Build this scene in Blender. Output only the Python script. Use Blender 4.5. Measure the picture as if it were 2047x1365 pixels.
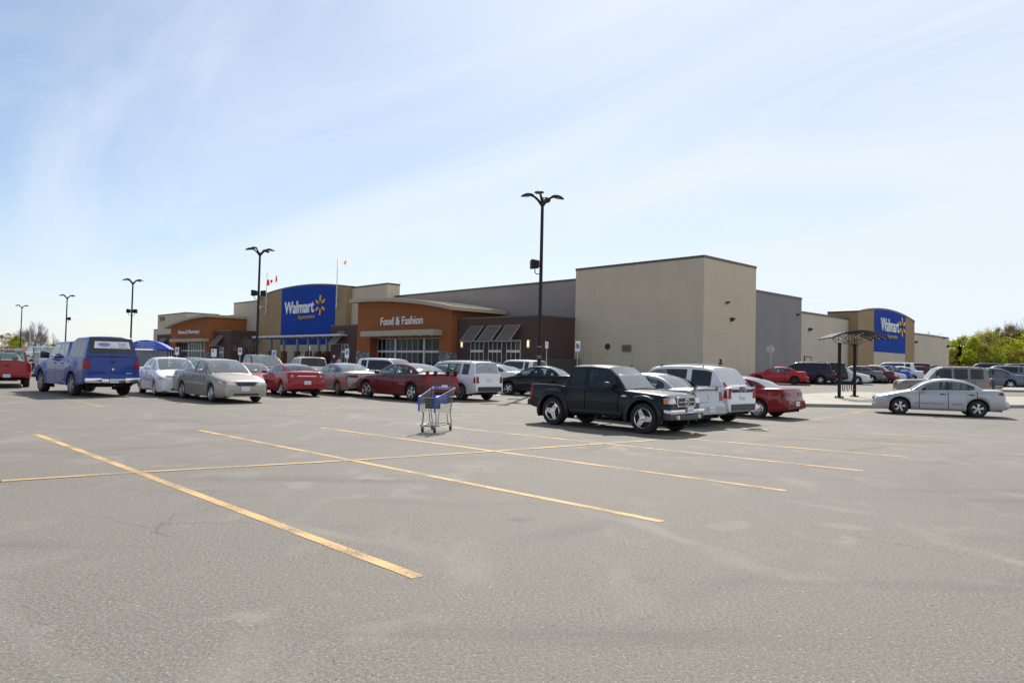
import bpy, bmesh, math, random
from math import sin, cos, pi, radians, sqrt, hypot, atan2
from mathutils import Vector, Matrix
from mathutils.bvhtree import BVHTree
random.seed(7)
for o in list(bpy.data.objects):
    bpy.data.objects.remove(o, do_unlink=True)
SC = bpy.context.scene
COL = SC.collection

# ------------------------------------------------------------------ camera
FPX, PW_, PH_ = 1420.0, 2047.0, 1365.0
EYE = Vector((0, 0, 1.6))
PITCH, ROLL = radians(1.75), radians(1.30)
FW = Vector((0, cos(PITCH), sin(PITCH)))
UP0 = Vector((0, -sin(PITCH), cos(PITCH)))
RT = Vector((1, 0, 0)) * cos(ROLL) + UP0 * sin(ROLL)
UP = -Vector((1, 0, 0)) * sin(ROLL) + UP0 * cos(ROLL)
cd = bpy.data.cameras.new("camera")
cam = bpy.data.objects.new("camera", cd)
COL.objects.link(cam)
cd.sensor_width = 36.0
cd.lens = FPX / PW_ * 36.0
cd.clip_start, cd.clip_end = 0.1, 6000
M = Matrix((RT, UP, -FW)).transposed().to_4x4()
M.translation = EYE
cam.matrix_world = M
SC.camera = cam

# ------------------------------------------------------------------ light
SUN_EL, SUN_AZ = radians(44), radians(8)      # azimuth from +y towards +x
EXPOSURE = 0.47
w = bpy.data.worlds.new("World")
SC.world = w
w.use_nodes = True
nt = w.node_tree
nt.nodes.clear()
out = nt.nodes.new("ShaderNodeOutputWorld")
bg = nt.nodes.new("ShaderNodeBackground")
sky = nt.nodes.new("ShaderNodeTexSky")
sky.sky_type = 'NISHITA'
sky.sun_disc = False
sky.sun_elevation = SUN_EL
sky.sun_rotation = SUN_AZ
sky.altitude = 200
sky.air_density = 1.0
sky.dust_density = 0.6
sky.ozone_density = 2.2
tc = nt.nodes.new("ShaderNodeTexCoord")
def wn(kind, **kw):
    n = nt.nodes.new(kind)
    for k, v in kw.items():
        setattr(n, k, v)
    return n
# thin cirrus: the direction projected on a high flat layer
sep = wn("ShaderNodeSeparateXYZ"); nt.links.new(tc.outputs["Generated"], sep.inputs[0])
zc = wn("ShaderNodeMath", operation='ADD'); nt.links.new(sep.outputs[2], zc.inputs[0]); zc.inputs[1].default_value = 0.16
dx = wn("ShaderNodeMath", operation='DIVIDE'); nt.links.new(sep.outputs[0], dx.inputs[0]); nt.links.new(zc.outputs[0], dx.inputs[1])
dy = wn("ShaderNodeMath", operation='DIVIDE'); nt.links.new(sep.outputs[1], dy.inputs[0]); nt.links.new(zc.outputs[0], dy.inputs[1])
cmb = wn("ShaderNodeCombineXYZ"); nt.links.new(dx.outputs[0], cmb.inputs[0]); nt.links.new(dy.outputs[0], cmb.inputs[1])
mp0 = wn("ShaderNodeMapping"); nt.links.new(cmb.outputs[0], mp0.inputs[0])
mp0.inputs["Rotation"].default_value = (0, 0, radians(-138))
mp = wn("ShaderNodeMapping"); nt.links.new(mp0.outputs[0], mp.inputs[0])
mp.inputs["Scale"].default_value = (0.34, 0.95, 1); mp.inputs["Location"].default_value = (4.1, 1.15, 0)
nz = wn("ShaderNodeTexNoise"); nt.links.new(mp.outputs[0], nz.inputs["Vector"])
nz.inputs["Scale"].default_value = 1.3; nz.inputs["Detail"].default_value = 7; nz.inputs["Roughness"].default_value = 0.56; nz.inputs["Distortion"].default_value = 1.1
rmp = wn("ShaderNodeMapRange"); nt.links.new(nz.outputs[0], rmp.inputs[0])
rmp.inputs[1].default_value = 0.40; rmp.inputs[2].default_value = 0.70; rmp.inputs[3].default_value = 0.04; rmp.inputs[4].default_value = 0.52
# more veil to the right and close to the horizon
rr = wn("ShaderNodeMapRange"); nt.links.new(sep.outputs[0], rr.inputs[0])
rr.inputs[1].default_value = -0.6; rr.inputs[2].default_value = 0.5; rr.inputs[3].default_value = -0.10; rr.inputs[4].default_value = 0.52
hz = wn("ShaderNodeMapRange"); nt.links.new(sep.outputs[2], hz.inputs[0])
hz.inputs[1].default_value = 0.0; hz.inputs[2].default_value = 0.34; hz.inputs[3].default_value = 0.42; hz.inputs[4].default_value = 0.06
a1 = wn("ShaderNodeMath", operation='ADD'); nt.links.new(rmp.outputs[0], a1.inputs[0]); nt.links.new(rr.outputs[0], a1.inputs[1])
a2 = wn("ShaderNodeMath", operation='ADD', use_clamp=True); nt.links.new(a1.outputs[0], a2.inputs[0]); nt.links.new(hz.outputs[0], a2.inputs[1])
a3 = wn("ShaderNodeMath", operation='MINIMUM'); nt.links.new(a2.outputs[0], a3.inputs[0]); a3.inputs[1].default_value = 0.93
mx = wn("ShaderNodeMix", data_type='RGBA')
nt.links.new(a3.outputs[0], mx.inputs["Factor"])
nt.links.new(sky.outputs[0], mx.inputs["A"])
mx.inputs["B"].default_value = (7.0, 7.6, 8.5, 1)
nt.links.new(mx.outputs["Result"], bg.inputs["Color"])
bg.inputs["Strength"].default_value = 0.088
nt.links.new(bg.outputs[0], out.inputs[0])

sl = bpy.data.lights.new("sun", 'SUN')
sun = bpy.data.objects.new("sun", sl)
COL.objects.link(sun)
sl.energy = 4.8
sl.angle = radians(0.55)
sl.color = (1.0, 0.95, 0.87)
sd = Vector((sin(SUN_AZ) * cos(SUN_EL), cos(SUN_AZ) * cos(SUN_EL), sin(SUN_EL)))
sun.rotation_euler = sd.to_track_quat('Z', 'Y').to_euler()
sun.location = (20, 60, 60)
SC.view_settings.view_transform = 'Standard'
SC.view_settings.look = 'None'
SC.view_settings.gamma = 1
SC.view_settings.use_curve_mapping = False
SC.view_settings.exposure = EXPOSURE
SC.cycles.max_bounces = 8
SC.cycles.transparent_max_bounces = 16

# ------------------------------------------------------------------ helpers
def lerp(a, b, t): return a + (b - a) * t
def clamp(t, a=0.0, b=1.0): return max(a, min(b, t))
def smooth(t):
    t = clamp(t); return t * t * (3 - 2 * t)
def gz(x, y):
    """height of the lot: level near the camera, rising gently to the store"""
    if y < 5: return 0.0
    r = hypot(x, y)
    a = clamp((x / y + 0.5) / 0.9)
    return (0.30 + 0.50 * a) * smooth((r - 33) / 52)
def ray(px, py):
    x = (px - PW_ / 2) / FPX; y = (py - PH_ / 2) / FPX
    return RT * x - UP * y + FW
def G(px, py):
    d = ray(px, py)
    z = 0.0
    p = EYE.copy()
    for _ in range(30):
        t = (z - EYE.z) / d.z if d.z < -1e-4 else 400
        p = EYE + d * t
        z = lerp(z, gz(p.x, p.y), 0.6)
    return Vector((p.x, p.y, gz(p.x, p.y)))
def at_depth(px, py, depth):
    d = ray(px, py); return EYE + d * (depth / d.y)

class MB:
    """collects shapes and links them as one mesh object"""
    def __init__(s): s.v = []; s.f = []; s.m = []
    def add(s, verts, faces, mi=0):
        b = len(s.v); s.v += [tuple(v) for v in verts]
        s.f += [tuple(i + b for i in f) for f in faces]; s.m += [mi] * len(faces)
        return s
    def box(s, x0, x1, y0, y1, z0, z1, mi=0):
        return s.add([(x0, y0, z0), (x1, y0, z0), (x1, y1, z0), (x0, y1, z0), (x0, y0, z1), (x1, y0, z1), (x1, y1, z1), (x0, y1, z1)],
                     [(0, 3, 2, 1), (4, 5, 6, 7), (0, 1, 5, 4), (1, 2, 6, 5), (2, 3, 7, 6), (3, 0, 4, 7)], mi)
    def cbox(s, c, sz, b=0.0, mi=0):
        """box with chamfered vertical and horizontal edges"""
        x, y, z = c; a, d, h = sz[0] / 2, sz[1] / 2, sz[2] / 2
        if b <= 0: return s.box(x - a, x + a, y - d, y + d, z - h, z + h, mi)
        bm = bmesh.new(); bmesh.ops.create_cube(bm, size=1)
        for v in bm.verts: v.co = Vector((v.co.x * 2 * a, v.co.y * 2 * d, v.co.z * 2 * h))
        bmesh.ops.bevel(bm, geom=bm.edges[:], offset=b, segments=2, affect='EDGES', profile=0.5)
        bm.verts.index_update()
        s.add([v.co + Vector(c) for v in bm.verts], [[v.index for v in f.verts] for f in bm.faces], mi); bm.free(); return s
    def tube(s, pts, r, n=8, mi=0, caps=True, r2=None):
        pts = [Vector(p) for p in pts]; rings = []
        k = len(pts)
        for i, p in enumerate(pts):
            d = (pts[min(i + 1, k - 1)] - pts[max(i - 1, 0)])
            if d.length < 1e-9: d = Vector((0, 0, 1))
            d.normalize()
            a = d.orthogonal().normalized() if i == 0 else (pa - d * pa.dot(d)).normalized()
            pa = a; b = d.cross(a)
            ri = r if r2 is None else lerp(r, r2, i / (k - 1))
            rings.append([p + (a * cos(2 * pi * j / n) + b * sin(2 * pi * j / n)) * ri for j in range(n)])
        vs = [v for rg in rings for v in rg]; fs = []
        for i in range(k - 1):
            for j in range(n):
                fs.append((i * n + j, i * n + (j + 1) % n, (i + 1) * n + (j + 1) % n, (i + 1) * n + j))
        if caps:
            fs.append(tuple(range(n))[::-1]); fs.append(tuple((k - 1) * n + j for j in range(n)))
        return s.add(vs, fs, mi)
    def lathe(s, prof, n=24, axis='z', c=(0, 0, 0), mi=0):
        """prof: list of (radius, height) along the axis"""
        vs = []; fs = []
        for (r, h) in prof:
            for j in range(n):
                a = 2 * pi * j / n
                p = (r * cos(a), r * sin(a), h)
                if axis == 'y': p = (p[0], p[2], p[1])
                if axis == 'x': p = (p[2], p[0], p[1])
                vs.append((p[0] + c[0], p[1] + c[1], p[2] + c[2]))
        for i in range(len(prof) - 1):
            for j in range(n):
                fs.append((i * n + j, i * n + (j + 1) % n, (i + 1) * n + (j + 1) % n, (i + 1) * n + j))
        return s.add(vs, fs, mi)
    def prism(s, poly, axis, a, b, mi=0):
        """extrude a 2D polygon along an axis from a to b. axis 'x': poly=(y,z); 'y': (x,z); 'z': (x,y)"""
        def P(p, t): return {'x': (t, p[0], p[1]), 'y': (p[0], t, p[1]), 'z': (p[0], p[1], t)}[axis]
        n = len(poly)
        vs = [P(p, a) for p in poly] + [P(p, b) for p in poly]
        fs = [tuple(range(n)), tuple(range(2 * n - 1, n - 1, -1))] + [(i, i + n, (i + 1) % n + n, (i + 1) % n) for i in range(n)]
        return s.add(vs, fs, mi)
    def build(s, name, mats, parent=None, smooth_angle=None, recalc=True, loc=None):
        me = bpy.data.meshes.new(name)
        me.from_pydata(s.v, [], s.f)
        if not isinstance(mats, (list, tuple)): mats = [mats]
        for m in mats: me.materials.append(m)
        if len(mats) > 1: me.polygons.foreach_set("material_index", s.m)
        if recalc:
            bm = bmesh.new(); bm.from_mesh(me)
            bmesh.ops.recalc_face_normals(bm, faces=bm.faces[:])
            bm.to_mesh(me); bm.free()
        if smooth_angle is not None:
            me.polygons.foreach_set("use_smooth", [True] * len(me.polygons))
            me.set_sharp_from_angle(angle=radians(smooth_angle))
        me.update()
        o = bpy.data.objects.new(name, me); COL.objects.link(o)
        if parent: o.parent = parent
        if loc: o.location = loc
        return o

def thing(name, label, cat, loc=(0, 0, 0), rz=0.0, group=None):
    o = bpy.data.objects.new(name, None); COL.objects.link(o)
    o.empty_display_size = 0.3
    o.location = loc; o.rotation_euler = (0, 0, rz)
    o["label"] = label; o["category"] = cat
    if group: o["group"] = group
    return o
def tag(o, label, cat, group=None):
    o["label"] = label; o["category"] = cat
    if group: o["group"] = group
    return o
def struct(o, label=None, cat=None):
    o["kind"] = "structure"
    if label: o["label"] = label
    if cat: o["category"] = cat
    return o
def copy_tree(o, parent=None):
    c = o.copy(); COL.objects.link(c)
    if parent: c.parent = parent
    for ch in list(o.children): copy_tree(ch, c)
    return c

# ------------------------------------------------------------------ materials
def new_mat(name):
    m = bpy.data.materials.new(name); m.use_nodes = True
    return m, m.node_tree, m.node_tree.nodes["Principled BSDF"]
def plain(name, col, rough=0.6, metal=0.0, spec=0.5, coat=0.0, emit=None, estr=1.0, noise=0.0, nscale=6.0):
    m, t, b = new_mat(name)
    b.inputs["Base Color"].default_value = (*col, 1); b.inputs["Roughness"].default_value = rough
    b.inputs["Metallic"].default_value = metal; b.inputs["Specular IOR Level"].default_value = spec
    b.inputs["Coat Weight"].default_value = coat; b.inputs["Coat Roughness"].default_value = 0.04
    if emit: b.inputs["Emission Color"].default_value = (*emit, 1); b.inputs["Emission Strength"].default_value = estr
    if noise:
        tcn = t.nodes.new("ShaderNodeTexCoord"); n = t.nodes.new("ShaderNodeTexNoise")
        n.inputs["Scale"].default_value = nscale; n.inputs["Detail"].default_value = 6
        t.links.new(tcn.outputs["Object"], n.inputs["Vector"])
        r = t.nodes.new("ShaderNodeMapRange"); t.links.new(n.outputs[0], r.inputs[0])
        r.inputs[1].default_value = 0.3; r.inputs[2].default_value = 0.7; r.inputs[3].default_value = 1 - noise; r.inputs[4].default_value = 1 + noise
        mlt = t.nodes.new("ShaderNodeVectorMath"); mlt.operation = 'SCALE'; mlt.inputs[0].default_value = col
        t.links.new(r.outputs[0], mlt.inputs["Scale"]); t.links.new(mlt.outputs[0], b.inputs["Base Color"])
    return m
_paint = {}
def paint(rgb, metal=0.0, coat=0.75):
    k = (tuple(rgb), metal, coat)
    if k not in _paint:
        m, t, b = new_mat("car_paint")
        b.inputs["Base Color"].default_value = (*rgb, 1); b.inputs["Roughness"].default_value = 0.38 if metal else 0.42
        b.inputs["Metallic"].default_value = metal
        b.inputs["Coat Weight"].default_value = coat; b.inputs["Coat IOR"].default_value = 1.45; b.inputs["Specular IOR Level"].default_value = 0.15
        # road dust thickening in soft patches
        tcn = t.nodes.new("ShaderNodeTexCoord"); n = t.nodes.new("ShaderNodeTexNoise")
        n.inputs["Scale"].default_value = 2.2; n.inputs["Detail"].default_value = 8
        t.links.new(tcn.outputs["Object"], n.inputs["Vector"])
        r = t.nodes.new("ShaderNodeMapRange"); t.links.new(n.outputs[0], r.inputs[0])
        r.inputs[1].default_value = 0.35; r.inputs[2].default_value = 0.8; r.inputs[3].default_value = 0.0; r.inputs[4].default_value = 0.035
        mxx = t.nodes.new("ShaderNodeMix"); mxx.data_type = 'RGBA'
        t.links.new(r.outputs[0], mxx.inputs["Factor"]); mxx.inputs["A"].default_value = (*rgb, 1); mxx.inputs["B"].default_value = (0.30, 0.27, 0.23, 1)
        t.links.new(mxx.outputs["Result"], b.inputs["Base Color"])
        r2 = t.nodes.new("ShaderNodeMapRange"); t.links.new(n.outputs[0], r2.inputs[0])
        r2.inputs[3].default_value = 0.015; r2.inputs[4].default_value = 0.07
        t.links.new(r2.outputs[0], b.inputs["Coat Roughness"])
        _paint[k] = m
    return _paint[k]
def glass(name, tint, refl=1.0, base=0.06):
    m = bpy.data.materials.new(name); m.use_nodes = True; t = m.node_tree; t.nodes.clear()
    o = t.nodes.new("ShaderNodeOutputMaterial"); tr = t.nodes.new("ShaderNodeBsdfTransparent"); gl = t.nodes.new("ShaderNodeBsdfGlossy")
    tr.inputs[0].default_value = (*tint, 1); gl.inputs["Roughness"].default_value = 0.015; gl.inputs["Color"].default_value = (refl, refl, refl, 1)
    lw = t.nodes.new("ShaderNodeLayerWeight"); lw.inputs[0].default_value = 0.5
    p5 = t.nodes.new("ShaderNodeMath"); p5.operation = 'POWER'; t.links.new(lw.outputs["Facing"], p5.inputs[0]); p5.inputs[1].default_value = 4.0
    fr = t.nodes.new("ShaderNodeMapRange"); t.links.new(p5.outputs[0], fr.inputs[0]); fr.inputs[3].default_value = base; fr.inputs[4].default_value = 0.95
    mxs = t.nodes.new("ShaderNodeMixShader"); t.links.new(fr.outputs[0], mxs.inputs[0]); t.links.new(tr.outputs[0], mxs.inputs[1]); t.links.new(gl.outputs[0], mxs.inputs[2])
    t.links.new(mxs.outputs[0], o.inputs[0])
    return m
def node(t, kind, **kw):
    n = t.nodes.new(kind)
    for k, v in kw.items():
        if isinstance(v, bpy.types.NodeSocket): continue
        setattr(n, k, v)
    return n
def ramp(t, src, stops):
    r = t.nodes.new("ShaderNodeValToRGB"); t.links.new(src, r.inputs[0])
    e = r.color_ramp.elements
    while len(e) < len(stops): e.new(0.5)
    for i, (p, c) in enumerate(stops): e[i].position = p; e[i].color = (*c, 1) if len(c) == 3 else c
    return r
def noise(t, vec, scale, detail=4, rough=0.5, dist=0.0):
    n = t.nodes.new("ShaderNodeTexNoise"); n.inputs["Scale"].default_value = scale; n.inputs["Detail"].default_value = detail
    n.inputs["Roughness"].default_value = rough; n.inputs["Distortion"].default_value = dist; t.links.new(vec, n.inputs["Vector"]); return n.outputs[0]
def mrange(t, src, a, b, c, d):
    r = t.nodes.new("ShaderNodeMapRange"); t.links.new(src, r.inputs[0])
    for i, v in enumerate((a, b, c, d)): r.inputs[i + 1].default_value = v
    return r.outputs[0]
def mixc(t, fac, a, b, blend='MIX'):
    m = t.nodes.new("ShaderNodeMix"); m.data_type = 'RGBA'; m.blend_type = blend
    for k, v in (("Factor", fac), ("A", a), ("B", b)):
        if isinstance(v, bpy.types.NodeSocket): t.links.new(v, m.inputs[k])
        elif k == "Factor": m.inputs[k].default_value = v
        else: m.inputs[k].default_value = (*v, 1)
    return m.outputs["Result"]
def mapping(t, vec, scale=(1, 1, 1), rot=(0, 0, 0), loc=(0, 0, 0)):
    m = t.nodes.new("ShaderNodeMapping"); t.links.new(vec, m.inputs[0])
    m.inputs["Scale"].default_value = scale; m.inputs["Rotation"].default_value = rot; m.inputs["Location"].default_value = loc
    return m.outputs[0]
def math_(t, op, a, b=None):
    n = t.nodes.new("ShaderNodeMath"); n.operation = op
    for i, v in enumerate((a, b)):
        if v is None: continue
        if isinstance(v, bpy.types.NodeSocket): t.links.new(v, n.inputs[i])
        else: n.inputs[i].default_value = v
    return n.outputs[0]
def bump(t, b, h, strength, dist=0.02):
    n = t.nodes.new("ShaderNodeBump"); n.inputs["Strength"].default_value = strength; n.inputs["Distance"].default_value = dist
    t.links.new(h, n.inputs["Height"]); t.links.new(n.outputs[0], b.inputs["Normal"])

def asphalt_mat():
    m, t, b = new_mat("asphalt")
    g = t.nodes.new("ShaderNodeNewGeometry").outputs["Position"]
    fine = math_(t, 'ADD', math_(t, 'MULTIPLY', noise(t, g, 120, 3, 0.65), 0.55), math_(t, 'MULTIPLY', noise(t, g, 42, 4, 0.7), 0.45))                      # stone chips
    vor = t.nodes.new("ShaderNodeTexVoronoi"); vor.inputs["Scale"].default_value = 95; t.links.new(g, vor.inputs["Vector"])
    chip = ramp(t, fine, [(0.36, (0.032, 0.029, 0.025)), (0.445, (0.112, 0.101, 0.085)), (0.54, (0.168, 0.153, 0.130)), (0.63, (0.345, 0.318, 0.275))])
    chip2 = mixc(t, 0.35, chip.outputs[0], vor.outputs["Color"], 'SOFT_LIGHT')
    bw = t.nodes.new("ShaderNodeRGBToBW"); t.links.new(chip2, bw.inputs[0])
    chipc = mixc(t, 0.72, chip2, chip.outputs[0])
    # sparse dark pits and pale stones
    pit = noise(t, mapping(t, g, (1, 1, 1), (0, 0, 0), (31, 7, 2)), 26, 2, 0.5)
    chipc = mixc(t, mrange(t, pit, 0.66, 0.71, 0, 0.85), chipc, (0.04, 0.037, 0.034))
    pit2 = noise(t, mapping(t, g, (1, 1, 1), (0, 0, 0), (3, 71, 2)), 38, 2, 0.5)
    chipc = mixc(t, mrange(t, pit2, 0.67, 0.73, 0, 0.8), chipc, (0.42, 0.41, 0.39))
    # broad fading, dusty patches
    big = noise(t, g, 0.16, 5, 0.55, 0.4)
    c = mixc(t, mrange(t, big, 0.35, 0.68, 0.0, 0.42), chipc, (0.188, 0.170, 0.142))
    med = noise(t, mapping(t, g, (1, 0.45, 1), (0, 0, radians(46))), 1.1, 6, 0.6)
    c = mixc(t, mrange(t, med, 0.55, 0.70, 0, 0.45), c, (0.24, 0.222, 0.192))
    med2 = noise(t, mapping(t, g, (0.25, 1.3, 1), (0, 0, radians(-44)), (9, 4, 0)), 0.8, 5, 0.6)
    c = mixc(t, mrange(t, med2, 0.54, 0.70, 0, 0.42), c, (0.085, 0.077, 0.067))
    # tyre tracks along the driving aisle
    tr = mapping(t, g, (1, 1, 1), (0, 0, radians(-46)))
    sx = t.nodes.new("ShaderNodeSeparateXYZ"); t.links.new(tr, sx.inputs[0])
    wob = noise(t, g, 0.12, 3)
    yy = math_(t, 'ADD', sx.outputs[1], mrange(t, wob, 0, 1, -2.2, 2.2))
    sn = math_(t, 'SINE', math_(t, 'MULTIPLY', yy, 3.1))
    trk = math_(t, 'MULTIPLY', mrange(t, sn, 0.80, 1.0, 0, 1), mrange(t, noise(t, g, 0.21, 3), 0.50, 0.66, 0, 1))
    c = mixc(t, math_(t, 'MULTIPLY', trk, 0.55), c, (0.10, 0.094, 0.086))
    # a second, paler set of scuffs running with the stalls
    yy2 = math_(t, 'ADD', sx.outputs[0], mrange(t, noise(t, mapping(t, g, (1, 1, 1), (0, 0, 0), (5, 9, 0)), 0.16, 3), 0, 1, -3, 3))
    sn2 = math_(t, 'SINE', math_(t, 'MULTIPLY', yy2, 2.3))
    trk2 = math_(t, 'MULTIPLY', mrange(t, sn2, 0.93, 1.0, 0, 1), mrange(t, noise(t, mapping(t, g, (1, 1, 1), (0, 0, 0), (25, 3, 0)), 0.25, 4), 0.50, 0.62, 0, 1))
    c = mixc(t, math_(t, 'MULTIPLY', trk2, 0.30), c, (0.27, 0.255, 0.225))
    # pale pads where water has stood
    pads = noise(t, mapping(t, g, (1, 1, 1), (0, 0, 0), (14, 40, 0)), 1.7, 2, 0.4)
    padm = math_(t, 'MULTIPLY', mrange(t, pads, 0.60, 0.68, 0, 1), mrange(t, noise(t, mapping(t, g, (1, 1, 1), (0, 0, 0), (2, 17, 0)), 0.18, 2), 0.48, 0.62, 0, 1))
    c = mixc(t, math_(t, 'MULTIPLY', padm, 0.36), c, (0.29, 0.272, 0.232))
    # hairline cracks
    cv = t.nodes.new("ShaderNodeTexVoronoi"); cv.feature = 'DISTANCE_TO_EDGE'; cv.inputs["Scale"].default_value = 0.22
    cn_ = t.nodes.new("ShaderNodeTexNoise"); cn_.inputs["Scale"].default_value = 1.2; cn_.inputs["Detail"].default_value = 6; t.links.new(g, cn_.inputs["Vector"])
    wv_ = mixc(t, 0.9, g, cn_.outputs["Color"], 'ADD')
    t.links.new(wv_, cv.inputs["Vector"])
    crk = math_(t, 'MULTIPLY', mrange(t, cv.outputs["Distance"], 0.0, 0.004, 1, 0), mrange(t, noise(t, g, 0.35, 4), 0.52, 0.60, 0, 1))
    c = mixc(t, math_(t, 'MULTIPLY', crk, 0.45), c, (0.05, 0.046, 0.04))
    # oil drips
    oil = noise(t, mapping(t, g, (1, 1, 1), (0, 0, 0), (77, 13, 0)), 0.9, 3, 0.5)
    c = mixc(t, mrange(t, oil, 0.70, 0.78, 0, 0.5), c, (0.06, 0.056, 0.052))
    t.links.new(c, b.inputs["Base Color"])
    b.inputs["Roughness"].default_value = 0.86; b.inputs["Specular IOR Level"].default_value = 0.35
    bump(t, b, fine, 0.6, 0.006)
    return m
def yellow_mat():
    m = bpy.data.materials.new("line_paint"); m.use_nodes = True; t = m.node_tree
    b = t.nodes["Principled BSDF"]; o = t.nodes["Material Output"]
    g = t.nodes.new("ShaderNodeNewGeometry").outputs["Position"]
    n1 = noise(t, g, 60, 4, 0.7); n2 = noise(t, g, 1.3, 5, 0.6)
    c = mixc(t, mrange(t, n2, 0.35, 0.7, 0, 1), (0.57, 0.335, 0.115), (0.46, 0.32, 0.17))
    t.links.new(c, b.inputs["Base Color"]); b.inputs["Roughness"].default_value = 0.75
    wear = math_(t, 'ADD', math_(t, 'MULTIPLY', n1, 0.8), math_(t, 'MULTIPLY', n2, 0.75))
    far = mrange(t, math_(t, 'ADD', wear, 0), 0.70, 0.95, 0.0, 0.85)
    tr = t.nodes.new("ShaderNodeBsdfTransparent"); mxs = t.nodes.new("ShaderNodeMixShader")
    t.links.new(far, mxs.inputs[0]); t.links.new(b.outputs[0], mxs.inputs[1]); t.links.new(tr.outputs[0], mxs.inputs[2]); t.links.new(mxs.outputs[0], o.inputs[0])
    return m
def faded_yellow_mat():
    m = yellow_mat(); m.name = "faded_line_paint"
    t = m.node_tree
    for n in t.nodes:
        if n.type == 'MAP_RANGE' and abs(n.inputs[4].default_value - 0.85) < 1e-4:
            n.inputs[1].default_value = 0.62; n.inputs[2].default_value = 0.90; n.inputs[4].default_value = 0.95
    return m
def stucco(name, col, var=0.06, sc=0.35):
    m, t, b = new_mat(name)
    ob = t.nodes.new("ShaderNodeTexCoord").outputs["Object"]
    n1 = noise(t, ob, sc, 5, 0.6); n2 = noise(t, mapping(t, ob, (1.6, 1.6, 0.12)), 1.0, 4, 0.6); n3 = noise(t, ob, 90, 2)
    f = math_(t, 'ADD', mrange(t, n1, 0.3, 0.7, -var, var), mrange(t, n2, 0.3, 0.7, -var * 0.3, var * 0.3))
    k = math_(t, 'ADD', f, 1.0)
    s = t.nodes.new("ShaderNodeSeparateXYZ"); t.links.new(ob, s.inputs[0]); cx = t.nodes.new("ShaderNodeCombineXYZ")
    t.links.new(math_(t, 'ADD', s.outputs[0], s.outputs[1]), cx.inputs[0]); t.links.new(s.outputs[2], cx.inputs[1])
    br = t.nodes.new("ShaderNodeTexBrick"); t.links.new(cx.outputs[0], br.inputs["Vector"]); br.inputs["Scale"].default_value = 1
    br.inputs["Brick Width"].default_value = 0.8; br.inputs["Row Height"].default_value = 0.4; br.inputs["Mortar Size"].default_value = 0.025
    br.inputs["Color1"].default_value = (1, 1, 1, 1); br.inputs["Color2"].default_value = (0.985, 0.985, 0.987, 1); br.inputs["Mortar"].default_value = (0.945, 0.945, 0.95, 1)
    v = t.nodes.new("ShaderNodeVectorMath"); v.operation = 'SCALE'; t.links.new(mixc(t, 1.0, col, br.outputs[0], 'MULTIPLY'), v.inputs[0]); t.links.new(k, v.inputs["Scale"])
    t.links.new(v.outputs[0], b.inputs["Base Color"]); b.inputs["Roughness"].default_value = 0.9
    b.inputs["Specular IOR Level"].default_value = 0.2
    bump(t, b, n3, 0.25, 0.01)
    return m
def block_mat(name, c1, c2, mortar, bw, bh, msz=0.012):
    """masonry courses: the brick pattern runs along the wall whichever way it faces"""
    m, t, b = new_mat(name)
    ob = t.nodes.new("ShaderNodeTexCoord").outputs["Object"]
    s = t.nodes.new("ShaderNodeSeparateXYZ"); t.links.new(ob, s.inputs[0])
    cx = t.nodes.new("ShaderNodeCombineXYZ")
    t.links.new(math_(t, 'ADD', s.outputs[0], s.outputs[1]), cx.inputs[0]); t.links.new(s.outputs[2], cx.inputs[1])
    br = t.nodes.new("ShaderNodeTexBrick"); t.links.new(cx.outputs[0], br.inputs["Vector"])
    br.inputs["Scale"].default_value = 1; br.inputs["Brick Width"].default_value = bw; br.inputs["Row Height"].default_value = bh
    br.inputs["Mortar Size"].default_value = msz; br.inputs["Color1"].default_value = (*c1, 1); br.inputs["Color2"].default_value = (*c2, 1); br.inputs["Mortar"].default_value = (*mortar, 1)
    n1 = noise(t, ob, 0.5, 5, 0.6)
    c = mixc(t, mrange(t, n1, 0.35, 0.7, 0, 0.25), br.outputs[0], tuple(x * 1.5 for x in c1))
    t.links.new(c, b.inputs["Base Color"]); b.inputs["Roughness"].default_value = 0.9; b.inputs["Specular IOR Level"].default_value = 0.25
    return m
def stone_mat():
    m, t, b = new_mat("fieldstone")
    ob = t.nodes.new("ShaderNodeTexCoord").outputs["Object"]
    vo = t.nodes.new("ShaderNodeTexVoronoi"); vo.inputs["Scale"].default_value = 3.2; t.links.new(mapping(t, ob, (1, 1, 1.5)), vo.inputs["Vector"])
    r = ramp(t, vo.outputs["Color"], [(0.2, (0.10, 0.10, 0.11)), (0.5, (0.20, 0.19, 0.185)), (0.8, (0.32, 0.31, 0.30))])
    t.links.new(r.outputs[0], b.inputs["Base Color"]); b.inputs["Roughness"].default_value = 0.85
    return m
def grass_mat():
    m, t, b = new_mat("meadow")
    g = t.nodes.new("ShaderNodeNewGeometry").outputs["Position"]
    n1 = noise(t, g, 0.05, 5); n2 = noise(t, g, 2.0, 5, 0.7)
    c = mixc(t, n1, (0.075, 0.10, 0.028), (0.17, 0.145, 0.075)); c = mixc(t, mrange(t, n2, 0.4, 0.7, 0, 0.5), c, (0.05, 0.065, 0.02))
    t.links.new(c, b.inputs["Base Color"]); b.inputs["Roughness"].default_value = 0.95
    return m
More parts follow.
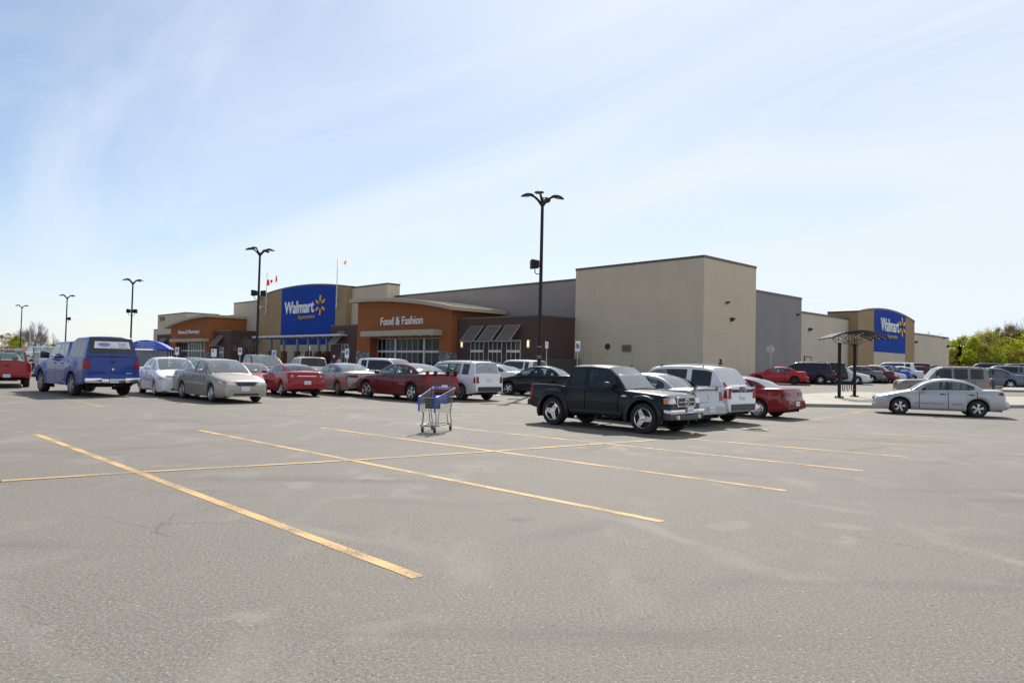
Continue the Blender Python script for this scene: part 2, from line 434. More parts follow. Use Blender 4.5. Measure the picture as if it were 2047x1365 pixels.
def concrete_mat(name="concrete", col=(0.33, 0.305, 0.255)):
    m, t, b = new_mat(name)
    g = t.nodes.new("ShaderNodeNewGeometry").outputs["Position"]
    n1 = noise(t, g, 0.8, 6, 0.6); n2 = noise(t, g, 60, 3)
    k = math_(t, 'ADD', mrange(t, n1, 0.3, 0.7, 0.82, 1.12), mrange(t, n2, 0.3, 0.7, -0.06, 0.06))
    v = t.nodes.new("ShaderNodeVectorMath"); v.operation = 'SCALE'; v.inputs[0].default_value = col; t.links.new(k, v.inputs["Scale"])
    t.links.new(v.outputs[0], b.inputs["Base Color"]); b.inputs["Roughness"].default_value = 0.88
    return m
def leaf_mat(name, c1, c2, trans=0.45):
    m = bpy.data.materials.new(name); m.use_nodes = True; t = m.node_tree; t.nodes.clear()
    o = t.nodes.new("ShaderNodeOutputMaterial"); d = t.nodes.new("ShaderNodeBsdfDiffuse"); tl = t.nodes.new("ShaderNodeBsdfTranslucent")
    g = t.nodes.new("ShaderNodeNewGeometry").outputs["Position"]; oi = t.nodes.new("ShaderNodeObjectInfo")
    n1 = noise(t, g, 0.45, 4, 0.6); n2 = noise(t, g, 3.0, 2, 0.6)
    f = math_(t, 'ADD', math_(t, 'MULTIPLY', n1, 0.6), math_(t, 'ADD', math_(t, 'MULTIPLY', n2, 0.35), math_(t, 'MULTIPLY', oi.outputs["Random"], 0.35)))
    c = mixc(t, mrange(t, f, 0.35, 0.95, 0, 1), c1, c2)
    t.links.new(c, d.inputs[0]); t.links.new(c, tl.inputs[0])
    mxs = t.nodes.new("ShaderNodeMixShader"); mxs.inputs[0].default_value = trans
    t.links.new(d.outputs[0], mxs.inputs[1]); t.links.new(tl.outputs[0], mxs.inputs[2]); t.links.new(mxs.outputs[0], o.inputs[0])
    return m

ASPHALT = asphalt_mat(); YELLOW = yellow_mat(); YELLOW_F = faded_yellow_mat(); GRASS = grass_mat()
CONC = concrete_mat(); KERB = concrete_mat("kerb_concrete", (0.33, 0.31, 0.27))
RUBBER = plain("tyre_rubber", (0.018, 0.018, 0.019), 0.75, noise=0.25, nscale=12)
BLACKPL = plain("black_plastic", (0.022, 0.022, 0.024), 0.5)
GREYPL = plain("grey_plastic", (0.06, 0.062, 0.066), 0.6)
UNDER = plain("underbody_black", (0.012, 0.012, 0.012), 0.9)
CHROME = plain("chrome", (0.78, 0.78, 0.78), 0.10, 1.0)
ALLOY = plain("alloy", (0.62, 0.63, 0.65), 0.28, 0.9)
DALLOY = plain("dull_alloy", (0.34, 0.30, 0.28), 0.45, 0.7)
STEEL = plain("black_steel_wheel", (0.03, 0.03, 0.03), 0.5)
HEADL = plain("headlight_lens", (0.62, 0.64, 0.66), 0.08, 0.25, coat=1.0)
TAILR = plain("tail_lens", (0.32, 0.004, 0.008), 0.25, spec=0.3)
TAILD = plain("dark_tail_lens", (0.10, 0.004, 0.008), 0.25, spec=0.3)
AMBER = plain("amber_lens", (0.75, 0.16, 0.01), 0.15, coat=1.0)
PLATE = plain("plate_white", (0.74, 0.76, 0.82), 0.35)
PLATEB = plain("plate_blue", (0.28, 0.32, 0.52), 0.5)
SEAT = plain("seat_cloth", (0.055, 0.055, 0.058), 0.9)
SEATT = plain("seat_tan_cloth", (0.16, 0.14, 0.115), 0.9)
GL_CLEAR = glass("clear_glass", (0.64, 0.74, 0.70), 1.0, 0.09)
GL_WS = glass("windshield_glass", (0.55, 0.66, 0.62), 1.0, 0.25)
GL_SKY = glass("sloped_hatch_glass", (0.30, 0.34, 0.36), 1.0, 0.42)
GL_TINT = glass("tinted_glass", (0.30, 0.34, 0.34))
GL_DARK = glass("privacy_glass", (0.05, 0.055, 0.06))
SEAM = plain("seam_black", (0.01, 0.01, 0.01), 0.8)
BLACKMET = plain("black_metal", (0.016, 0.014, 0.014), 0.5, 0.0, spec=0.2)
DARKPOLE = plain("dark_pole_paint", (0.022, 0.020, 0.022), 0.5, spec=0.25)
WHITEP = plain("white_paint", (0.78, 0.78, 0.80), 0.5)
GALV = plain("galvanised_steel", (0.42, 0.43, 0.44), 0.45, 0.6)
BLUEPL = plain("blue_plastic", (0.035, 0.10, 0.62), 0.35)

# ------------------------------------------------------------------ ground
def heightsheet(name, xs, ys, dz, mat, zfun=gz):
    vs = [(x, y, zfun(x, y) + dz) for y in ys for x in xs]
    nx = len(xs)
    fs = [(j * nx + i, j * nx + i + 1, (j + 1) * nx + i + 1, (j + 1) * nx + i) for j in range(len(ys) - 1) for i in range(nx - 1)]
    o = MB().add(vs, fs).build(name, mat, recalc=False, smooth_angle=60)
    return struct(o)
def span(a, b, st):
    n = max(1, int(round((b - a) / st))); return [a + (b - a) * i / n for i in range(n + 1)]
xs = span(-1600, -200, 100)[:-1] + span(-200, 200, 4) + span(200, 1600, 100)[1:]
ys = span(-400, -40, 40)[:-1] + span(-40, 260, 4) + span(260, 2600, 120)[1:]
struct(heightsheet("ground", xs, ys, -0.05, GRASS), "meadow ground reaching the horizon around the parking lot", "ground")
struct(heightsheet("parking_lot", span(-150, 110, 2.6), span(-25, 165, 2.5), 0.0, ASPHALT), "weathered grey asphalt lot", "parking lot")

def strip(mb, a, b, wd, dz=0.004):
    """painted strip following the ground from a to b"""
    a = Vector((a.x, a.y, 0)); b = Vector((b.x, b.y, 0)); d = (b - a); n = max(1, int(d.length / 1.0)); d.normalize(); s = Vector((-d.y, d.x, 0)) * wd / 2
    L = (b - a).length; n = max(1, int(L / .10)); rl = random.Random(int(L * 1000)); e = []
    for i in range(n + 1):
        p = a + d * (L * i / n + (rl.uniform(-.02, .02) if i in (0, n) else 0)); k0, k1 = 1 + rl.gauss(0, .05), 1 + rl.gauss(0, .05)
        for r in (p - s * k0, p + s * k1): e.append((r.x, r.y, gz(r.x, r.y) + dz))
    mb.add(e, [(2 * i, 2 * i + 2, 2 * i + 3, 2 * i + 1) for i in range(n)])
LINES = [((840, 1155), (72, 868)), ((1326, 1043), (398, 860)), ((1573, 981), (643, 855)), ((1724, 941), (832, 847)), ((1815, 914), (990, 844))]
m = MB()
for a, b in LINES: strip(m, G(*a), G(*b), 0.112)
struct(m.build("stall_lines", YELLOW, recalc=False), "yellow painted stall lines on the asphalt", "road marking")
FAINT = [((110, 793), (205, 813)), ((262, 786), (400, 812)), ((1589, 876.5), (1240, 857)), ((1856, 893.5), (1420, 862)), ((1948, 878.5), (1510, 852)), ((1514, 857), (1440, 853)),
         ((560, 797), (690, 812)), ((690, 795), (760, 803)), ((0, 790), (60, 797)), ((955, 806), (1010, 812)), ((1734, 820), (1612, 842))]
m = MB()
for a, b in FAINT: strip(m, G(*a), G(*b), 0.11)
struct(m.build("worn_stall_lines", YELLOW_F, recalc=False), "worn faded yellow stall lines", "road marking")
m = MB()
cp = [(-260, 978), (0, 962), (262, 945), (683, 921.5), (960, 904), (1175, 889), (1310, 880)]
for a, b in zip(cp, cp[1:]): strip(m, G(*a), G(*b), 0.11, 0.008)
struct(m.build("divider_line", YELLOW, recalc=False), "yellow line dividing the two rows of stalls", "road marking")

# ------------------------------------------------------------------ vehicles
def poly_at(pts, s):
    if s <= pts[0][0]: return pts[0][1]
    for (a, b), (c, d) in zip(pts, pts[1:]):
        if s <= c: return lerp(b, d, (s - a) / (c - a)) if c > a else d
    return pts[-1][1]
def curve(pts, seg=4):
    """rounded version of an outline (Catmull-Rom on the points)"""
    o = []
    n = len(pts)
    for i in range(n - 1):
        p0 = pts[max(i - 1, 0)]; p1 = pts[i]; p2 = pts[i + 1]; p3 = pts[min(i + 2, n - 1)]
        for k in range(seg):
            t = k / seg
            q = []
            for j in (0, 1):
                q.append(0.5 * (2 * p1[j] + (p2[j] - p0[j]) * t + (2 * p0[j] - 5 * p1[j] + 4 * p2[j] - p3[j]) * t * t + (3 * p1[j] - p0[j] - 3 * p2[j] + p3[j]) * t ** 3))
            o.append(tuple(q))
    o.append(pts[-1])
    # keep it a function of s
    r = [o[0]]
    for p in o[1:]:
        if p[0] > r[-1][0] + 1e-4: r.append(p)
    return r

def rim_mesh(style, R, wd, mb):
    """wheel face looking along +y, outer face at y=0"""
    mb.lathe([(R * 0.99, -0.06), (R * 1.0, -0.004), (R * 0.95, 0.006), (R * 0.90, -0.008), (R * 0.87, -0.05)], 28, 'y')
    if style == 'steel':
        mb.lathe([(R * 0.88, -0.05), (R * 0.7, -0.03), (R * 0.45, -0.02), (R * 0.3, -0.045), (0.001, -0.045)], 24, 'y'); return
    if style == 'cover':
        mb.lathe([(R * 0.9, -0.006), (R * 0.82, 0.004)], 28, 'y'); mb.lathe([(R * 0.62, 0.008), (R * 0.3, 0.016), (0.001, 0.02)], 24, 'y'); n, w0, w1, r0, r1 = 9, 0.15, 0.13, 0.5, 0.86
    elif style == 'tri': n, w0, w1, r0, r1 = 3, 0.30, 0.20, 0.1, 0.92
    elif style == 'five': n, w0, w1, r0, r1 = 5, 0.16, 0.17, 0.1, 0.92
    elif style == 'twin': n, w0, w1, r0, r1 = 10, 0.07, 0.09, 0.1, 0.92
    else: n, w0, w1, r0, r1 = 7, 0.12, 0.14, 0.1, 0.92
    for k in range(n):
        a = 2 * pi * k / n + (0.3 if style != 'twin' else (0.16 if k % 2 else -0.16)) + pi / 2
        c, s = cos(a), sin(a)
        vs = []
        for (rr, ww, yy) in ((r0, w0, -0.012), (r1 * 0.6, (w0 + w1) / 2, -0.004), (r1, w1, -0.012)):
            for sg in (-1, 1):
                x, z = rr * R, sg * ww * R
                vs.append((x * c - z * s, yy, x * s + z * c))
        vs2 = [(x, y - 0.04, z) for x, y, z in vs]
        fs = [(0, 1, 3, 2), (2, 3, 5, 4)]
        vsx = vs + vs2
        fs += [(6, 8, 9, 7), (8, 10, 11, 9), (0, 2, 8, 6), (2, 4, 10, 8), (1, 7, 9, 3), (3, 9, 11, 5)]
        mb.add(vsx, fs)
    mb.lathe([(R * 0.24, -0.03), (R * 0.22, 0.0), (R * 0.12, 0.006), (0.001, 0.006)], 16, 'y')
_wheel = {}
def wheel_meshes(r, tw, style, rmat):
    k = (round(r, 3), round(tw, 3), style, rmat.name)
    if k not in _wheel:
        R = r * (0.66 if style != 'steel' else 0.62)
        mb = MB(); h = tw
        mb.lathe([(R * 0.98, -h * 0.9), (r * 0.93, -h), (r * 0.99, -h * 0.86), (r, -h * 0.5), (r * 0.99, -h * 0.14), (r * 0.93, 0.0), (R * 1.06, 0.006), (R * 0.985, -0.012), (R * 0.97, -0.07), (0.001, -0.08)], 32, 'y')
        t = mb.build("wheel", RUBBER, smooth_angle=40); tm = t.data; bpy.data.objects.remove(t)
        mb = MB(); rim_mesh(style, R, tw, mb)
        t = mb.build("rim", rmat, smooth_angle=35); rm = t.data; bpy.data.objects.remove(t)
        _wheel[k] = (tm, rm)
    return _wheel[k]

class Car:
    def __init__(s, name, label, cat, pos, yaw, sp, group):
        s.sp = sp; s.L = sp['L']; s.W = sp['W']; s.H = sp['H']; s.r = sp.get('r', 0.315)
        s.root = thing(name, label, cat, pos, yaw, group)
        # sit on the slope of the lot
        s.root.scale = (sp.get('scl', 1),) * 3
        c, sn = cos(yaw), sin(yaw)
        e = 1.2
        zf = gz(pos[0] + c * e, pos[1] + sn * e); zb_ = gz(pos[0] - c * e, pos[1] - sn * e)
        s.root.rotation_euler = (0, -atan2(zf - zb_, 2 * e), yaw)
        s.build()
    def X(s, q): return s.L / 2 - q
    def half(s, q):
        sp = s.sp; h = s.W / 2
        lf, cf = sp.get('nosel', 0.75), sp.get('nosec', 0.20); lr, cr = sp.get('taill', 0.6), sp.get('tailc', 0.10)
        if q < lf: h *= 1 - cf * ((lf - q) / lf) ** 2.6
        if q > s.L - lr: h *= 1 - cr * ((q - s.L + lr) / lr) ** 2.6
        return h
    def section(s, q):
        sp = s.sp; w = s.half(q); zt = poly_at(s.deck, q); zb = poly_at(sp['bot'], q)
        for a in (s.fa, s.ra):
            d = abs(q - a)
            if d < s.arch: zb = max(zb, s.r * 0.98 + sqrt(s.arch ** 2 - d * d) * sp.get('archz', 1.0))
        zb = min(zb, zt - 0.06)
        sh = min(sp.get('shoulder', 0.09), (zt - zb) * 0.35); zs = zt - sh
        bl = sp.get('bulge', 0.03)
        flare = 0.0
        for a in (s.fa, s.ra):
            d = abs(q - a) / (s.arch * 1.45)
            if d < 1: flare = max(flare, sp.get('flare', 0.012) * (1 - d * d))
        cr = sp.get('crown', 0.03)
        w2 = w + flare
        rows = [(max(w - 0.27, 0.05), zb), (w2 - 0.02 - bl * 0.6, zb), (w2 - bl * 0.35, lerp(zb, zs, .12)), (w2, lerp(zb, zs, .40)), (w2 - .003, lerp(zb, zs, .62)),
                (w - bl * .5, lerp(zb, zs, .86)), (w - bl * 1.1, zs), (w - bl * 1.1 - sh * .35, zt - .3 * sh), (w - bl * 1.1 - sh * .85, zt)]
        b = sp.get('bed')
        if b and b[0] <= q <= b[1]:
            rows += [(w - bl * 1.1 - sh * .85 - 0.03, zt), (w - bl * 1.1 - sh * .85 - 0.045, b[2]), (0, b[2])]
        else:
            rows += [(w * .62, zt + cr * .7), (w * .3, zt + cr * .95), (0, zt + cr)]
        return rows
    def build(s):
        sp = s.sp; root = s.root; L = s.L
        s.deck = curve(sp['deck'], 3) if sp.get('smooth', True) else sp['deck']
        s.fa = sp['fo']; s.ra = sp['fo'] + sp['wb']; s.arch = s.r + sp.get('archgap', 0.055)
        st = sp.get('step', 0.14)
        S = set(round(x, 4) for x in span(0, L, st))
        for p in s.deck: S.add(round(p[0], 4))
        for k in range(1, 6): S.add(round(0.008 * k * k, 4)); S.add(round(L - 0.008 * k * k, 4))
        for a in (s.fa, s.ra):
            S = set(q for q in S if abs(q - a) > s.arch + 0.03)
            for k in range(13): S.add(round(a - s.arch * cos(pi * k / 12), 4))
            S.add(round(a - s.arch - 0.004, 4)); S.add(round(a + s.arch + 0.004, 4))
        doors = sp.get('doors', [])
        edges = sorted(set(e for d in doors for e in d[:2]))
        g = 0.011
        for e in edges:
            S = set(q for q in S if abs(q - e) > 0.03); S.add(round(e - g, 4)); S.add(round(e + g, 4))
        b = sp.get('bed')
        if b:
            for e in b[:2]: S.add(round(e - 0.012, 4)); S.add(round(e, 4))
            S.add(round(b[0] + .001, 4))
        S = sorted(S)
        cab = [(gh['out'][0][0], gh['out'][-1][0]) for gh in sp['gh']]
        V = []; idx = []
        for q in S:
            rr = s.section(q); ln = []
            for (y, z) in rr: ln.append(len(V)); V.append((s.X(q), y, z))
            idx.append(ln)
        nR = len(idx[0])
        body = MB(); parts = {}
        def emit(key, vs):
            if key == 'body': t = body
            else: t = parts.setdefault(key, MB())
            return t
        NV = len(V)
        allv = V + [(x, -y, z) for x, y, z in V]
        faces = {'body': []}
        clad = sp.get('clad'); 
        for i in range(len(S) - 1):
            qm = (S[i] + S[i + 1]) / 2
            gap = any(abs(qm - e) < g for e in edges)
            for k in range(nR - 1):
                if k >= 8 and any(a + .03 < qm < b_ - .03 for a, b_ in cab) and not (b and b[0] < qm < b[1] and not sp.get('capbed')): continue
                if gap and 2 <= k <= 6: continue
                key = 'body'
                if 2 <= k <= 6:
                    for di, d in enumerate(doors):
                        if d[0] < qm < d[1]: key = ('door', di)
                if clad and k <= clad[1] and key == 'body': key = 'clad'
                f = (idx[i][k], idx[i + 1][k], idx[i + 1][k + 1], idx[i][k + 1])
                if isinstance(key, tuple):
                    faces.setdefault((*key, 1), []).append(f); faces.setdefault((*key, -1), []).append(tuple(NV + v for v in f[::-1]))
                else:
                    faces.setdefault(key, []).append(f); faces[key].append(tuple(NV + v for v in f[::-1]))
        # end caps
        for ring, rev in ((idx[0], False), (idx[-1], True)):
            rg = ring + [NV + v for v in ring[::-1]]
            faces['body'].append(tuple(rg[::-1] if not rev else rg))
        # greenhouses
        for gi, gh in enumerate(sp['gh']):
            s.green(gh, allv, faces, gi)
        # meshes
        pm = sp['paint']
        def mk(fl):
            used = sorted(set(v for f in fl for v in f)); mp_ = {v: i for i, v in enumerate(used)}
            return MB().add([allv[v] for v in used], [tuple(mp_[v] for v in f) for f in fl])
        ba = faces['body'] + [f for k, v in faces.items() if k != 'body' for f in v]
        s.bvh = BVHTree.FromPolygons([Vector(v) for v in allv], [list(f) for f in ba])
        s.body = mk(faces['body']).build("body", pm, root, smooth_angle=38, recalc=False)
        if 'clad' in faces: mk(faces['clad']).build("lower_cladding", sp.get('cladmat', GREYPL), root, smooth_angle=38, recalc=False)
        for k, fl in faces.items():
            if k in ('body', 'clad'): continue
            if k[0] == 'door':
                d = mk(fl).build("door", pm, root, smooth_angle=38, recalc=False)
                dd = doors[k[1]]; side = k[2]
                hq = dd[1] - 0.17 if dd[1] - dd[0] > .5 else None
                if hq:
                    s.decal('S', [(hq - .09, sp['hz']), (hq + .09, sp['hz']), (hq + .09, sp['hz'] + .035), (hq - .09, sp['hz'] + .035)], "door_handle", sp.get('handle', BLACKPL), d, side, 3, 1, 0.02, thick=.018)
            elif k[0] == 'win':
                mk(fl).build("window", k[3], root, smooth_angle=50, recalc=False)
            elif k[0] == 'ws':
                mk(fl).build("windshield" if k[1] == 0 else "rear_window", k[2], root, smooth_angle=50, recalc=False)
            elif k[0] == 'pillar':
                mk(fl).build("window_pillar", BLACKPL, root, smooth_angle=50, recalc=False)
            elif k[0] == 'cap':
                mk(fl).build("truck_cap", pm, root, smooth_angle=38, recalc=False)
        # underbody
        zf = poly_at(sp['bot'], L / 2)
        u = MB(); hw = s.W / 2 - 0.30
        u.box(s.X(L - .25), s.X(.25), -hw, hw, zf + .015, max(zf + .25, s.r * 1.5))
        if sp.get('truck'):
            u.box(s.X(L - .1), s.X(.3), -.45, .45, s.r * .85, s.r * 1.2)
        u.tube([(s.X(s.fa), -hw, s.r), (s.X(s.fa), hw, s.r)], .05, 6); u.tube([(s.X(s.ra), -hw - .1, s.r), (s.X(s.ra), hw + .1, s.r)], .06, 6)
        for a0 in (s.fa, s.ra):  # dark liner over each wheel
            for sy in (-1, 1):
                y1, y0 = sy * (s.half(a0) - .045), sy * (s.half(a0) - .36); R0 = s.arch + .012; lv = []
                for k in range(11):
                    t_ = pi * k / 10
                    for y in (y0, y1): lv.append((s.X(a0) - R0 * cos(t_), y, s.r * .98 + R0 * sin(t_) * sp.get('archz', 1.0)))
                u.add(lv, [(2 * k, 2 * k + 1, 2 * k + 3, 2 * k + 2) for k in range(10)])
                u.add([(s.X(a0) - R0, y0, .2), (s.X(a0) + R0, y0, .2), (s.X(a0) + R0, y0, s.r + R0), (s.X(a0) - R0, y0, s.r + R0)], [(0, 1, 2, 3)])
        for sy in (-1, 1):       # sheet closing the inside of the body sides
            for a0, a1 in ((.3, s.fa - s.arch), (s.fa + s.arch, s.ra - s.arch), (s.ra + s.arch, L - .2)):
                y0 = s.W / 2 - .2
                if a1 - a0 > .1: u.box(s.X(a1), s.X(a0), min(sy * y0, sy * (y0 - .03)), max(sy * y0, sy * (y0 - .03)), zf + .02, poly_at(s.deck, (a0 + a1) / 2) - .16)
        u.build("underbody", UNDER, root)
        # wheels
        tm, rm = wheel_meshes(s.r, sp.get('tw', .205), sp.get('rim', 'five'), sp.get('rimmat', ALLOY))
        steer = sp.get('steer', 0)
        for a in (s.fa, s.ra):
            for sy in (1, -1):
                wo = bpy.data.objects.new("wheel", tm); COL.objects.link(wo); wo.parent = root
                wo.location = (s.X(a), sy * (s.half(L / 2) - sp.get('wheelin', .035)), s.r - .006)
                wo.rotation_euler = (0, random.uniform(0, 1) * 0 + 0.6 * (sy + 1) + a, (0 if sy > 0 else pi) + (steer if a == s.fa else 0))
                ro = bpy.data.objects.new("rim", rm); COL.objects.link(ro); ro.parent = wo
        # inside
        gh = sp['gh'][0]
        gout = curve(gh['out'], 5) if gh.get('smooth', True) else gh['out']
        zs = zf + .16; sm = sp.get('seat', SEAT); belt = gh['belt'][0]; c0 = gh['out'][0][0]
        se = MB(); rowsx = sp.get('rows', [c0 + 1.22, c0 + 1.98])
        hy = s.W / 2 - .28
        for ri, q in enumerate(rowsx):
            for yy in ((-.36, .36) if ri == 0 else (-.38, 0, .38)):
                wq = .44 if ri == 0 else .36
                se.cbox((s.X(q - .2), yy, zs + .18), (.5, wq, .16), .05)
                vs0 = len(se.v); bh = min(.58, poly_at(gout, q + .2) - zs - .42); se.cbox((0, 0, 0), (.14, wq, bh), .05)
                for vi in range(vs0, len(se.v)):
                    x, y, z = se.v[vi]; z += bh / 2
                    se.v[vi] = (s.X(q + .04) + x - z * .25, yy + y, zs + .2 + z)
                se.cbox((s.X(q + .19), yy, min(zs + .86, poly_at(gout, q + .26) - .20)), (.09, .24, .16), .035)
        se.cbox((s.X(c0 + .40), 0, belt - .13), (.6, hy * 2, .2), .05)
        se.tube([(s.X(c0 + .78) + .06 * cos(t), .36 + .18 * sin(t), belt - .05 + .18 * cos(t)) for t in [2 * pi * i / 14 for i in range(15)]], .016, 5)
        if sp.get('mirror_in', True): se.cbox((s.X(gh['top'][0] - .02), 0, gh['roofz'] - .12), (.03, .2, .06), .012)
        se.build("seats", sm, root, smooth_angle=40)
        # side mirrors
        mq, mz = sp.get('mir', (c0 + .45, belt + .10)); ms = sp.get('mirsize', (.12, .2, .13))
        for sy in (1, -1):
            mm = MB(); yy = s.half(mq) + ms[1] / 2 + .005
            mm.cbox((s.X(mq), sy * yy, mz), ms, min(ms) * .3); mm.cbox((s.X(mq) + .01, sy * (s.half(mq) - .03), mz - .05), (.06, .14, .03), .01)
            mm.build("side_mirror", sp.get('mirmat', sp['paint']), root, smooth_angle=50)
        for d in sp.get('decals', []): s.decal(*d[:4], root, *d[4:])
        for fn in sp.get('extra', []): fn(s)
    def green(s, gh, allv, faces, gi):
        sp = s.sp; out = curve(gh['out'], 5) if gh.get('smooth', True) else gh['out']
        a, b = out[0][0], out[-1][0]; t0, t1 = gh['top']; rz = gh['roofz']
        S = set(round(p[0], 4) for p in out) | set(round(x, 4) for x in span(a, b, .09))
        wins = gh.get('wins', [])
        for (w0, w1) in wins:
            for e in (w0, w1):
                S = set(q for q in S if abs(q - e) > .02); S.add(round(e, 4))
        S = sorted(set(list(S) + [round(t0, 4), round(t1, 4)] + ([round(x, 4) for x in span(t1, b, (b - t1) / 7)] if gh.get('rw', True) else []) + ([round(x, 4) for x in span(a, t0, (t0 - a) / 9)] if gh.get('ws', True) else [])))
        tum = gh.get('tumble', .16); rows_n = 7
        def belt(q): return lerp(gh['belt'][0], gh['belt'][1], clamp((q - a) / (b - a)))
        base = len(allv); idx = []; P = []
        hd = gh.get('head', .085)
        for q in S:
            O = poly_at(out, q); bz = belt(q); O = max(O, bz - .01)
            wb = s.half(q) - gh.get('inset', .085)
            if gh.get('taper') and q < t0: wb -= gh['taper'] * ((t0 - q) / (t0 - a)) ** 2
            if gh.get('rtaper') and q > t1: wb -= gh['rtaper'] * ((q - t1) / (b - t1)) ** 2
            def y(z): return wb - tum * max(0, (z - bz)) / max(.2, rz - bz)
            z1 = min(bz + .03, O - .004); z2 = max(min(O - hd, rz - hd), z1 + .001) if O - hd > z1 else z1 + .001; z3 = max(O - .035, z2 + .001)
            pw = gh.get('pillar', .07)
            rows = [(y(bz) + .004, min(bz - .035, O - .006)), (y(z1), z1), (y(z2), z2), (y(z3) - .004, z3), (y(z3) - pw, O), (max(.05, (y(z3) - pw)) * .5, O + gh.get('crown', .025)), (0, O + gh.get('crown', .025) * 1.3)]
            ln = []
            for (yy, zz) in rows: ln.append(len(P)); P.append((s.X(q), yy, zz))
            idx.append(ln)
        n = len(P); o = base
        allv += P + [(x, -yy, z) for x, yy, z in P]
        gm = gh.get('glass', [GL_TINT] * 9)
        bkey = ('cap', gi) if gh.get('cap') else 'body'
        faces.setdefault(bkey, [])
        for i in range(len(S) - 1):
            qm = (S[i] + S[i + 1]) / 2
            for k in range(6):
                key = bkey
                if k == 1:
                    for wi, (w0, w1) in enumerate(wins):
                        if w0 < qm < w1: key = ('win', wi, gi, gm[min(2 + wi, len(gm) - 1)])
                    if key == bkey and not gh.get('cap'):
                        for pi_, ((w0, w1), (w2, w3)) in enumerate(zip(wins, wins[1:])):
                            if w1 <= qm <= w2 and w2 - w1 < .105: key = ('pillar', gi, pi_)
                if k >= 4:
                    if qm < t0 and gh.get('ws', True) and S[i] > a + .01: key = ('ws', 0, gm[0])
                    if qm > t1 and gh.get('rw', True) and S[i + 1] < b - .005 and (poly_at(out, S[i + 1]) > belt(qm) + .02): key = ('ws', 1 + gi, gm[1])
                f = (o + idx[i][k], o + idx[i + 1][k], o + idx[i + 1][k + 1], o + idx[i][k + 1])
                f2 = tuple(v + n for v in f[::-1])
                if key[0] in ('win', 'pillar'):
                    faces.setdefault((*key, 1), []).append(f); faces.setdefault((*key, -1), []).append(f2)
                else: faces.setdefault(key, []).append(f); faces[key].append(f2)
        # close the back and the front of an upright cab
        for ring, rev in ((idx[0], False), (idx[-1], True)):
            if abs(P[ring[-1]][2] - P[ring[0]][2]) > .12:
                rg = [o + v for v in ring] + [o + n + v for v in ring[::-1]]
                faces[bkey].append(tuple(rg[::-1] if not rev else rg))
    def decal(s, view, quad, name, mat, parent=None, side=1, nu=4, nv=2, off=.008, thick=None, mirror=False):
        """a fitted patch lying on the body: quad corners in (y,z) for F/R, (s,z) for S"""
        res = []
        for sg in ((1, -1) if mirror else (side,)):
            vs = []; ok = True
            for j in range(nv + 1):
                for i in range(nu + 1):
                    u, v = i / nu, j / nv
                    a = lerp(lerp(quad[0][0], quad[1][0], u), lerp(quad[3][0], quad[2][0], u), v)
                    z = lerp(lerp(quad[0][1], quad[1][1], u), lerp(quad[3][1], quad[2][1], u), v)
                    if view == 'S': org = Vector((s.X(a), sg * 3, z)); d = Vector((0, -sg, 0))
                    else:
                        sx = 1 if view == 'F' else -1
                        org = Vector((sx * 5, a * (sg if mirror else 1), z)); d = Vector((-sx, 0, 0))
                        if view == 'T': org = Vector((s.X(quad[0][0]), a, 5)); d = Vector((0, 0, -1))
                    h = s.bvh.ray_cast(org, d, 12)
                    if h[0] is None:
                        h = s.bvh.find_nearest(org + d * (3 if view == 'S' else 5 - s.L / 2))
                    vs.append(h[0] - d * off)
            w_ = nu + 1
            fs = [(j * w_ + i, j * w_ + i + 1, (j + 1) * w_ + i + 1, (j + 1) * w_ + i) for j in range(nv) for i in range(nu)]
            th = thick if thick else off + .012
            d = Vector((0, -sg, 0)) if view == 'S' else Vector((-1 if view == 'F' else 1, 0, 0))
            n = len(vs)
            vs2 = [v + d * th for v in vs]
            fs2 = [tuple(v + n for v in f[::-1]) for f in fs]
            bd = [i for i in range(w_)] + [j * w_ + nu for j in range(1, nv + 1)] + [nv * w_ + i for i in range(nu - 1, -1, -1)] + [j * w_ for j in range(nv - 1, 0, -1)]
            fs3 = [(bd[i], bd[i] + n, bd[(i + 1) % len(bd)] + n, bd[(i + 1) % len(bd)]) for i in range(len(bd))]
            res.append(MB().add(vs + vs2, fs + fs2 + fs3).build(name, mat, parent or s.root, smooth_angle=40))
        return res
    def plate(s, view, y, z, dx=.0, frame=None):
        q = [(y - .152, z - .076), (y + .152, z - .076), (y + .152, z + .076), (y - .152, z + .076)]
        sx = 1 if view == 'F' else -1
        h = s.bvh.ray_cast(Vector((sx * 5, y, z)), Vector((-sx, 0, 0)), 10)
        x = (h[0].x if h[0] else sx * s.L / 2) + sx * (.012 + dx)
        p = MB().cbox((x, y, z), (.018, .305, .152), .006).build("licence_plate", PLATE, s.root)
        t = MB()
        for k, yy in enumerate((-.10, -.07, -.04, -.01, .045, .075, .105)):
            t.box(min(x + sx * .009, x + sx * .0105), max(x + sx * .009, x + sx * .0105), y + yy - .007, y + yy + .007, z - .03, z + .025)
        t.build("plate_characters", PLATEB, p)
def box_quad(a0, a1, z0, z1): return [(a0, z0), (a1, z0), (a1, z1), (a0, z1)]

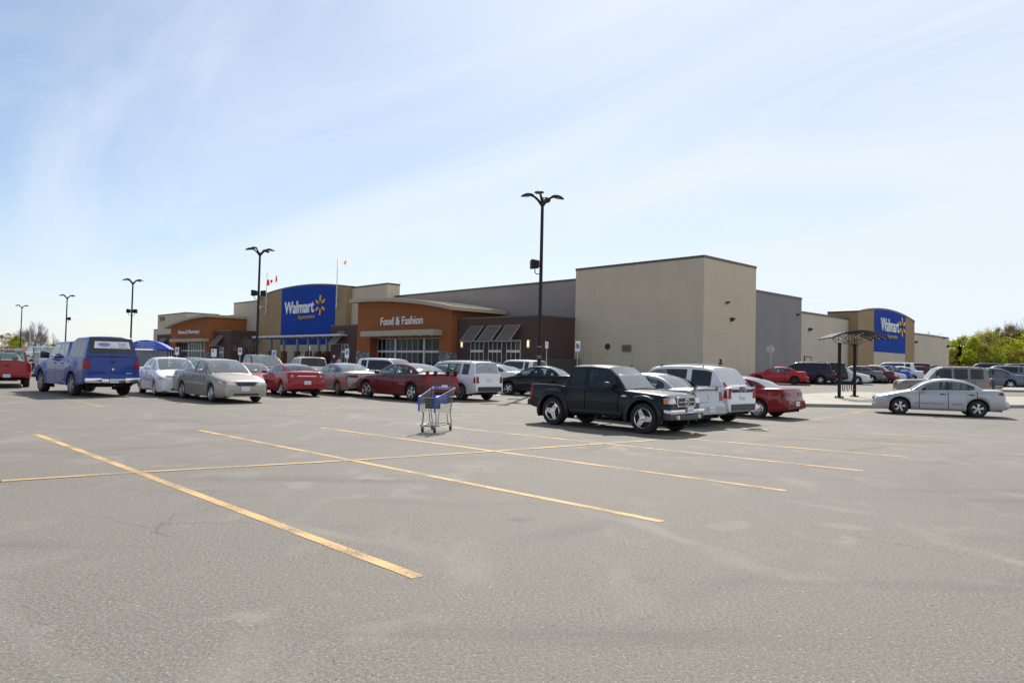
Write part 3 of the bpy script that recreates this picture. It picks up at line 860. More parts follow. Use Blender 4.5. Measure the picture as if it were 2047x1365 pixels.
def sedan(paintm, L=4.6, W=1.76, H=1.43, wb=2.66, fo=.93, nose=.66, hood=.93, trunk=1.02, cowl=1.22, t0=2.02, t1=3.0, rb=3.86, tail=None, rim='five', coupe=False, tails=None, front=True, glassset=None, r=.315, lamps=None, step=.14, grille=True, **kw):
    bz0, bz1 = hood + .01, trunk - .035
    sp = dict(L=L, W=W, H=H, wb=wb, fo=fo, r=r, paint=paintm, rim=rim, step=step,
        deck=[(0, .44), (.012, .57), (.05, nose), (.13, nose + .055), (.32, nose + .10), (.78, lerp(nose, hood, .74)), (cowl, hood), (cowl + .5, hood + .02), (lerp(cowl, rb, .6), trunk - .04), (rb - .1, trunk - .01), (L - .42, trunk), (L - .24, trunk - .015), (L - .17, trunk - .07), (L - .10, trunk - .34), (L - .075, trunk - .38), (L - .02, trunk - .40), (L, .54)],
        bot=[(0, .24), (.25, .19), (fo + .5, .2), (fo + wb - .4, .2), (L - .5, .24), (L - .1, .31), (L, .36)],
        hz=trunk - .20)
    dmid = lerp(t0, t1, .50)
    if coupe: sp['doors'] = [(cowl + .28, dmid + .35)]; wins = [(cowl + .42, dmid + .28), (dmid + .36, rb - .42)]
    else: sp['doors'] = [(cowl + .28, dmid), (dmid, dmid + .92)]; wins = [(cowl + .42, dmid - .05), (dmid + .05, t1 + .22), (t1 + .26, rb - .34)]
    g = glassset or [GL_WS, GL_WS] + [GL_CLEAR] * 6
    sp['gh'] = [dict(out=[(cowl - .03, hood - .02), (lerp(cowl, t0, .5), lerp(hood, H, .58)), (t0, H - .045), (lerp(t0, t1, .5), H), (t1, H - .035), (lerp(t1, rb, .5), lerp(H, trunk, .38)), (rb, trunk - .02)],
                     top=(t0, t1), roofz=H, belt=(bz0, bz1), wins=wins, glass=g, tumble=.20, taper=.10, rtaper=.06)]
    if tails is None: tails = [box_quad(W / 2 - .42, W / 2 - .09, trunk - .30, trunk - .12)]
    D = []
    for q in tails: D.append(('R', q, "taillight", kw.get('tailm', TAILR), 1, 5, 3, .008, None, True))
    if kw.get('tailwrap', True): D.append(('S', [(L - .26, trunk - .28), (L - .07, trunk - .29), (L - .09, trunk - .13), (L - .2, trunk - .14)], "taillight_wrap", kw.get('tailm', TAILR), 1, 4, 2, .008, None, True))
    if lamps is None: lamps = [(W / 2 - .52, nose - .075), (W / 2 - .12, nose - .055), (W / 2 - .11, nose + .06), (W / 2 - .5, nose + .03)]
    D.append(('F', lamps, "headlight", HEADL, 1, 6, 3, .01, None, True))
    D.append(('S', [(.16, nose - .05), (.36, nose + .0), (.44, nose + .075), (.22, nose + .04)], "headlight_wrap", HEADL, 1, 4, 2, .008, None, True))
    if grille: D.append(('F', box_quad(-.33, .33, nose - .10, nose + .01), "grille", BLACKPL, 1, 6, 2, .01))
    D.append(('F', box_quad(-.45, .45, .27, .34), "air_intake", BLACKPL, 1, 6, 2, .006))
    D.append(('S', box_quad(fo + .5, fo + wb - .5, .44, .475), "rub_strip", kw.get('stripm', paintm), 1, 10, 1, .012, None, True))
    sp['decals'] = D + kw.get('decals', [])
    ex = []
    if kw.get('plates', 'FR'):
        pz = kw.get('pz', (.44, .56))
        if 'F' in kw.get('plates', 'FR'): ex.append(lambda s, z=pz[0]: s.plate('F', 0, z))
        if 'R' in kw.get('plates', 'FR'): ex.append(lambda s, z=pz[1]: s.plate('R', 0, z))
    sp['extra'] = ex + kw.get('extra', [])
    for k in ('mirmat', 'scl', 'rimmat', 'handle', 'seat', 'mir', 'nosec', 'nosel', 'steer', 'tailc', 'bulge', 'shoulder', 'crown', 'flare', 'archgap', 'rows'):
        if k in kw: sp[k] = kw[k]
    return sp

def suv(paintm, L=4.7, W=1.83, H=1.74, wb=2.75, fo=.92, nose=.86, hood=1.06, belt=1.10, cowl=1.25, t0=1.95, tail=.14, rim='five', wins=None, glassset=None, r=.36, rails=True, clad=None, step=.14, slope=.34, **kw):
    D0 = L - tail
    sp = dict(L=L, W=W, H=H, wb=wb, fo=fo, r=r, paint=paintm, rim=rim, step=step, tw=.225,
        deck=[(0, .55), (.012, .72), (.06, nose), (.22, nose + .08), (.75, lerp(nose, hood, .8)), (cowl, hood), (cowl + .5, belt), (L - .3, belt), (L - .1, belt - .02), (L - .06, belt - .25), (L - .03, .78), (L, .62)],
        bot=[(0, .30), (.25, .25), (fo + .5, .26), (fo + wb - .4, .26), (L - .5, .29), (L - .1, .36), (L, .40)], hz=belt - .20, shoulder=.08, flare=.03)
    dm = lerp(t0, L - .6, .36)
    sp['doors'] = [(cowl + .25, dm), (dm, dm + .92)]
    if wins is None: wins = [(cowl + .38, dm - .05), (dm + .05, dm + .88), (dm + 1.0, L - slope - .22)]
    g = glassset or [GL_WS, GL_DARK, GL_TINT, GL_DARK, GL_DARK, GL_DARK]
    sp['gh'] = [dict(out=[(cowl - .03, hood - .02), (lerp(cowl, t0, .5), lerp(hood, H, .56)), (t0, H - .045), (lerp(t0, L, .35), H), (L - slope - .4, H - .012), (L - slope, H - .05), (lerp(L - slope, D0, .35), lerp(H, belt, .26)), (D0 - .03, belt - .01)],
                     top=(t0, L - slope + .02), roofz=H, belt=(hood + .03, belt + .0), wins=wins, glass=g, tumble=.15, taper=.08, head=.10, pillar=.06)]
    D = [('R', [(W / 2 - .27, belt - .34), (W / 2 - .10, belt - .34), (W / 2 - .13, belt - .06), (W / 2 - .24, belt - .06)], "taillight", TAILR, 1, 3, 4, .01, None, True),
         ('F', [(W / 2 - .52, nose - .08), (W / 2 - .13, nose - .1), (W / 2 - .12, nose + .06), (W / 2 - .5, nose + .05)], "headlight", HEADL, 1, 6, 3, .01, None, True),
         ('F', box_quad(-.34, .34, nose - .16, nose + .0), "grille", BLACKPL, 1, 6, 2, .01)]
    D.append(('R', box_quad(-.70, .70, .42, .62), "rear_bumper", kw.get('bump', paintm), 1, 10, 3, .03))
    D.append(('S', [(L - .16, belt - .32), (L - .05, belt - .33), (L - .09, belt - .07), (L - .15, belt - .08)], "taillight_wrap", TAILR, 1, 3, 2, .008, None, True))
    if clad: D.append(('S', box_quad(fo + .46, fo + wb - .46, .30, .46), "sill_cladding", clad, 1, 10, 2, .012, None, True))
    sp['decals'] = D + kw.get('decals', [])
    ex = [lambda s: s.plate('R', 0, kw.get('pzr', .84)), lambda s: s.plate('F', 0, .5)]
    if rails:
        def rl(s):
            for sy in (1, -1):
                y = s.W / 2 - .085 - .15 - .06; m = MB()
                a, b = t0 + .15, L - slope - .25
                m.tube([(s.X(a), sy * y, H - .02), (s.X(a + .12), sy * y, H + .045), (s.X(b - .12), sy * y, H + .045), (s.X(b), sy * y, H - .01)], .018, 6)
                m.build("roof_rail", BLACKPL, s.root, smooth_angle=50)
        ex.append(rl)
    sp['extra'] = ex + kw.get('extra', [])
    for k in ('mirmat', 'scl', 'rimmat', 'handle', 'seat', 'mir', 'nosec', 'steer', 'tailc', 'bulge', 'taill', 'flare'):
        if k in kw: sp[k] = kw[k]
    return sp

def minivan(paintm, **kw):
    a = dict(L=4.9, W=1.92, H=1.72, wb=2.9, fo=.98, nose=.74, hood=1.0, belt=1.06, cowl=1.0, t0=2.0, r=.33, rails=False, slope=.42)
    a.update(kw); return suv(paintm, **a)

def pickup(paintm, L=5.3, W=1.85, H=1.80, wb=3.3, fo=.9, nose=.98, hood=1.12, belt=1.16, rail=1.14, cowl=1.45, t0=2.05, t1=3.1, rb=3.32, floor=.78, r=.37, rim='five', wins=None, doors=None, step=.14, capout=None, glassset=None, **kw):
    sp = dict(L=L, W=W, H=H, wb=wb, fo=fo, r=r, paint=paintm, rim=rim, step=step, tw=.25, truck=True, archgap=.085,
        deck=[(0, .66), (.01, .80), (.05, nose - .03), (.2, nose + .03), (.8, lerp(nose, hood, .7)), (cowl, hood), (cowl + .3, belt - .01), (rb, belt - .0), (rb + .03, rail), (L - .06, rail), (L - .04, rail - .2), (L - .03, .72), (L, .66)],
        bot=[(0, .46), (.3, .42), (fo + .55, .38), (fo + wb - .5, .38), (L - .7, .42), (L - .1, .50), (L, .54)], hz=belt - .20, shoulder=.06, flare=.05, bulge=.03,
        bed=(rb + .06, L - .1, floor), capbed=False, smooth=False, nosec=.13, nosel=.6, tailc=.04, taill=.3)
    sp['doors'] = doors or [(cowl + .15, lerp(t0, t1, .62))]
    wins = wins or [(cowl + .3, lerp(t0, t1, .62) - .05), (lerp(t0, t1, .62) + .06, t1 + .04)]
    g = glassset or [GL_WS] + [GL_CLEAR] * 5
    sp['gh'] = [dict(out=[(cowl - .03, hood - .02), (lerp(cowl, t0, .5), lerp(hood, H, .58)), (t0, H - .04), (lerp(t0, t1, .5), H), (t1, H - .015), (t1 + .06, H - .07), (rb, belt - .02)],
                     top=(t0, t1 + .04), roofz=H, belt=(belt - .0, belt - .0), wins=wins, glass=g, tumble=.13, taper=.05, head=.09, pillar=.06, smooth=False)]
    if capout:
        sp['capbed'] = True
        sp['gh'].append(dict(out=capout, top=(0, capout[-2][0] - .02), roofz=max(p[1] for p in capout), belt=(rail + .0, rail), wins=kw.get('capwins', []), glass=[GL_DARK] * 6, tumble=.17, ws=False, inset=.075, head=.13, pillar=.05, smooth=False, cap=True))
    D = [('R', box_quad(W / 2 - .20, W / 2 - .035, rail - .42, rail - .04), "taillight", TAILR, 1, 2, 4, .012, None, True),
         ('S', box_quad(L - .16, L - .05, rail - .42, rail - .04), "taillight_wrap", TAILR, 1, 2, 4, .01, None, True),
         ('R', box_quad(-.11, .11, rail - .19, rail - .12), "tailgate_handle", BLACKPL, 1, 3, 1, .014),
         ('R', [(-W / 2 + .215, rail - .01), (-W / 2 + .225, rail - .01), (-W / 2 + .225, .70), (-W / 2 + .215, .70)], "tailgate_gap", SEAM, 1, 1, 4, .003, .004),
         ('R', [(W / 2 - .215, rail - .01), (W / 2 - .225, rail - .01), (W / 2 - .225, .70), (W / 2 - .215, .70)], "tailgate_gap", SEAM, 1, 1, 4, .003, .004)]
    sp['decals'] = D + kw.get('decals', [])
    bm = kw.get('bump', CHROME)
    def bumper(s):
        m = MB(); x = s.X(L + (.06 if bm is not BLACKPL else -.02))
        m.cbox((x, 0, .60), (.2, W * .42, .15), .03); 
        for sy in (1, -1): m.cbox((x, sy * W * .34, .62), (.2, W * .28, .19), .04)
        m.build("rear_bumper", bm, s.root, smooth_angle=40)
        h = MB().cbox((x - .02, 0, .42), (.25, .08, .08), .01).build("tow_hitch", BLACKPL, s.root)
        q = MB().cbox((x - .104, 0, .60), (.008, .34, .17), .002).build("plate_recess", BLACKPL, s.root)
        p = MB().cbox((x - .115, 0, .60), (.016, .305, .152), .006).build("licence_plate", PLATE, s.root)
        t = MB()
        for yy in (-.10, -.07, -.04, -.01, .045, .075, .105): t.box(x - .125, x - .1235, yy - .009, yy + .009, .565, .63)
        t.build("plate_characters", PLATEB, p)
    sp['extra'] = [bumper] + kw.get('extra', [])
    for k in ('mirmat', 'scl', 'rimmat', 'handle', 'seat', 'mir', 'mirsize', 'steer', 'rows', 'tw', 'flare', 'archgap', 'wheelin'):
        if k in kw: sp[k] = kw[k]
    return sp

GRP = "vehicles parked on the lot"
def put(px, py, dq, dl, sp, head):
    """car whose point dq metres behind its nose and dl metres to its left touches the ground at pixel px,py"""
    p = G(px, py); a = radians(head); d = Vector((cos(a), sin(a), 0)); l = Vector((-sin(a), cos(a), 0))
    k = sp.get('scl', 1); c = p + d * (dq - sp['L'] / 2) * k - l * dl * k
    c.z = gz(c.x, c.y)
    return tuple(c), a
def car(name, label, cat, sp, px, py, dq, dl, head, group=GRP):
    pos, a = put(px, py, dq, dl, sp, head)
    return Car(name, label, cat, pos, a, sp, group)
def fwheel(sp, side):  # near side ground contact, front / rear
    return sp['fo'], side * (sp['W'] / 2 - .1)
def rwheel(sp, side): return sp['fo'] + sp['wb'], side * (sp['W'] / 2 - .1)

P_BLACK = paint((0.007, 0.007, 0.010), 0.0, 0.45); P_SILVER = paint((0.44, 0.44, 0.445), .55); P_WHITE = paint((0.76, 0.76, 0.775)); P_CREAM = paint((0.66, 0.65, 0.58))
P_RED = paint((0.30, 0.008, 0.012)); P_MAROON = paint((0.13, 0.008, 0.012)); P_BLUE = paint((0.008, 0.042, 0.25)); P_GOLD = paint((0.36, 0.32, 0.26), .45)
P_TAN = paint((0.22, 0.20, 0.17), .4); P_BRONZE = paint((0.30, 0.265, 0.235), .4); P_DRED = paint((0.20, 0.006, 0.010)); P_CHAR = paint((0.035, 0.037, 0.042))
P_PLUM = paint((0.020, 0.016, 0.035)); P_GREY = paint((0.16, 0.17, 0.18), .4); P_BGREY = paint((0.13, 0.15, 0.19), .4); P_BRED = paint((0.42, 0.012, 0.018)); P_PBLUE = paint((0.03, 0.07, 0.42))

# --- black pickup in front
def oval(mb, c, ry, rz, t, x, n=24, wob=None):
    pts = [(x, c[0] + ry * cos(2 * pi * i / n), c[1] + rz * sin(2 * pi * i / n)) for i in range(n + 1)]
    mb.tube(pts, t, 6, caps=False)
def black_truck_extra(s):
    W = s.W; x0 = s.L / 2
    g = MB()   # chrome grille ring with two bars and a winged emblem
    g.prism([(-.42, .71), (.42, .71), (.48, .80), (.43, .96), (.30, .985), (-.30, .985), (-.43, .96), (-.48, .80)], 'x', x0 - .10, x0 + .02)
    gr = g.build("grille_surround", CHROME, s.root, smooth_angle=30)
    MB().prism([(-.37, .745), (.37, .745), (.43, .82), (.385, .94), (-.385, .94), (-.43, .82)], 'x', x0 + .012, x0 + .024).build("grille_opening", BLACKPL, gr)
    e = MB(); e.box(x0 + .024, x0 + .036, -.40, -.09, .83, .855); e.box(x0 + .024, x0 + .036, .09, .40, .83, .855)
    oval(e, (0, .845), .10, .075, .012, x0 + .035)
    e.tube([(x0 + .036, -.085, .875), (x0 + .036, -.03, .86), (x0 + .036, 0, .825), (x0 + .036, .03, .86), (x0 + .036, .085, .875)], .010, 5)
    e.build("grille_emblem", CHROME, gr, smooth_angle=40)
    b = MB(); b.cbox((x0 + .01, 0, .60), (.18, W * .60, .12), .03)
    for sy in (1, -1): b.cbox((x0 - .04, sy * W * .375, .60), (.26, W * .25, .13), .04)
    b.build("front_bumper", CHROME, s.root, smooth_angle=40)
    v = MB(); v.cbox((x0 - .01, 0, .455), (.22, W * .64, .15), .04)
    for sy in (1, -1): v.cbox((x0 - .08, sy * W * .38, .47), (.26, W * .24, .17), .05)
    v.build("bumper_valance", GREYPL, s.root, smooth_angle=40)
    for sy in (1, -1): MB().lathe([(.001, .13), (.055, .125), (.06, .06)], 16, 'x', (x0 - .02, sy * .52, .46)).build("fog_lamp", HEADL, s.root, smooth_angle=40)
    f = MB().cbox((x0 + .14, 0, .64), (.018, .305, .155), .006).build("licence_plate", PLATE, s.root)
    t = MB()
    for yy in (-.10, -.07, -.04, -.01, .045, .075, .105): t.box(x0 + .149, x0 + .1505, yy - .009, yy + .009, .605, .672)
    t.build("plate_characters", PLATEB, f)
    # dark flares over the wheels
    for a in (s.fa, s.ra):
        for sy in (1, -1):
            m = MB(); R0, R1 = s.arch - .02, s.arch + .085; pts = []
            for k in range(15):
                t_ = pi * (-.06 + 1.12 * k / 14)
                pts.append((t_, cos(t_), sin(t_)))
            vs = []; fs = []
            for (t_, c, sn) in pts:
                z0 = s.r * .98 + R0 * sn; z1 = s.r * .98 + R1 * sn; y = s.half(a) + .052
                vs += [(s.X(a) - R0 * c, sy * (y + .015), z0), (s.X(a) - R1 * c, sy * (y - .005), z1), (s.X(a) - R1 * c, sy * (y - .06), z1 + .01), (s.X(a) - R0 * c, sy * (y - .12), z0)]
            for k in range(14):
                for j in range(4): fs.append((k * 4 + j, k * 4 + (j + 1) % 4, k * 4 + 4 + (j + 1) % 4, k * 4 + 4 + j))
            m.add(vs, fs).build("wheel_flare", s.sp['paint'], s.root, smooth_angle=40)
    for sy in (1, -1):
        MB().box(s.X(s.ra + s.arch + .07), s.X(s.ra + s.arch + .055), sy * (W / 2 - .12) - .13, sy * (W / 2 - .12) + .13, .22, .55).build("mud_flap", RUBBER, s.root)
    w_ = MB()
    for yy in (.45, -.15): w_.tube([(s.X(1.36), yy, 1.10), (s.X(1.50), yy - .35, 1.20)], .012, 5)
    w_.build("wiper", BLACKPL, s.root)
    # dark film on tailgate edge, rail caps
    for sy in (1, -1):
        MB().box(s.X(s.L - .1), s.X(3.62), sy * (W / 2 - .105) - .035, sy * (W / 2 - .105) + .035, 1.138, 1.158).build("bed_rail_cap", plain("rail_cap_plastic", (0.05, 0.05, 0.055), .35), s.root)
sp = pickup(P_BLACK, scl=.915, L=4.80, W=1.70, H=1.735, wb=3.08, fo=.75, nose=.98, hood=1.09, belt=1.13, rail=1.135, cowl=1.38, t0=2.02, t1=3.22, rb=3.50, floor=.72, r=.405, rim='tri', rimmat=CHROME, wheelin=-.03, tw=.26, flare=.06, archgap=.10,
    doors=[(1.55, 2.68)], wins=[(1.72, 2.62), (2.78, 3.26)], glassset=[GL_WS, GL_TINT, GL_TINT, GL_DARK],
    mirsize=(.14, .22, .19), mir=(1.82, 1.21), mirmat=BLACKPL, handle=BLACKPL, bump=BLACKPL, rows=[2.35, 3.05],
    extra=[black_truck_extra],
    decals=[('F', [(.49, .81), (.80, .80), (.78, .94), (.50, .955)], "headlight", HEADL, 1, 6, 3, .014, None, True),
            ('S', [(.03, .80), (.17, .81), (.18, .92), (.05, .93)], "turn_signal", AMBER, 1, 3, 3, .012, None, True),
            ('S', [(1.30, .93), (1.44, .93), (1.44, .97), (1.30, .97)], "fender_badge", PLATE, 1, 2, 1, .008, None, True),
            ('S', [(L_, .44) for L_ in (1.45,)] + [(3.2, .44), (3.2, .52), (1.45, .52)], "rocker_panel", BLACKPL, 1, 8, 1, .01, None, True)])
car("pickup_truck", "black extended cab pickup with chrome grille and three spoke wheels", "pickup truck", sp, 1289.3, 866.5, *fwheel(sp, -1), -44.0)

# --- silver sedan seen from the side, right
sp = sedan(P_SILVER, L=4.36, W=1.70, H=1.36, wb=2.53, fo=.84, nose=.62, hood=.90, trunk=.995, cowl=1.20, t0=1.98, t1=2.86, rb=3.62, rim='twin', nosec=.30, nosel=.95, handle=BLACKPL, stripm=plain("silver_trim", (0.25, 0.255, 0.275), .4), mirmat=BLACKPL,
    tailm=TAILR, decals=[('S', box_quad(.36, .50, .485, .525), "side_marker", AMBER, 1, 2, 1, .008, None, True), ('S', [(3.98, .86), (4.27, .78), (4.26, .925), (4.05, .93)], "taillight_side", TAILR, 1, 5, 3, .012, None, True)], r=.312, tailwrap=False)
car("sedan", "silver sedan parked broadside in front of the bike shelter island", "car", sp, 1798.5, 827.6, *fwheel(sp, 1), 158.0)

# --- gold sedan facing the camera
sp = sedan(P_GOLD, L=4.81, W=1.795, H=1.49, wb=2.72, fo=.94, nose=.71, hood=.97, trunk=1.06, cowl=1.22, t0=2.08, t1=3.15, rb=4.0, rim='cover', plates='R', mirmat=P_GOLD, handle=P_GOLD, grille=False,
    lamps=[(.38, .62), (.80, .655), (.79, .80), (.44, .735)], r=.325, seat=SEATT,
    decals=[('F', [(-.30, .60), (.30, .60), (.36, .74), (-.36, .74)], "grille", BLACKPL, 1, 8, 3, .014), ('F', [(-.37, .735), (.37, .735), (.38, .755), (-.38, .755)], "grille_bar", CHROME, 1, 8, 1, .02),
            ('F', [(.69, .67), (.81, .67), (.80, .76), (.70, .76)], "turn_signal", AMBER, 1, 3, 2, .016, None, True)], extra=[lambda s: s.plate('F', -.04, .50, .012)])
car("sedan", "gold beige sedan facing the camera beside the blue pickup", "car", sp, 424.1, 804.0, *fwheel(sp, -1), -45.5)

# --- blue pickup with cap
def blue_truck_extra(s):
    L, W = s.L, s.W
    # white notice band on the rear cap glass with lettering
    x0, z0, x1, z1 = s.X(5.64), 2.07, s.X(5.712), 1.81
    def P(y, t, o=.02):
        x = lerp(x0, x1, t); z = lerp(z0, z1, t); n = Vector((z0 - z1, 0, x0 - x1)).normalized()
        return (x - abs(n.x) * o, y, z + n.z * 0)
    pl = MB().add([P(-.64, 1), P(.64, 1), P(.59, 0), P(-.59, 0)], [(0, 1, 2, 3)]).build("window_sticker", PLATE, s.root)
    tx = MB()
    vs = [P(.28 + .22 * cos(2 * pi * i / 20), .45 - .26 * sin(2 * pi * i / 20), .024) for i in range(20)]
    tx.add(vs, [tuple(range(20))])
    for (a, b, t0_, t1_) in ((-.10, .12, .78, .86), (-.50, -.20, .22, .34), (-.48, -.22, .45, .60), (-.54, -.18, .76, .90), (.14, .42, .80, .86)):
        n = max(2, int((b - a) / .05))
        for k in range(n):
            u0 = lerp(a, b, k / n); u1 = u0 + (b - a) / n * .72
            tx.add([P(u0, t1_, .024), P(u1, t1_, .024), P(u1, t0_, .024), P(u0, t0_, .024)], [(0, 1, 2, 3)])
    tx.build("sticker_lettering", plain("sticker_grey_ink", (0.22, 0.24, 0.42), .6), pl)
    MB().cbox((s.X(5.83), 0, 1.50), (.05, .14, .05), .015).build("cap_latch", BLACKPL, s.root)
    m = MB().cbox((s.X(L - .03) - .03, .0, 1.02), (.05, .09, .1), .03).build("tailgate_emblem", CHROME, s.root)
    t = MB()
    for yy in (-.50, -.55, -.60, -.66): t.cbox((s.X(L - .035) - .006, yy, .88), (.012, .035, .05), .003)
    t.build("tailgate_badge", CHROME, s.root)
sp = pickup(P_BLUE, L=5.85, W=1.98, H=2.06, wb=3.6, fo=.98, nose=1.20, hood=1.34, belt=1.39, rail=1.46, cowl=1.5, t0=2.1, t1=3.62, rb=3.90, floor=.9, r=.43, tw=.27, wheelin=.0, rim='five', rimmat=DALLOY, flare=.07, archgap=.10,
    doors=[(1.65, 2.75), (2.75, 3.6)], wins=[(1.85, 2.68), (2.82, 3.55)], glassset=[GL_WS, GL_DARK, GL_CLEAR, GL_TINT],
    mirsize=(.16, .30, .26), mir=(1.95, 1.52), mirmat=BLACKPL, handle=BLACKPL, rows=[2.55, 3.35],
    capout=[(3.93, 1.47), (3.95, 2.06), (4.3, 2.20), (5.52, 2.23), (5.58, 2.18), (5.79, 1.48)], capwins=[(4.15, 4.50), (4.56, 4.95), (5.05, 5.38)],
    extra=[blue_truck_extra])
car("pickup_truck", "blue crew cab pickup with blue bed cap and sticker on the rear glass", "pickup truck", sp, 146.7, 790.8, *rwheel(sp, 1), 139.0)

# --- red truck at the left edge
sp = pickup(P_RED, L=5.7, W=2.0, H=1.86, wb=3.65, fo=1.0, rail=1.25, belt=1.22, hood=1.2, nose=1.05, cowl=1.5, t0=2.1, t1=3.3, rb=3.6, r=.40, scl=.90, bump=P_RED, mirmat=BLACKPL, tw=.27, wins=[(1.8, 2.6), (2.7, 3.25)])
car("pickup_truck", "bright red pickup seen from behind at the left edge", "pickup truck", sp, 55, 773.5, *rwheel(sp, -1), 126.0)

# --- white sedan with dark hood deflector
def hood_deflector(s):
    m = MB(); s.decal('F', [(-.62, .775), (.62, .775), (.60, .815), (-.60, .815)], "hood_deflector", BLACKPL, s.root, 1, 10, 1, .03)
sp = sedan(P_WHITE, L=4.57, W=1.79, H=1.50, wb=2.68, fo=.92, nose=.70, hood=.99, trunk=1.08, cowl=1.1, t0=2.0, t1=3.0, rb=3.85, rim='five', r=.32, plates='R', extra=[hood_deflector], decals=[('S', [(.20, .69), (.30, .71), (.30, .76), (.21, .74)], "turn_signal", AMBER, 1, 2, 2, .014, None, True)])
car("sedan", "white sedan with dark hood deflector between blue pickup and gold sedan", "car", sp, 311, 791.5, *fwheel(sp, -1), -52.0)

# --- red compact seen from behind
sp = sedan(P_RED, scl=.95, L=4.58, W=1.74, H=1.41, wb=2.64, fo=.93, nose=.64, hood=.93, trunk=1.09, cowl=1.25, t0=2.05, t1=2.95, rb=3.9, coupe=True, rim='five', tails=[[(W_, .86) for W_ in (.60,)] + [(.70, .86), (.70, .96), (.60, .96)]], tailwrap=False, glassset=[GL_WS, GL_TINT, GL_DARK, GL_DARK, GL_DARK], pz=(.44, .62),
    decals=[('R', box_quad(-.42, .42, .895, .925), "trunk_trim", CHROME, 1, 6, 1, .014)], tailm=plain("round_tail_lens", (0.55, 0.30, 0.30), .15, coat=1))
car("compact_car", "bright red two door car seen from behind beside the gold sedan", "car", sp, 563.5, 791.5, *rwheel(sp, 1), 127.0)

# --- bronze sedan
sp = sedan(P_BRONZE, L=4.74, W=1.78, H=1.40, wb=2.72, fo=.95, nose=.64, hood=.93, trunk=1.03, cowl=1.25, t0=2.1, t1=3.05, rb=3.95, rim='cover', rimmat=DALLOY, tails=[[(.36, .80), (.82, .84), (.80, .93), (.34, .93)]], tailm=TAILD, pz=(.44, .52), r=.32)
car("sedan", "bronze grey sedan with wide dark taillights between two red cars", "car", sp, 676.4, 790.0, *rwheel(sp, 1), 130.0)

# --- maroon sedan with wing
def wing(s):
    L = s.L; m = MB(); z = 1.09; hw = s.W / 2 - .12; pts = []
    m.prism([(s.X(L - .30), z + .085), (s.X(L - .05), z + .105), (s.X(L - .04), z + .125), (s.X(L - .28), z + .115)], 'y', -hw, hw)
    for yy in (-hw + .05, -.33, .33, hw - .05):
        m.prism([(s.X(L - .28), z - .06), (s.X(L - .1), z - .06), (s.X(L - .08), z + .11), (s.X(L - .25), z + .10)], 'y', yy - .03, yy + .03)
    m.build("rear_wing", s.sp['paint'], s.root)
sp = sedan(P_MAROON, L=5.0, W=1.82, H=1.48, wb=3.05, fo=.95, nose=.74, hood=1.0, trunk=1.09, cowl=1.45, t0=2.3, t1=3.35, rb=4.35, rim='five', r=.355, tails=[[(.50, .80), (.86, .80), (.84, 1.0), (.52, 1.0)]], mirmat=BLACKPL, extra=[wing], pz=(.44, .60), handle=P_MAROON, steer=.18)
car("sedan", "dark maroon sedan with rear wing parked behind the shopping cart", "car", sp, 823.6, 801.8, *rwheel(sp, 1), 136.5)

# --- white SUV
sp = suv(P_WHITE, scl=.95, L=4.75, W=1.78, H=1.72, wb=2.86, fo=.90, rim='five', rimmat=DALLOY, bump=BLACKPL, belt=1.12, glassset=[GL_WS, GL_WS, GL_CLEAR, GL_TINT, GL_DARK], r=.365, pzr=.93, clad=BLACKPL)
car("suv", "white SUV with black rear bumper beside the maroon winged sedan", "suv", sp, 922, 799.8, *rwheel(sp, 1), 135.0)

# --- minivan with dark glass
sp = minivan(P_WHITE, scl=.93, L=5.0, H=1.78, glassset=[GL_WS, GL_DARK, GL_DARK, GL_DARK, GL_DARK], rails=True)
car("minivan", "white minivan with dark side glass behind bronze sedan", "van", sp, 797, 777, *fwheel(sp, -1), -35.0)

# --- silver white pickup, seen from behind
sp = pickup(P_CREAM, scl=.88, L=5.6, W=2.0, H=1.86, wb=3.55, r=.39, rail=1.25, belt=1.2, hood=1.2, t1=3.3, rb=3.55, glassset=[GL_WS, GL_DARK, GL_DARK, GL_DARK], step=.2)
car("pickup_truck", "cream pickup with red roof lamp behind the red two door car", "pickup truck", sp, 664, 775, *rwheel(sp, -1), 125.0)

# --- cream sedan and black sedan behind the white SUV
sp = sedan(P_CREAM, L=4.9, W=1.85, H=1.47, wb=2.9, nose=.76, hood=1.02, trunk=1.10, cowl=1.4, t0=2.2, t1=3.3, rb=4.2, r=.35, rim='five', step=.2)
car("sedan", "cream white sedan between the white SUV and the black sedan", "car", sp, 1003, 783.5, *rwheel(sp, 1), 146.0)
sp = sedan(P_BLACK, L=4.45, W=1.74, H=1.46, wb=2.53, fo=.89, nose=.68, hood=.96, trunk=1.05, cowl=1.15, t0=2.0, t1=2.95, rb=3.7, rim='five', r=.32, mirmat=BLACKPL)
car("sedan", "black sedan with its nose left behind the black pickup's bed", "car", sp, 1016.5, 788.8, *fwheel(sp, 1), 152.0)
sp = sedan(P_SILVER, L=4.75, W=1.78, H=1.45, wb=2.8, nose=.7, step=.2)
car("sedan", "pale silver sedan behind the black sedan and the black pickup", "car", sp, 1134, 779, *fwheel(sp, 1), 146.0)
sp = suv(P_WHITE, L=4.6, H=1.70, rim='five', step=.2, rails=False, glassset=[GL_WS, GL_CLEAR, GL_DARK, GL_DARK, GL_DARK])
car("suv", "small white SUV behind the near lamp post by the brick wing", "suv", sp, 1046, 772, *rwheel(sp, 1), 136.0)
sp = sedan(P_CREAM, L=4.6, step=.25)
car("sedan", "white sedan roof peeking between maroon sedan and white SUV", "car", sp, 838, 782, *fwheel(sp, 1), 133.0)

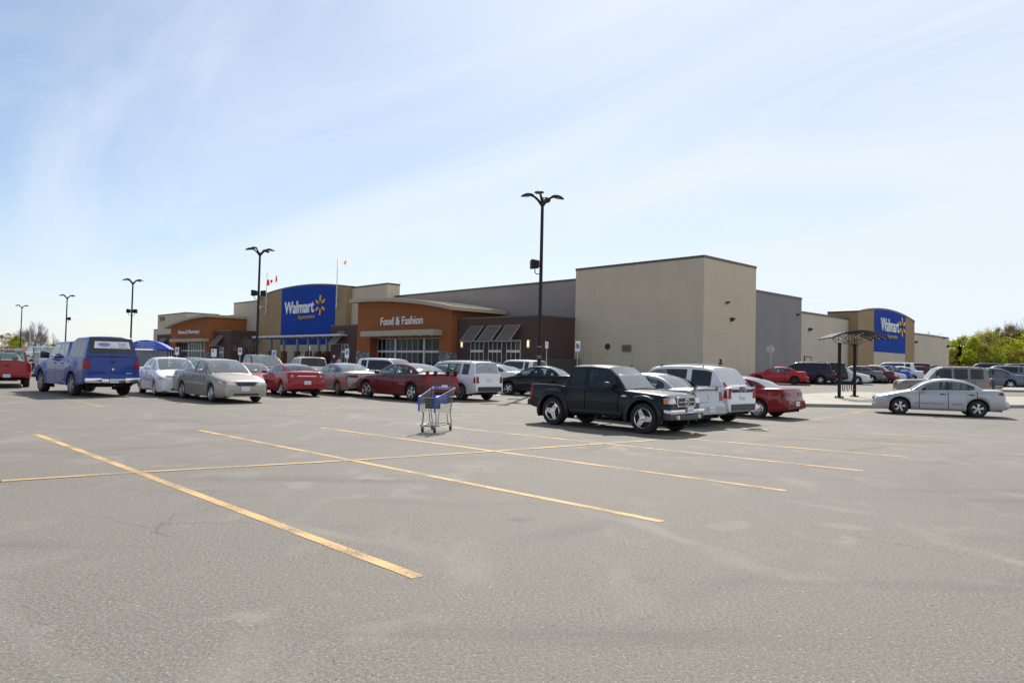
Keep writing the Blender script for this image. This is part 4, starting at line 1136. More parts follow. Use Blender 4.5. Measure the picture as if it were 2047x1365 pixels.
# --- three cars behind the black pickup
def lip(s):
    L = s.L; z = 1.05; hw = s.W / 2 - .2
    MB().prism([(s.X(L - .28), z + .06), (s.X(L - .04), z + .085), (s.X(L - .035), z + .10), (s.X(L - .26), z + .085)], 'y', -hw, hw).build("rear_wing", s.sp['paint'], s.root)
    for yy in (-hw + .1, hw - .1): MB().box(s.X(L - .15), s.X(L - .22), yy - .04, yy + .04, z - .06, z + .075).build("wing_post", s.sp['paint'], s.root)
sp = sedan(P_SILVER, scl=.96, L=4.58, W=1.73, H=1.44, wb=2.62, fo=.93, nose=.66, hood=.95, trunk=1.05, cowl=1.25, t0=2.05, t1=3.0, rb=3.8, rim='five', tails=[[(.56, .72), (.80, .72), (.80, .98), (.64, .98)]], tailm=TAILR, extra=[lip], pz=(.44, .50))
car("sedan", "silver sedan with small rear wing just behind the black pickup", "car", sp, 1389, 846.0, *rwheel(sp, -1), 133)
sp = suv(P_WHITE, scl=.93, L=4.75, W=1.84, H=1.76, wb=2.83, fo=.95, rim='five', clad=GREYPL, bump=GREYPL, belt=1.13, slope=.75, r=.36, pzr=.80,
    glassset=[GL_WS, GL_SKY, GL_CLEAR, GL_DARK, GL_DARK], wins=[(1.62, 2.45), (2.55, 3.2), (3.38, 4.1)],
    decals=[('R', [(.62, 1.02), (.80, 1.02), (.74, 1.28), (.64, 1.28)], "taillight_upper", TAILR, 1, 3, 4, .02, None, True), ('R', box_quad(-.62, .62, .98, 1.16), "lower_rear_window", GL_DARK, 1, 8, 2, .012)])
car("suv", "white SUV with grey lower cladding between silver and red sedans", "suv", sp, 1456, 841, *rwheel(sp, -1), 133)
sp = sedan(P_DRED, scl=.95, L=4.5, W=1.72, H=1.39, wb=2.55, fo=.9, nose=.62, hood=.92, trunk=1.03, cowl=1.25, t0=2.0, t1=2.85, rb=3.75, coupe=True, rim='cover', tails=[[(.30, .78), (.78, .80), (.78, .90), (.30, .90)]], tailm=TAILD, pz=(.44, .52))
car("coupe", "dark red coupe beside the white SUV nearest the bike shelter", "car", sp, 1515.4, 835.3, *rwheel(sp, 1), 137.0)

# --- tan SUV with spare wheel beyond the island
def spare(s):
    m = MB(); m.lathe([(.001, .20), (.26, .19), (.34, .16), (.36, .08), (.34, 0), (.001, 0)], 28, 'x', (-s.L / 2 - .22, 0.05, .92))
    m.build("spare_wheel", GREYPL, s.root, smooth_angle=40)
    for k in (.3, .72):
        b = MB().tube([(s.X(lerp(1.95, 4.0, k)), -.62, s.H + .05), (s.X(lerp(1.95, 4.0, k)), .62, s.H + .05)], .022, 6); b.build("roof_crossbar", BLACKPL, s.root)
sp = suv(P_TAN, L=4.43, W=1.82, H=1.82, wb=2.65, fo=.78, nose=.98, hood=1.12, belt=1.16, cowl=1.45, t0=2.02, r=.37, slope=.24, rim='five', extra=[spare], clad=GREYPL, wins=[(1.8, 2.55), (2.66, 3.3), (3.42, 4.02)])
car("suv", "tan boxy SUV with spare wheel on its tail behind the silver sedan", "suv", sp, 1828, 800, sp['fo'], .8, 162.0)

# --- far row along the side of the store
FR = "cars in the far row beside the store"
def far(kind, col, px, py, head, label, cat, name, end='r', **kw):
    g = kw.pop('glassset', None)
    sp = kind(col, step=.22, **({'glassset': g} if g else {}), **kw)
    dq, dl = (rwheel(sp, 1) if end == 'r' else fwheel(sp, 1))
    car(name, label, cat, sp, px, py, dq, dl, head, FR)
DK = [GL_TINT, GL_DARK, GL_DARK, GL_DARK, GL_DARK]
far(sedan, P_BRED, 1588, 769.5, 158, "bright red coupe, nearest of the far row beside the store", "car", "coupe", coupe=True, rim='steel', rimmat=STEEL, L=4.6, H=1.36)
far(minivan, P_PLUM, 1640, 768, 150, "dark plum minivan behind the bright red coupe", "van", "minivan", glassset=DK, rails=True)
far(suv, P_CHAR, 1668, 767, 150, "charcoal SUV between plum minivan and shelter post", "suv", "suv", glassset=DK)
far(sedan, P_MAROON, 1692, 766.5, 150, "maroon hatchback seen between the two shelter posts", "car", "hatchback", H=1.5)
far(sedan, P_WHITE, 1716, 767, -30, "white sedan facing out behind the right shelter post", "car", "sedan", end='f', H=1.5)
far(sedan, P_GREY, 1742, 766, 150, "grey sedan right of the shelter beside the white sedan", "car", "sedan")
far(sedan, P_MAROON, 1764, 765.5, 150, "dark maroon sedan between the grey and red sedans", "car", "sedan")
far(sedan, P_RED, 1771, 764.5, -30, "red sedan facing out next to the pale sedan", "car", "sedan", end='f')
far(sedan, P_CREAM, 1789, 764, -30, "pale cream sedan facing out beside the blue compact", "car", "sedan", end='f', H=1.48)
far(sedan, P_PBLUE, 1800, 765, 150, "bright blue compact car in the far row", "car", "compact_car", H=1.47, L=4.3, wb=2.5, rb=3.5, t1=2.8)
far(suv, P_WHITE, 1808, 762, 150, "white roofed SUV directly behind the blue compact", "suv", "suv", glassset=DK)
far(sedan, P_WHITE, 1824, 764.5, 150, "white sedan right of the blue compact", "car", "sedan", H=1.4)
far(minivan, P_CHAR, 1842, 762, 150, "charcoal minivan right of the small white sedan", "van", "minivan", glassset=DK)
far(sedan, P_DRED, 1864, 763, 150, "dark red sedan tucked behind the charcoal minivan", "car", "sedan")
far(suv, P_BLACK, 1893, 758, 150, "black SUV with pale roof edge under the store's corner", "suv", "suv", glassset=DK)
far(sedan, P_BGREY, 2020, 777, 152, "blue grey sedan right of the tan SUV's spare wheel", "car", "sedan", H=1.5)
far(suv, P_BLACK, 2002, 768, 152, "black SUV half hidden by the tan SUV and blue grey sedan", "suv", "suv", glassset=DK, H=1.78)
far(suv, P_GREY, 2042, 774, 152, "grey hatchback SUV at the right edge", "suv", "suv", H=1.65, L=4.3)
far(minivan, P_CHAR, 2072, 772, 152, "dark van cut by the right edge", "van", "minivan", glassset=DK, H=1.8)

# --- back rows, left
BR = "cars in the rows before the store entrance"
def back(kind, col, px, py, head, label, cat, name, end, sd, **kw):
    sp = kind(col, step=.24, **kw)
    dq, dl = (rwheel(sp, sd) if end == 'r' else fwheel(sp, sd))
    car(name, label, cat, sp, px, py, dq, dl, head, BR)
back(pickup, P_CHAR, 508, 775, -52, "charcoal pickup facing the camera behind the red two door car", "pickup truck", "pickup_truck", 'f', -1, H=1.9, scl=.9, glassset=[GL_WS, GL_TINT, GL_TINT, GL_TINT], W=1.95)
back(sedan, P_CREAM, 575, 768, -48, "pale car glinting in the sun behind the charcoal pickup", "car", "sedan", 'f', 1, H=1.62)
back(sedan, P_RED, 486, 786, -52, "red sedan with white mirror half hidden by the gold sedan", "car", "sedan", 'f', -1, mirmat=WHITEP, scl=.9, H=1.46)
back(sedan, P_CHAR, 372, 768, 133, "dark sedan roof behind the white and gold sedans", "car", "sedan", 'r', 1, H=1.46)
back(pickup, P_GREY, 70, 752, -42, "grey pickup facing the lane between red and blue trucks", "pickup truck", "pickup_truck", 'f', -1, H=1.86, W=1.95)
back(sedan, P_WHITE, 52, 742, -45, "white car just right of the red pickup's cab", "car", "sedan", 'f', -1)
back(sedan, P_CREAM, 42, 753, 133, "pale sedan tucked behind the red pickup", "car", "sedan", 'r', -1)

# ------------------------------------------------------------------ the store
TH = radians(133.3)
PAD = 0.62
C0 = at_depth(1404.5, 740, 60.0); C0.z = PAD
FD = Vector((cos(TH), sin(TH), 0)); OD = Vector((-sin(TH), cos(TH), 0))     # along the front (leftwards), outwards
def PWALL(px, py, wv):
    """front-parallel plane wv metres in front of the corner: -> u along front, z above pad"""
    d = ray(px, py); n = OD
    t = ((C0 + OD * wv) - EYE).dot(n) / d.dot(n); p = EYE + d * t - C0
    return p.dot(FD), p.z
def PSIDE(px, py, uv):
    d = ray(px, py); n = FD
    t = ((C0 + FD * uv) - EYE).dot(n) / d.dot(n); p = EYE + d * t - C0
    return p.dot(OD), p.z
T_BEIGE = stucco("beige_stucco", (0.60, 0.50, 0.37)); T_TAN = stucco("tan_stucco", (0.36, 0.25, 0.14)); T_PALE = stucco("pale_stucco", (0.57, 0.49, 0.38))
T_GREY = stucco("grey_stucco", (0.33, 0.285, 0.265)); T_GREY2 = stucco("side_grey_stucco", (0.27, 0.25, 0.245)); T_BLUE = stucco("blue_panel", (0.016, 0.060, 0.34), .06)
T_ORANGE = stucco("orange_stucco", (0.31, 0.108, 0.042), .05); T_BROWN = block_mat("brown_masonry", (0.085, 0.050, 0.044), (0.100, 0.060, 0.052), (0.065, 0.042, 0.038), .8, .2)
T_COPE = plain("coping_metal", (0.10, 0.082, 0.065), .5); T_CREAMTRIM = plain("cream_trim", (0.43, 0.36, 0.265), .7, noise=.05); T_ROOF = plain("roof_membrane", (0.28, 0.28, 0.27), .8)
T_ROOFM = plain("standing_seam_roof", (0.42, 0.37, 0.29), .45); T_ALU = plain("window_aluminium", (0.62, 0.63, 0.66), .45, .2); T_STONE = stone_mat()
T_GLASSD = plain("store_glass", (0.012, 0.014, 0.018), .04, spec=.18); T_SLAT = plain("awning_slat", (0.135, 0.105, 0.095), .6); T_AWF = plain("awning_frame", (0.30, 0.26, 0.235), .5)
T_LETTER = plain("letter_white", (0.80, 0.80, 0.82), .4); T_YEL = plain("spark_yellow", (0.78, 0.36, 0.012), .4); T_DARKIN = plain("shop_interior", (0.03, 0.025, 0.025), .9)
T_LAMPGLOW = plain("sconce_glow", (0.9, 0.8, 0.5), .5, emit=(1.0, 0.80, 0.42), estr=1.1)
ST = thing("store_building", "long beige big box store with orange entrances, brown wings and blue sign towers", "store", C0, TH)
def wall(name, mat, u0, u1, w0, w1, z1, z0=-1.2, cope=.22, copemat=None):
    o = MB().box(min(u0, u1), max(u0, u1), min(w0, w1), max(w0, w1), z0, z1).build(name, mat, ST)
    if cope:
        e = .04
        MB().box(min(u0, u1) - e, max(u0, u1) + e, min(w0, w1) - e, max(w0, w1) + e, z1, z1 + cope).build("coping", copemat or T_COPE, o)
    return o
U = lambda px, wv, py=690: PWALL(px, py, wv)[0]
Wd = lambda px, uv, py=690: PSIDE(px, py, uv)[0]
# corner block
zc = PWALL(1404, 515, 0)[1]; uB = U(1149.5, 0, 640); wB = Wd(1510.5, 0, 640)
blk = wall("corner_block", T_BEIGE, 0, uB, 0, wB, zc)
# right side, stepping down
w1_ = Wd(1602, .35, 650); zG = PSIDE(1514, 584, .35)[1]
sg = wall("side_wall", T_GREY2, .35, 12, wB, w1_, zG)
w2_ = Wd(1716, .6, 680); zH = PSIDE(1606, 626.5, .6)[1]
sb = wall("side_wall", T_PALE, .6, 12, w1_, w2_, zH)
# side sign tower (arched parapet)
ut = -.5
wt0, wt1 = Wd(1715.5, ut, 660), Wd(1828, ut, 680)
def arch_tower(name, along, a0, a1, base, depth, ztop0, ztop1, rise, mat, zb=-1.2):
    """wall with an arched top. along 'w' (side) or 'u' (front)"""
    n = 24; poly = [(a0, zb)] + [(lerp(a0, a1, i / n), lerp(ztop0, ztop1, i / n) + rise * (1 - (2 * i / n - 1) ** 2)) for i in range(n + 1)] + [(a1, zb)]
    m = MB(); m.prism(poly, 'x' if along == 'w' else 'y', base, depth)
    o = m.build(name, mat, ST, smooth_angle=25)
    c = MB(); n2 = len(poly)
    for i in range(1, n2 - 2):
        (p, z), (q, z2) = poly[i], poly[i + 1]
        d = .05; lo, hi = min(base, depth) - d, max(base, depth) + d
        vs = []
        for (aa, zz) in ((p, z), (q, z2)):
            for dd in (lo, hi):
                for k in (0.003, .22): vs.append(((dd, aa, zz + k) if along == 'w' else (aa, dd, zz + k)))
        c.add(vs, [(0, 1, 3, 2), (4, 6, 7, 5), (0, 4, 5, 1), (2, 3, 7, 6), (1, 5, 7, 3), (0, 2, 6, 4)])
    c.build("coping", T_COPE, o)
    return o
za, zb_, zp = PSIDE(1716, 620.5, ut)[1], PSIDE(1827, 641, ut)[1], PSIDE(1768, 616.5, ut)[1]
tw2 = arch_tower("sign_tower", 'w', wt0, wt1, ut, 3.0, za - .22, zb_ - .22, zp - (za + zb_) / 2, T_TAN)
def arch_panel(name, along, a0, a1, b0, b1, plane, thick, z0, zt0, zt1, rise, mat, parent):
    """panel clipped by the tower's arch; b0..b1 is the tower's own span"""
    n = 16; poly = [(a0, z0)]
    for i in range(n + 1):
        a = lerp(a0, a1, i / n); t = (a - b0) / (b1 - b0)
        poly.append((a, lerp(zt0, zt1, t) + rise * (1 - (2 * t - 1) ** 2) - .02))
    poly.append((a1, z0))
    m = MB().prism(poly, 'x' if along == 'w' else 'y', plane, plane + thick)
    return m.build(name, mat, parent)
pz0 = PSIDE(1778, 705, ut)[1]
bp2 = arch_panel("blue_panel", 'w', Wd(1747.5, ut, 660), Wd(1809, ut, 680), wt0, wt1, ut, -.06, pz0, za - .22, zb_ - .22, zp - (za + zb_) / 2, T_BLUE, tw2)
MB().box(ut - .045, ut - .002, min(Wd(1746, ut), Wd(1808.5, ut)), max(Wd(1746, ut), Wd(1808.5, ut)), -1.1, pz0 - .004).build("lower_panel", T_PALE, tw2)
br_ = MB()
for dz in (0, -.8): br_.tube([(4.5, wt0 + 6.0, za - 3.2 + dz), (2.2, wt0 - .1, za - .6 + dz)], .09, 6)
br_.build("tower_brace", GALV, tw2)
w3_ = Wd(1896.5, .6, 700); zE = PSIDE(1830, 665.5, .6)[1]
wall("side_wall", T_PALE, .6, 12, wt1, w3_, zE - .2)
# front: grey wall above the brown wing
uG = U(800, -1.2, 620); zGw = PWALL(1120, 564, -1.2)[1]
wall("front_wall", T_GREY, uB, uG + 6, -1.2, -4, zGw)
# brown wing
uW0 = uB; wW = 5.2; uW1 = U(905, wW, 690); zW = PWALL(1000, 635.5, wW)[1]
wing_ = wall("brown_wing", T_BROWN, uW0, uW1, wW, -1.1, zW, cope=.16)
# entrance porches
def text_mesh(body, height, depth, offset=0.0, width=None):
    c = bpy.data.curves.new("lettering", 'FONT'); c.body = body; c.size = 1; c.extrude = .5; c.offset = offset; c.align_x = 'CENTER'; c.resolution_u = 3
    o = bpy.data.objects.new("lettering", c); COL.objects.link(o)
    bpy.context.view_layer.update()
    me = bpy.data.meshes.new_from_object(o.evaluated_get(bpy.context.evaluated_depsgraph_get()))
    bpy.data.objects.remove(o)
    xs_ = [v.co.x for v in me.vertices]; ys_ = [v.co.y for v in me.vertices]
    x0, x1, y0, y1 = min(xs_), max(xs_), min(ys_), max(ys_)
    ky = height / (y1 - y0); kx = (width / (x1 - x0)) if width else ky
    for v in me.vertices:
        v.co = Vector(((v.co.x - (x0 + x1) / 2) * kx, (v.co.y - (y0 + y1) / 2) * ky, (v.co.z + .5) * depth))
    return me
MF = Matrix(((-1, 0, 0), (0, 0, 1), (0, 1, 0))).to_4x4()      # lettering on the front
MSD = Matrix(((0, 0, -1), (-1, 0, 0), (0, 1, 0))).to_4x4()    # lettering on the side
def lettering(name, body, mat, side, pos, height, width, parent, depth=.12, offset=.012):
    me = text_mesh(body, height, depth, offset, width); me.materials.append(mat)
    o = bpy.data.objects.new(name, me); COL.objects.link(o); o.parent = parent
    o.matrix_local = Matrix.Translation(pos) @ (MSD if side else MF)
    return o
def spark(side, pos, R, parent):
    m = MB()
    for k in range(6):
        a = pi / 2 + k * pi / 3; c, s = cos(a), sin(a)
        pts = []
        for i in range(17):
            t = 2 * pi * i / 16; x = .66 * R + .34 * R * cos(t); wv = .105 * R * (1 + .25 * cos(t)) * sin(t) * 1.25
            pts.append((x * c - wv * s, x * s + wv * c))
        m.prism(pts[:-1], 'z', 0, .14)
    o = m.build("spark_emblem", T_YEL, parent, smooth_angle=30); o.matrix_local = Matrix.Translation(pos) @ (MSD if side else MF)
    return o
def storefront(parent, u0, u1, wpl, z0, z1, ztran, nlo, nup, door=None):
    """aluminium frame with a transom band; panes above and below"""
    f = MB(); t = .05
    f.box(u0, u1, wpl - .05, wpl + .06, ztran - .12, ztran + .12); f.box(u0, u1, wpl - .05, wpl + .05, z1 - .08, z1); f.box(u0, u1, wpl - .05, wpl + .05, z0, z0 + .1)
    for k in range(nup + 1): x = lerp(u0, u1, k / nup); f.box(x - t / 2, x + t / 2, wpl - .045, wpl + .045, ztran + .12, z1 - .08)
    for k in range(nlo + 1): x = lerp(u0, u1, k / nlo); f.box(x - t / 2, x + t / 2, wpl - .045, wpl + .045, z0 + .1, ztran - .12)
    o = f.build("window_frame", T_ALU, parent)
    MB().box(u0, u1, wpl - .03, wpl - .02, z0 + .05, z1 - .05).build("window_glass", T_GLASSD, parent)
    return o
def porch(pxl, pxr, wP, pxtop, rooftxt, txt, lean):
    """orange entrance: pxl/pxr front corners"""
    u1, u0 = U(pxl, wP), U(pxr, wP)
    return u0, u1
# Food porch
wF = 5.95
uF1, uF0 = U(713.5, wF, 690), U(902.3, wF, 690)
zFl, zFr, zFm = PWALL(716, 606, wF)[1], PWALL(902, 618, wF)[1], PWALL(800, 604.5, wF)[1]
def arch_z(u, ua, ub, za_, zb__, rise): 
    t = (u - ua) / (ub - ua); return lerp(za_, zb__, t) + rise * (1 - (2 * t - 1) ** 2)
n = 20
rise = zFm - (zFl + zFr) / 2
def porch_body(name, ua, ub, za_, zb__, rise, wp, wback, dz):
    pol = [(lerp(ua, ub, i / n), arch_z(lerp(ua, ub, i / n), ua, ub, za_, zb__, rise)) for i in range(n + 1)]
    m = MB()
    uL0, uL1, hd = dz[0], dz[1], dz[2]
    m.prism([(ua, hd)] + pol + [(ub, hd)], 'y', wback, wp)
    m.box(ua, uL0, wp - 2.2, wp, -1, hd); m.box(uL1, ub, wp - 2.2, wp, -1, hd)
    m.box(ua, ub, wback, wp - 2.2, -1, hd)
    return m.build(name, T_ORANGE, ST, smooth_angle=20)
zD = PWALL(800, 676, wF - 1.0)[1]
uD0, uD1 = U(877, wF, 710), U(739, wF, 710)
fp = porch_body("entrance_porch", uF0, uF1, zFr, zFl, rise, wF, -1.1, (uD0, uD1, zD))
def curved_roof(ua, ub, za_, zb__, rise, w0, w1, ohr, ohl, th, parent, seams=True):
    m = MB(); a, b = ua - ohr, ub + ohl; N = 24
    def zz(u): return arch_z(u, ua, ub, za_, zb__, rise)
    top = [(lerp(a, b, i / N), zz(lerp(a, b, i / N)) + th) for i in range(N + 1)]; bot = [(u, z - th + .004) for u, z in top][::-1]
    m.prism(top + bot, 'y', w0, w1)
    o = m.build("curved_roof", T_CREAMTRIM, parent, smooth_angle=25)
    s_ = MB()
    for k in range(int((b - a) / .6)):
        u = a + .3 + k * .6
        s_.add([(u - .03, w0 + .1, zz(u) + th + .002), (u + .03, w0 + .1, zz(u) + th + .002), (u + .03, w1 - .1, zz(u) + th + .002), (u - .03, w1 - .1, zz(u) + th + .002), (u - .02, w0 + .1, zz(u) + th + .06), (u + .02, w0 + .1, zz(u) + th + .06), (u + .02, w1 - .1, zz(u) + th + .06), (u - .02, w1 - .1, zz(u) + th + .06)],
               [(0, 1, 5, 4), (1, 2, 6, 5), (2, 3, 7, 6), (3, 0, 4, 7), (4, 5, 6, 7)])
    s_.build("roof_seam", T_ROOFM, o)
    return o
curved_roof(uF0, uF1, zFr, zFl, rise, -1.0, wF + .9, 1.1, .7, .42, fp)
def cream_canopy(pxl, pxr, pyt, pyb, wp, out_, parent):
    wq = wp + out_
    a, b = U(pxr, wq, pyt), U(pxl, wq, pyt); zt = PWALL((pxl + pxr) / 2, pyt, wq)[1]; zb2 = PWALL((pxl + pxr) / 2, pyb, wq)[1]
    o = MB().box(a, b, wp + .003, wq, zb2, zt).build("entrance_canopy", T_CREAMTRIM, parent)
    m = MB()
    for k in range(7):
        u = lerp(a, b, (k + .5) / 7); m.lathe([(.11, zb2 - .05), (.13, zb2 + .01)], 10, 'z', (u, wp + out_ * .5, 0)); m.lathe([(.001, zb2 - .05), (.11, zb2 - .05)], 10, 'z', (u, wp + out_ * .5, 0))
    m.build("canopy_downlight", T_LETTER, o)
cream_canopy(720.5, 865, 660, 671, wF, 1.3, fp)
def entrance_front(parent, ua, ub, wp, zt, ztr):
    wpl = wp - 1.1; k1, k2 = lerp(ua, ub, .285), lerp(ua, ub, .70)
    for (a, b, q) in ((ua + .05, k1, 3), (k1 + .28, k2, 5), (k2 + .28, ub - .05, 4)):
        storefront(parent, a, b, wpl, -.6, zt, ztr, q, q)
    for kk in (k1, k2): MB().box(kk + .01, kk + .27, wpl - .1, wpl + .12, -.6, zt).build("entrance_post", T_ALU, parent)
    # open leaf
    MB().box(ua + .35, ua + 1.25, wpl + .05, wpl + .075, -.5, ztr - .13).build("open_doorway", T_DARKIN, parent)
zTr = PWALL(800, 702.5, wF - 1.1)[1]
entrance_front(fp, uD0, uD1, wF, zD, zTr)
for a, b in ((uF0, uD0), (uD1, uF1)):
    zS = PWALL(720, 702.5, wF)[1]
    MB().box(a - .06 if a == uF0 else a + .003, b - .003 if a == uF0 else b + .06, wF - 2.1, wF + .07, -1.1, zS).build("stone_base", T_STONE, fp)
z_t = PWALL(803, 641, wF)[1]
hF = PWALL(803, 633.5, wF)[1] - PWALL(803, 650, wF)[1]
lettering("entrance_lettering", "Food & Fashion", T_LETTER, False, ((U(761, wF) + U(845, wF)) / 2, wF + .01, z_t), hF, abs(U(761, wF) - U(845, wF)), fp, .1, .008)
# awnings and windows on the brown wing
def awning(u0, u1, zt, zb2, wp, reach, parent):
    f = MB(); t = .05
    P = lambda u, k: (u, wp + .05 + reach * k, lerp(zt, zb2, k))
    for u in (u0, u1): f.tube([P(u, 0), P(u, 1)], t, 6)
    for k in (0, 1): f.tube([P(u0, k), P(u1, k)], t, 6)
    for u in (u0, u1): f.tube([(u, wp, zb2), P(u, 1)], t * .7, 6)
    o = f.build("awning", T_AWF, parent)
    s_ = MB(); N = 13
    for i in range(N):
        k0, k1 = (i + .12) / N, (i + .80) / N
        a, b = P(u0 + .05, k0), P(u1 - .05, k0); c, d = P(u1 - .05, k1), P(u0 + .05, k1)
        s_.add([a, b, c, d] + [(x, y + .012, z + .03) for x, y, z in (a, b, c, d)], [(0, 1, 2, 3), (7, 6, 5, 4), (0, 4, 5, 1), (1, 5, 6, 2), (2, 6, 7, 3), (3, 7, 4, 0)])
    s_.build("awning_slats", T_SLAT, o)
zA1 = PWALL(1000, 651, wW)[1]; zA0 = PWALL(990, 682.5, wW + 1.3)[1]
for (a, b) in ((942, 967), (976, 1003), (1012.5, 1041)):
    awning(U(b, wW, 652), U(a, wW, 652), zA1, zA0, wW, 1.45, wing_)
zT = PWALL(990, 702, wW)[1]; zWt = PWALL(990, 680, wW)[1]; zWb = PWALL(990, 726, wW)[1]
for (a, b) in ((942.5, 968), (978, 1004), (1014, 1041.5)):
    storefront(wing_, U(b, wW), U(a, wW), wW + .06, zWb, zWt, zT, 3, 3)
o_ = MB().box(U(1041, wW), U(1035, wW), wW + .045, wW + .05, zT + .15, zWt - .1).build("orange_poster", T_ORANGE, wing_)
for px in (925.5, 1058):
    uu = U(px, wW, 685); z0, z1 = PWALL(px, 693, wW)[1], PWALL(px, 681, wW)[1]
    s_ = MB().box(uu - .13, uu + .13, wW + .003, wW + .16, z0 - .12, z1 + .1).build("wall_sconce", T_ALU, wing_)
    MB().cbox((uu, wW + .19, (z0 + z1) / 2), (.17, .06, z1 - z0), .01).build("sconce_lens", T_LAMPGLOW, s_)
gate = MB()
wg0, wg1 = wW - .5, .4; zg = PSIDE(1120, 717, uW0)[1]
gate.box(uB - .9, uB - .8, wg1, wg0 + 1.5, -1, zg)
gate.box(uB - .95, uB - .75, wg1 - .05, wg1 + .1, -1, zg + .1); gate.box(uB - .95, uB - .75, wg0 + 1.4, wg0 + 1.5, -1, zg + .1)
gate.build("service_screen", plain("service_screen_paint", (0.07, 0.062, 0.055), .6), ST)
# doors, vents and lamps on the corner block
def wall_door(parent, pxa, pxb, pyt, wp, side=False, mat=T_BEIGE):
    if side:
        a, zt = PSIDE(pxa, pyt, wp); b, _ = PSIDE(pxb, pyt, wp)
        f = MB().box(wp - .05, wp - .002, min(a, b), max(a, b), -1, zt).build("service_door", mat, parent)
        MB().box(wp - .08, wp - .06, min(a, b) + .1, min(a, b) + .2, .9, 1.05).build("door_handle", BLACKPL, f)
        fr = MB().box(wp - .09, wp - .003, max(a, b) + .002, max(a, b) + .10, -1, zt + .1); fr.box(wp - .09, wp - .003, min(a, b) - .1, min(a, b) - .002, -1, zt + .1); fr.box(wp - .09, wp - .003, min(a, b), max(a, b), zt + .002, zt + .1); fr.build("door_frame", T_COPE, f)
    else:
        a, zt = PWALL(pxa, pyt, wp); b, _ = PWALL(pxb, pyt, wp); lo, hi = min(a, b), max(a, b)
        f = MB().box(lo, hi, wp + .002, wp + .05, -1, zt).build("service_door", mat, parent)
        fr = MB().box(hi + .002, hi + .08, wp + .003, wp + .09, -1, zt + .08); fr.box(lo - .08, lo - .002, wp + .003, wp + .09, -1, zt + .08); fr.box(lo, hi, wp + .003, wp + .09, zt + .002, zt + .08); fr.build("door_frame", T_BEIGE, f)
        MB().box(lo + .1, lo + .2, wp + .06, wp + .09, .9, 1.05).build("door_handle", BLACKPL, f)
wall_door(blk, 1169, 1185, 704, 0); wall_door(blk, 1244, 1266, 705.5, 0)
a, z1 = PWALL(1244.5, 689, 0); b, z0 = PWALL(1262, 703.5, 0)
v_ = MB().box(b, a, .003, .10, z0, z1).build("wall_vent", plain("vent_frame", (0.22, 0.19, 0.14), .6), blk)
sl_ = MB()
for k in range(8): zz_ = lerp(z0 + .06, z1 - .06, (k + .5) / 8); sl_.box(b + .06, a - .06, .102, .13, zz_ - .03, zz_ + .02)
sl_.build("vent_louvre", plain("vent_louvre_paint", (0.15, 0.125, 0.09), .6), v_)
uu, zz_ = PWALL(1215, 692.5, 0); MB().lathe([(.001, .16), (.16, .15), (.27, .10), (.30, .003)], 18, 'y', (uu, 0, zz_)).build("round_fixture", BLACKPL, blk, smooth_angle=40)
def wall_lamp(parent, px, py, uv, mat=BLACKPL, sz=.32):
    wv, zv = PSIDE(px, py, uv)
    m = MB().cbox((uv - .14, wv, zv), (.26, sz, sz), .05); m.prism([(uv - .27, zv - .1), (uv - .45, zv - .2), (uv - .27, zv + .12)], 'y', wv - sz / 2, wv + sz / 2) if False else m.cbox((uv - .30, wv, zv + .04), (.20, sz * .9, sz * .55), .05)
    m.build("wall_lamp", mat, parent, smooth_angle=40)
wall_lamp(blk, 1461, 638.5, 0); wall_lamp(blk, 1452, 605, 0, T_COPE, .22)
wall_lamp(sb, 1617, 658.5, .6); wall_lamp(sg, 1593, 629, .35, T_COPE, .22); wall_lamp(tw2, 1829, 683.5, ut); wall_lamp(sb, 1893.5, 692, .6, BLACKPL, .36); wall_lamp(sb, 1886, 676, .6, T_COPE, .24)
wall_door(sb, 1608, 1620, 713.5, .6, True, T_PALE)
# raised beige parapet behind the food porch
uP0, uP1 = U(774, 0, 600), U(688, 0, 600); zP = PWALL(740, 572.5, 0)[1]
wP1 = Wd(799, uP0, 590)
wall("raised_parapet", T_BEIGE, uP0, uP1, 0, wP1, zP)
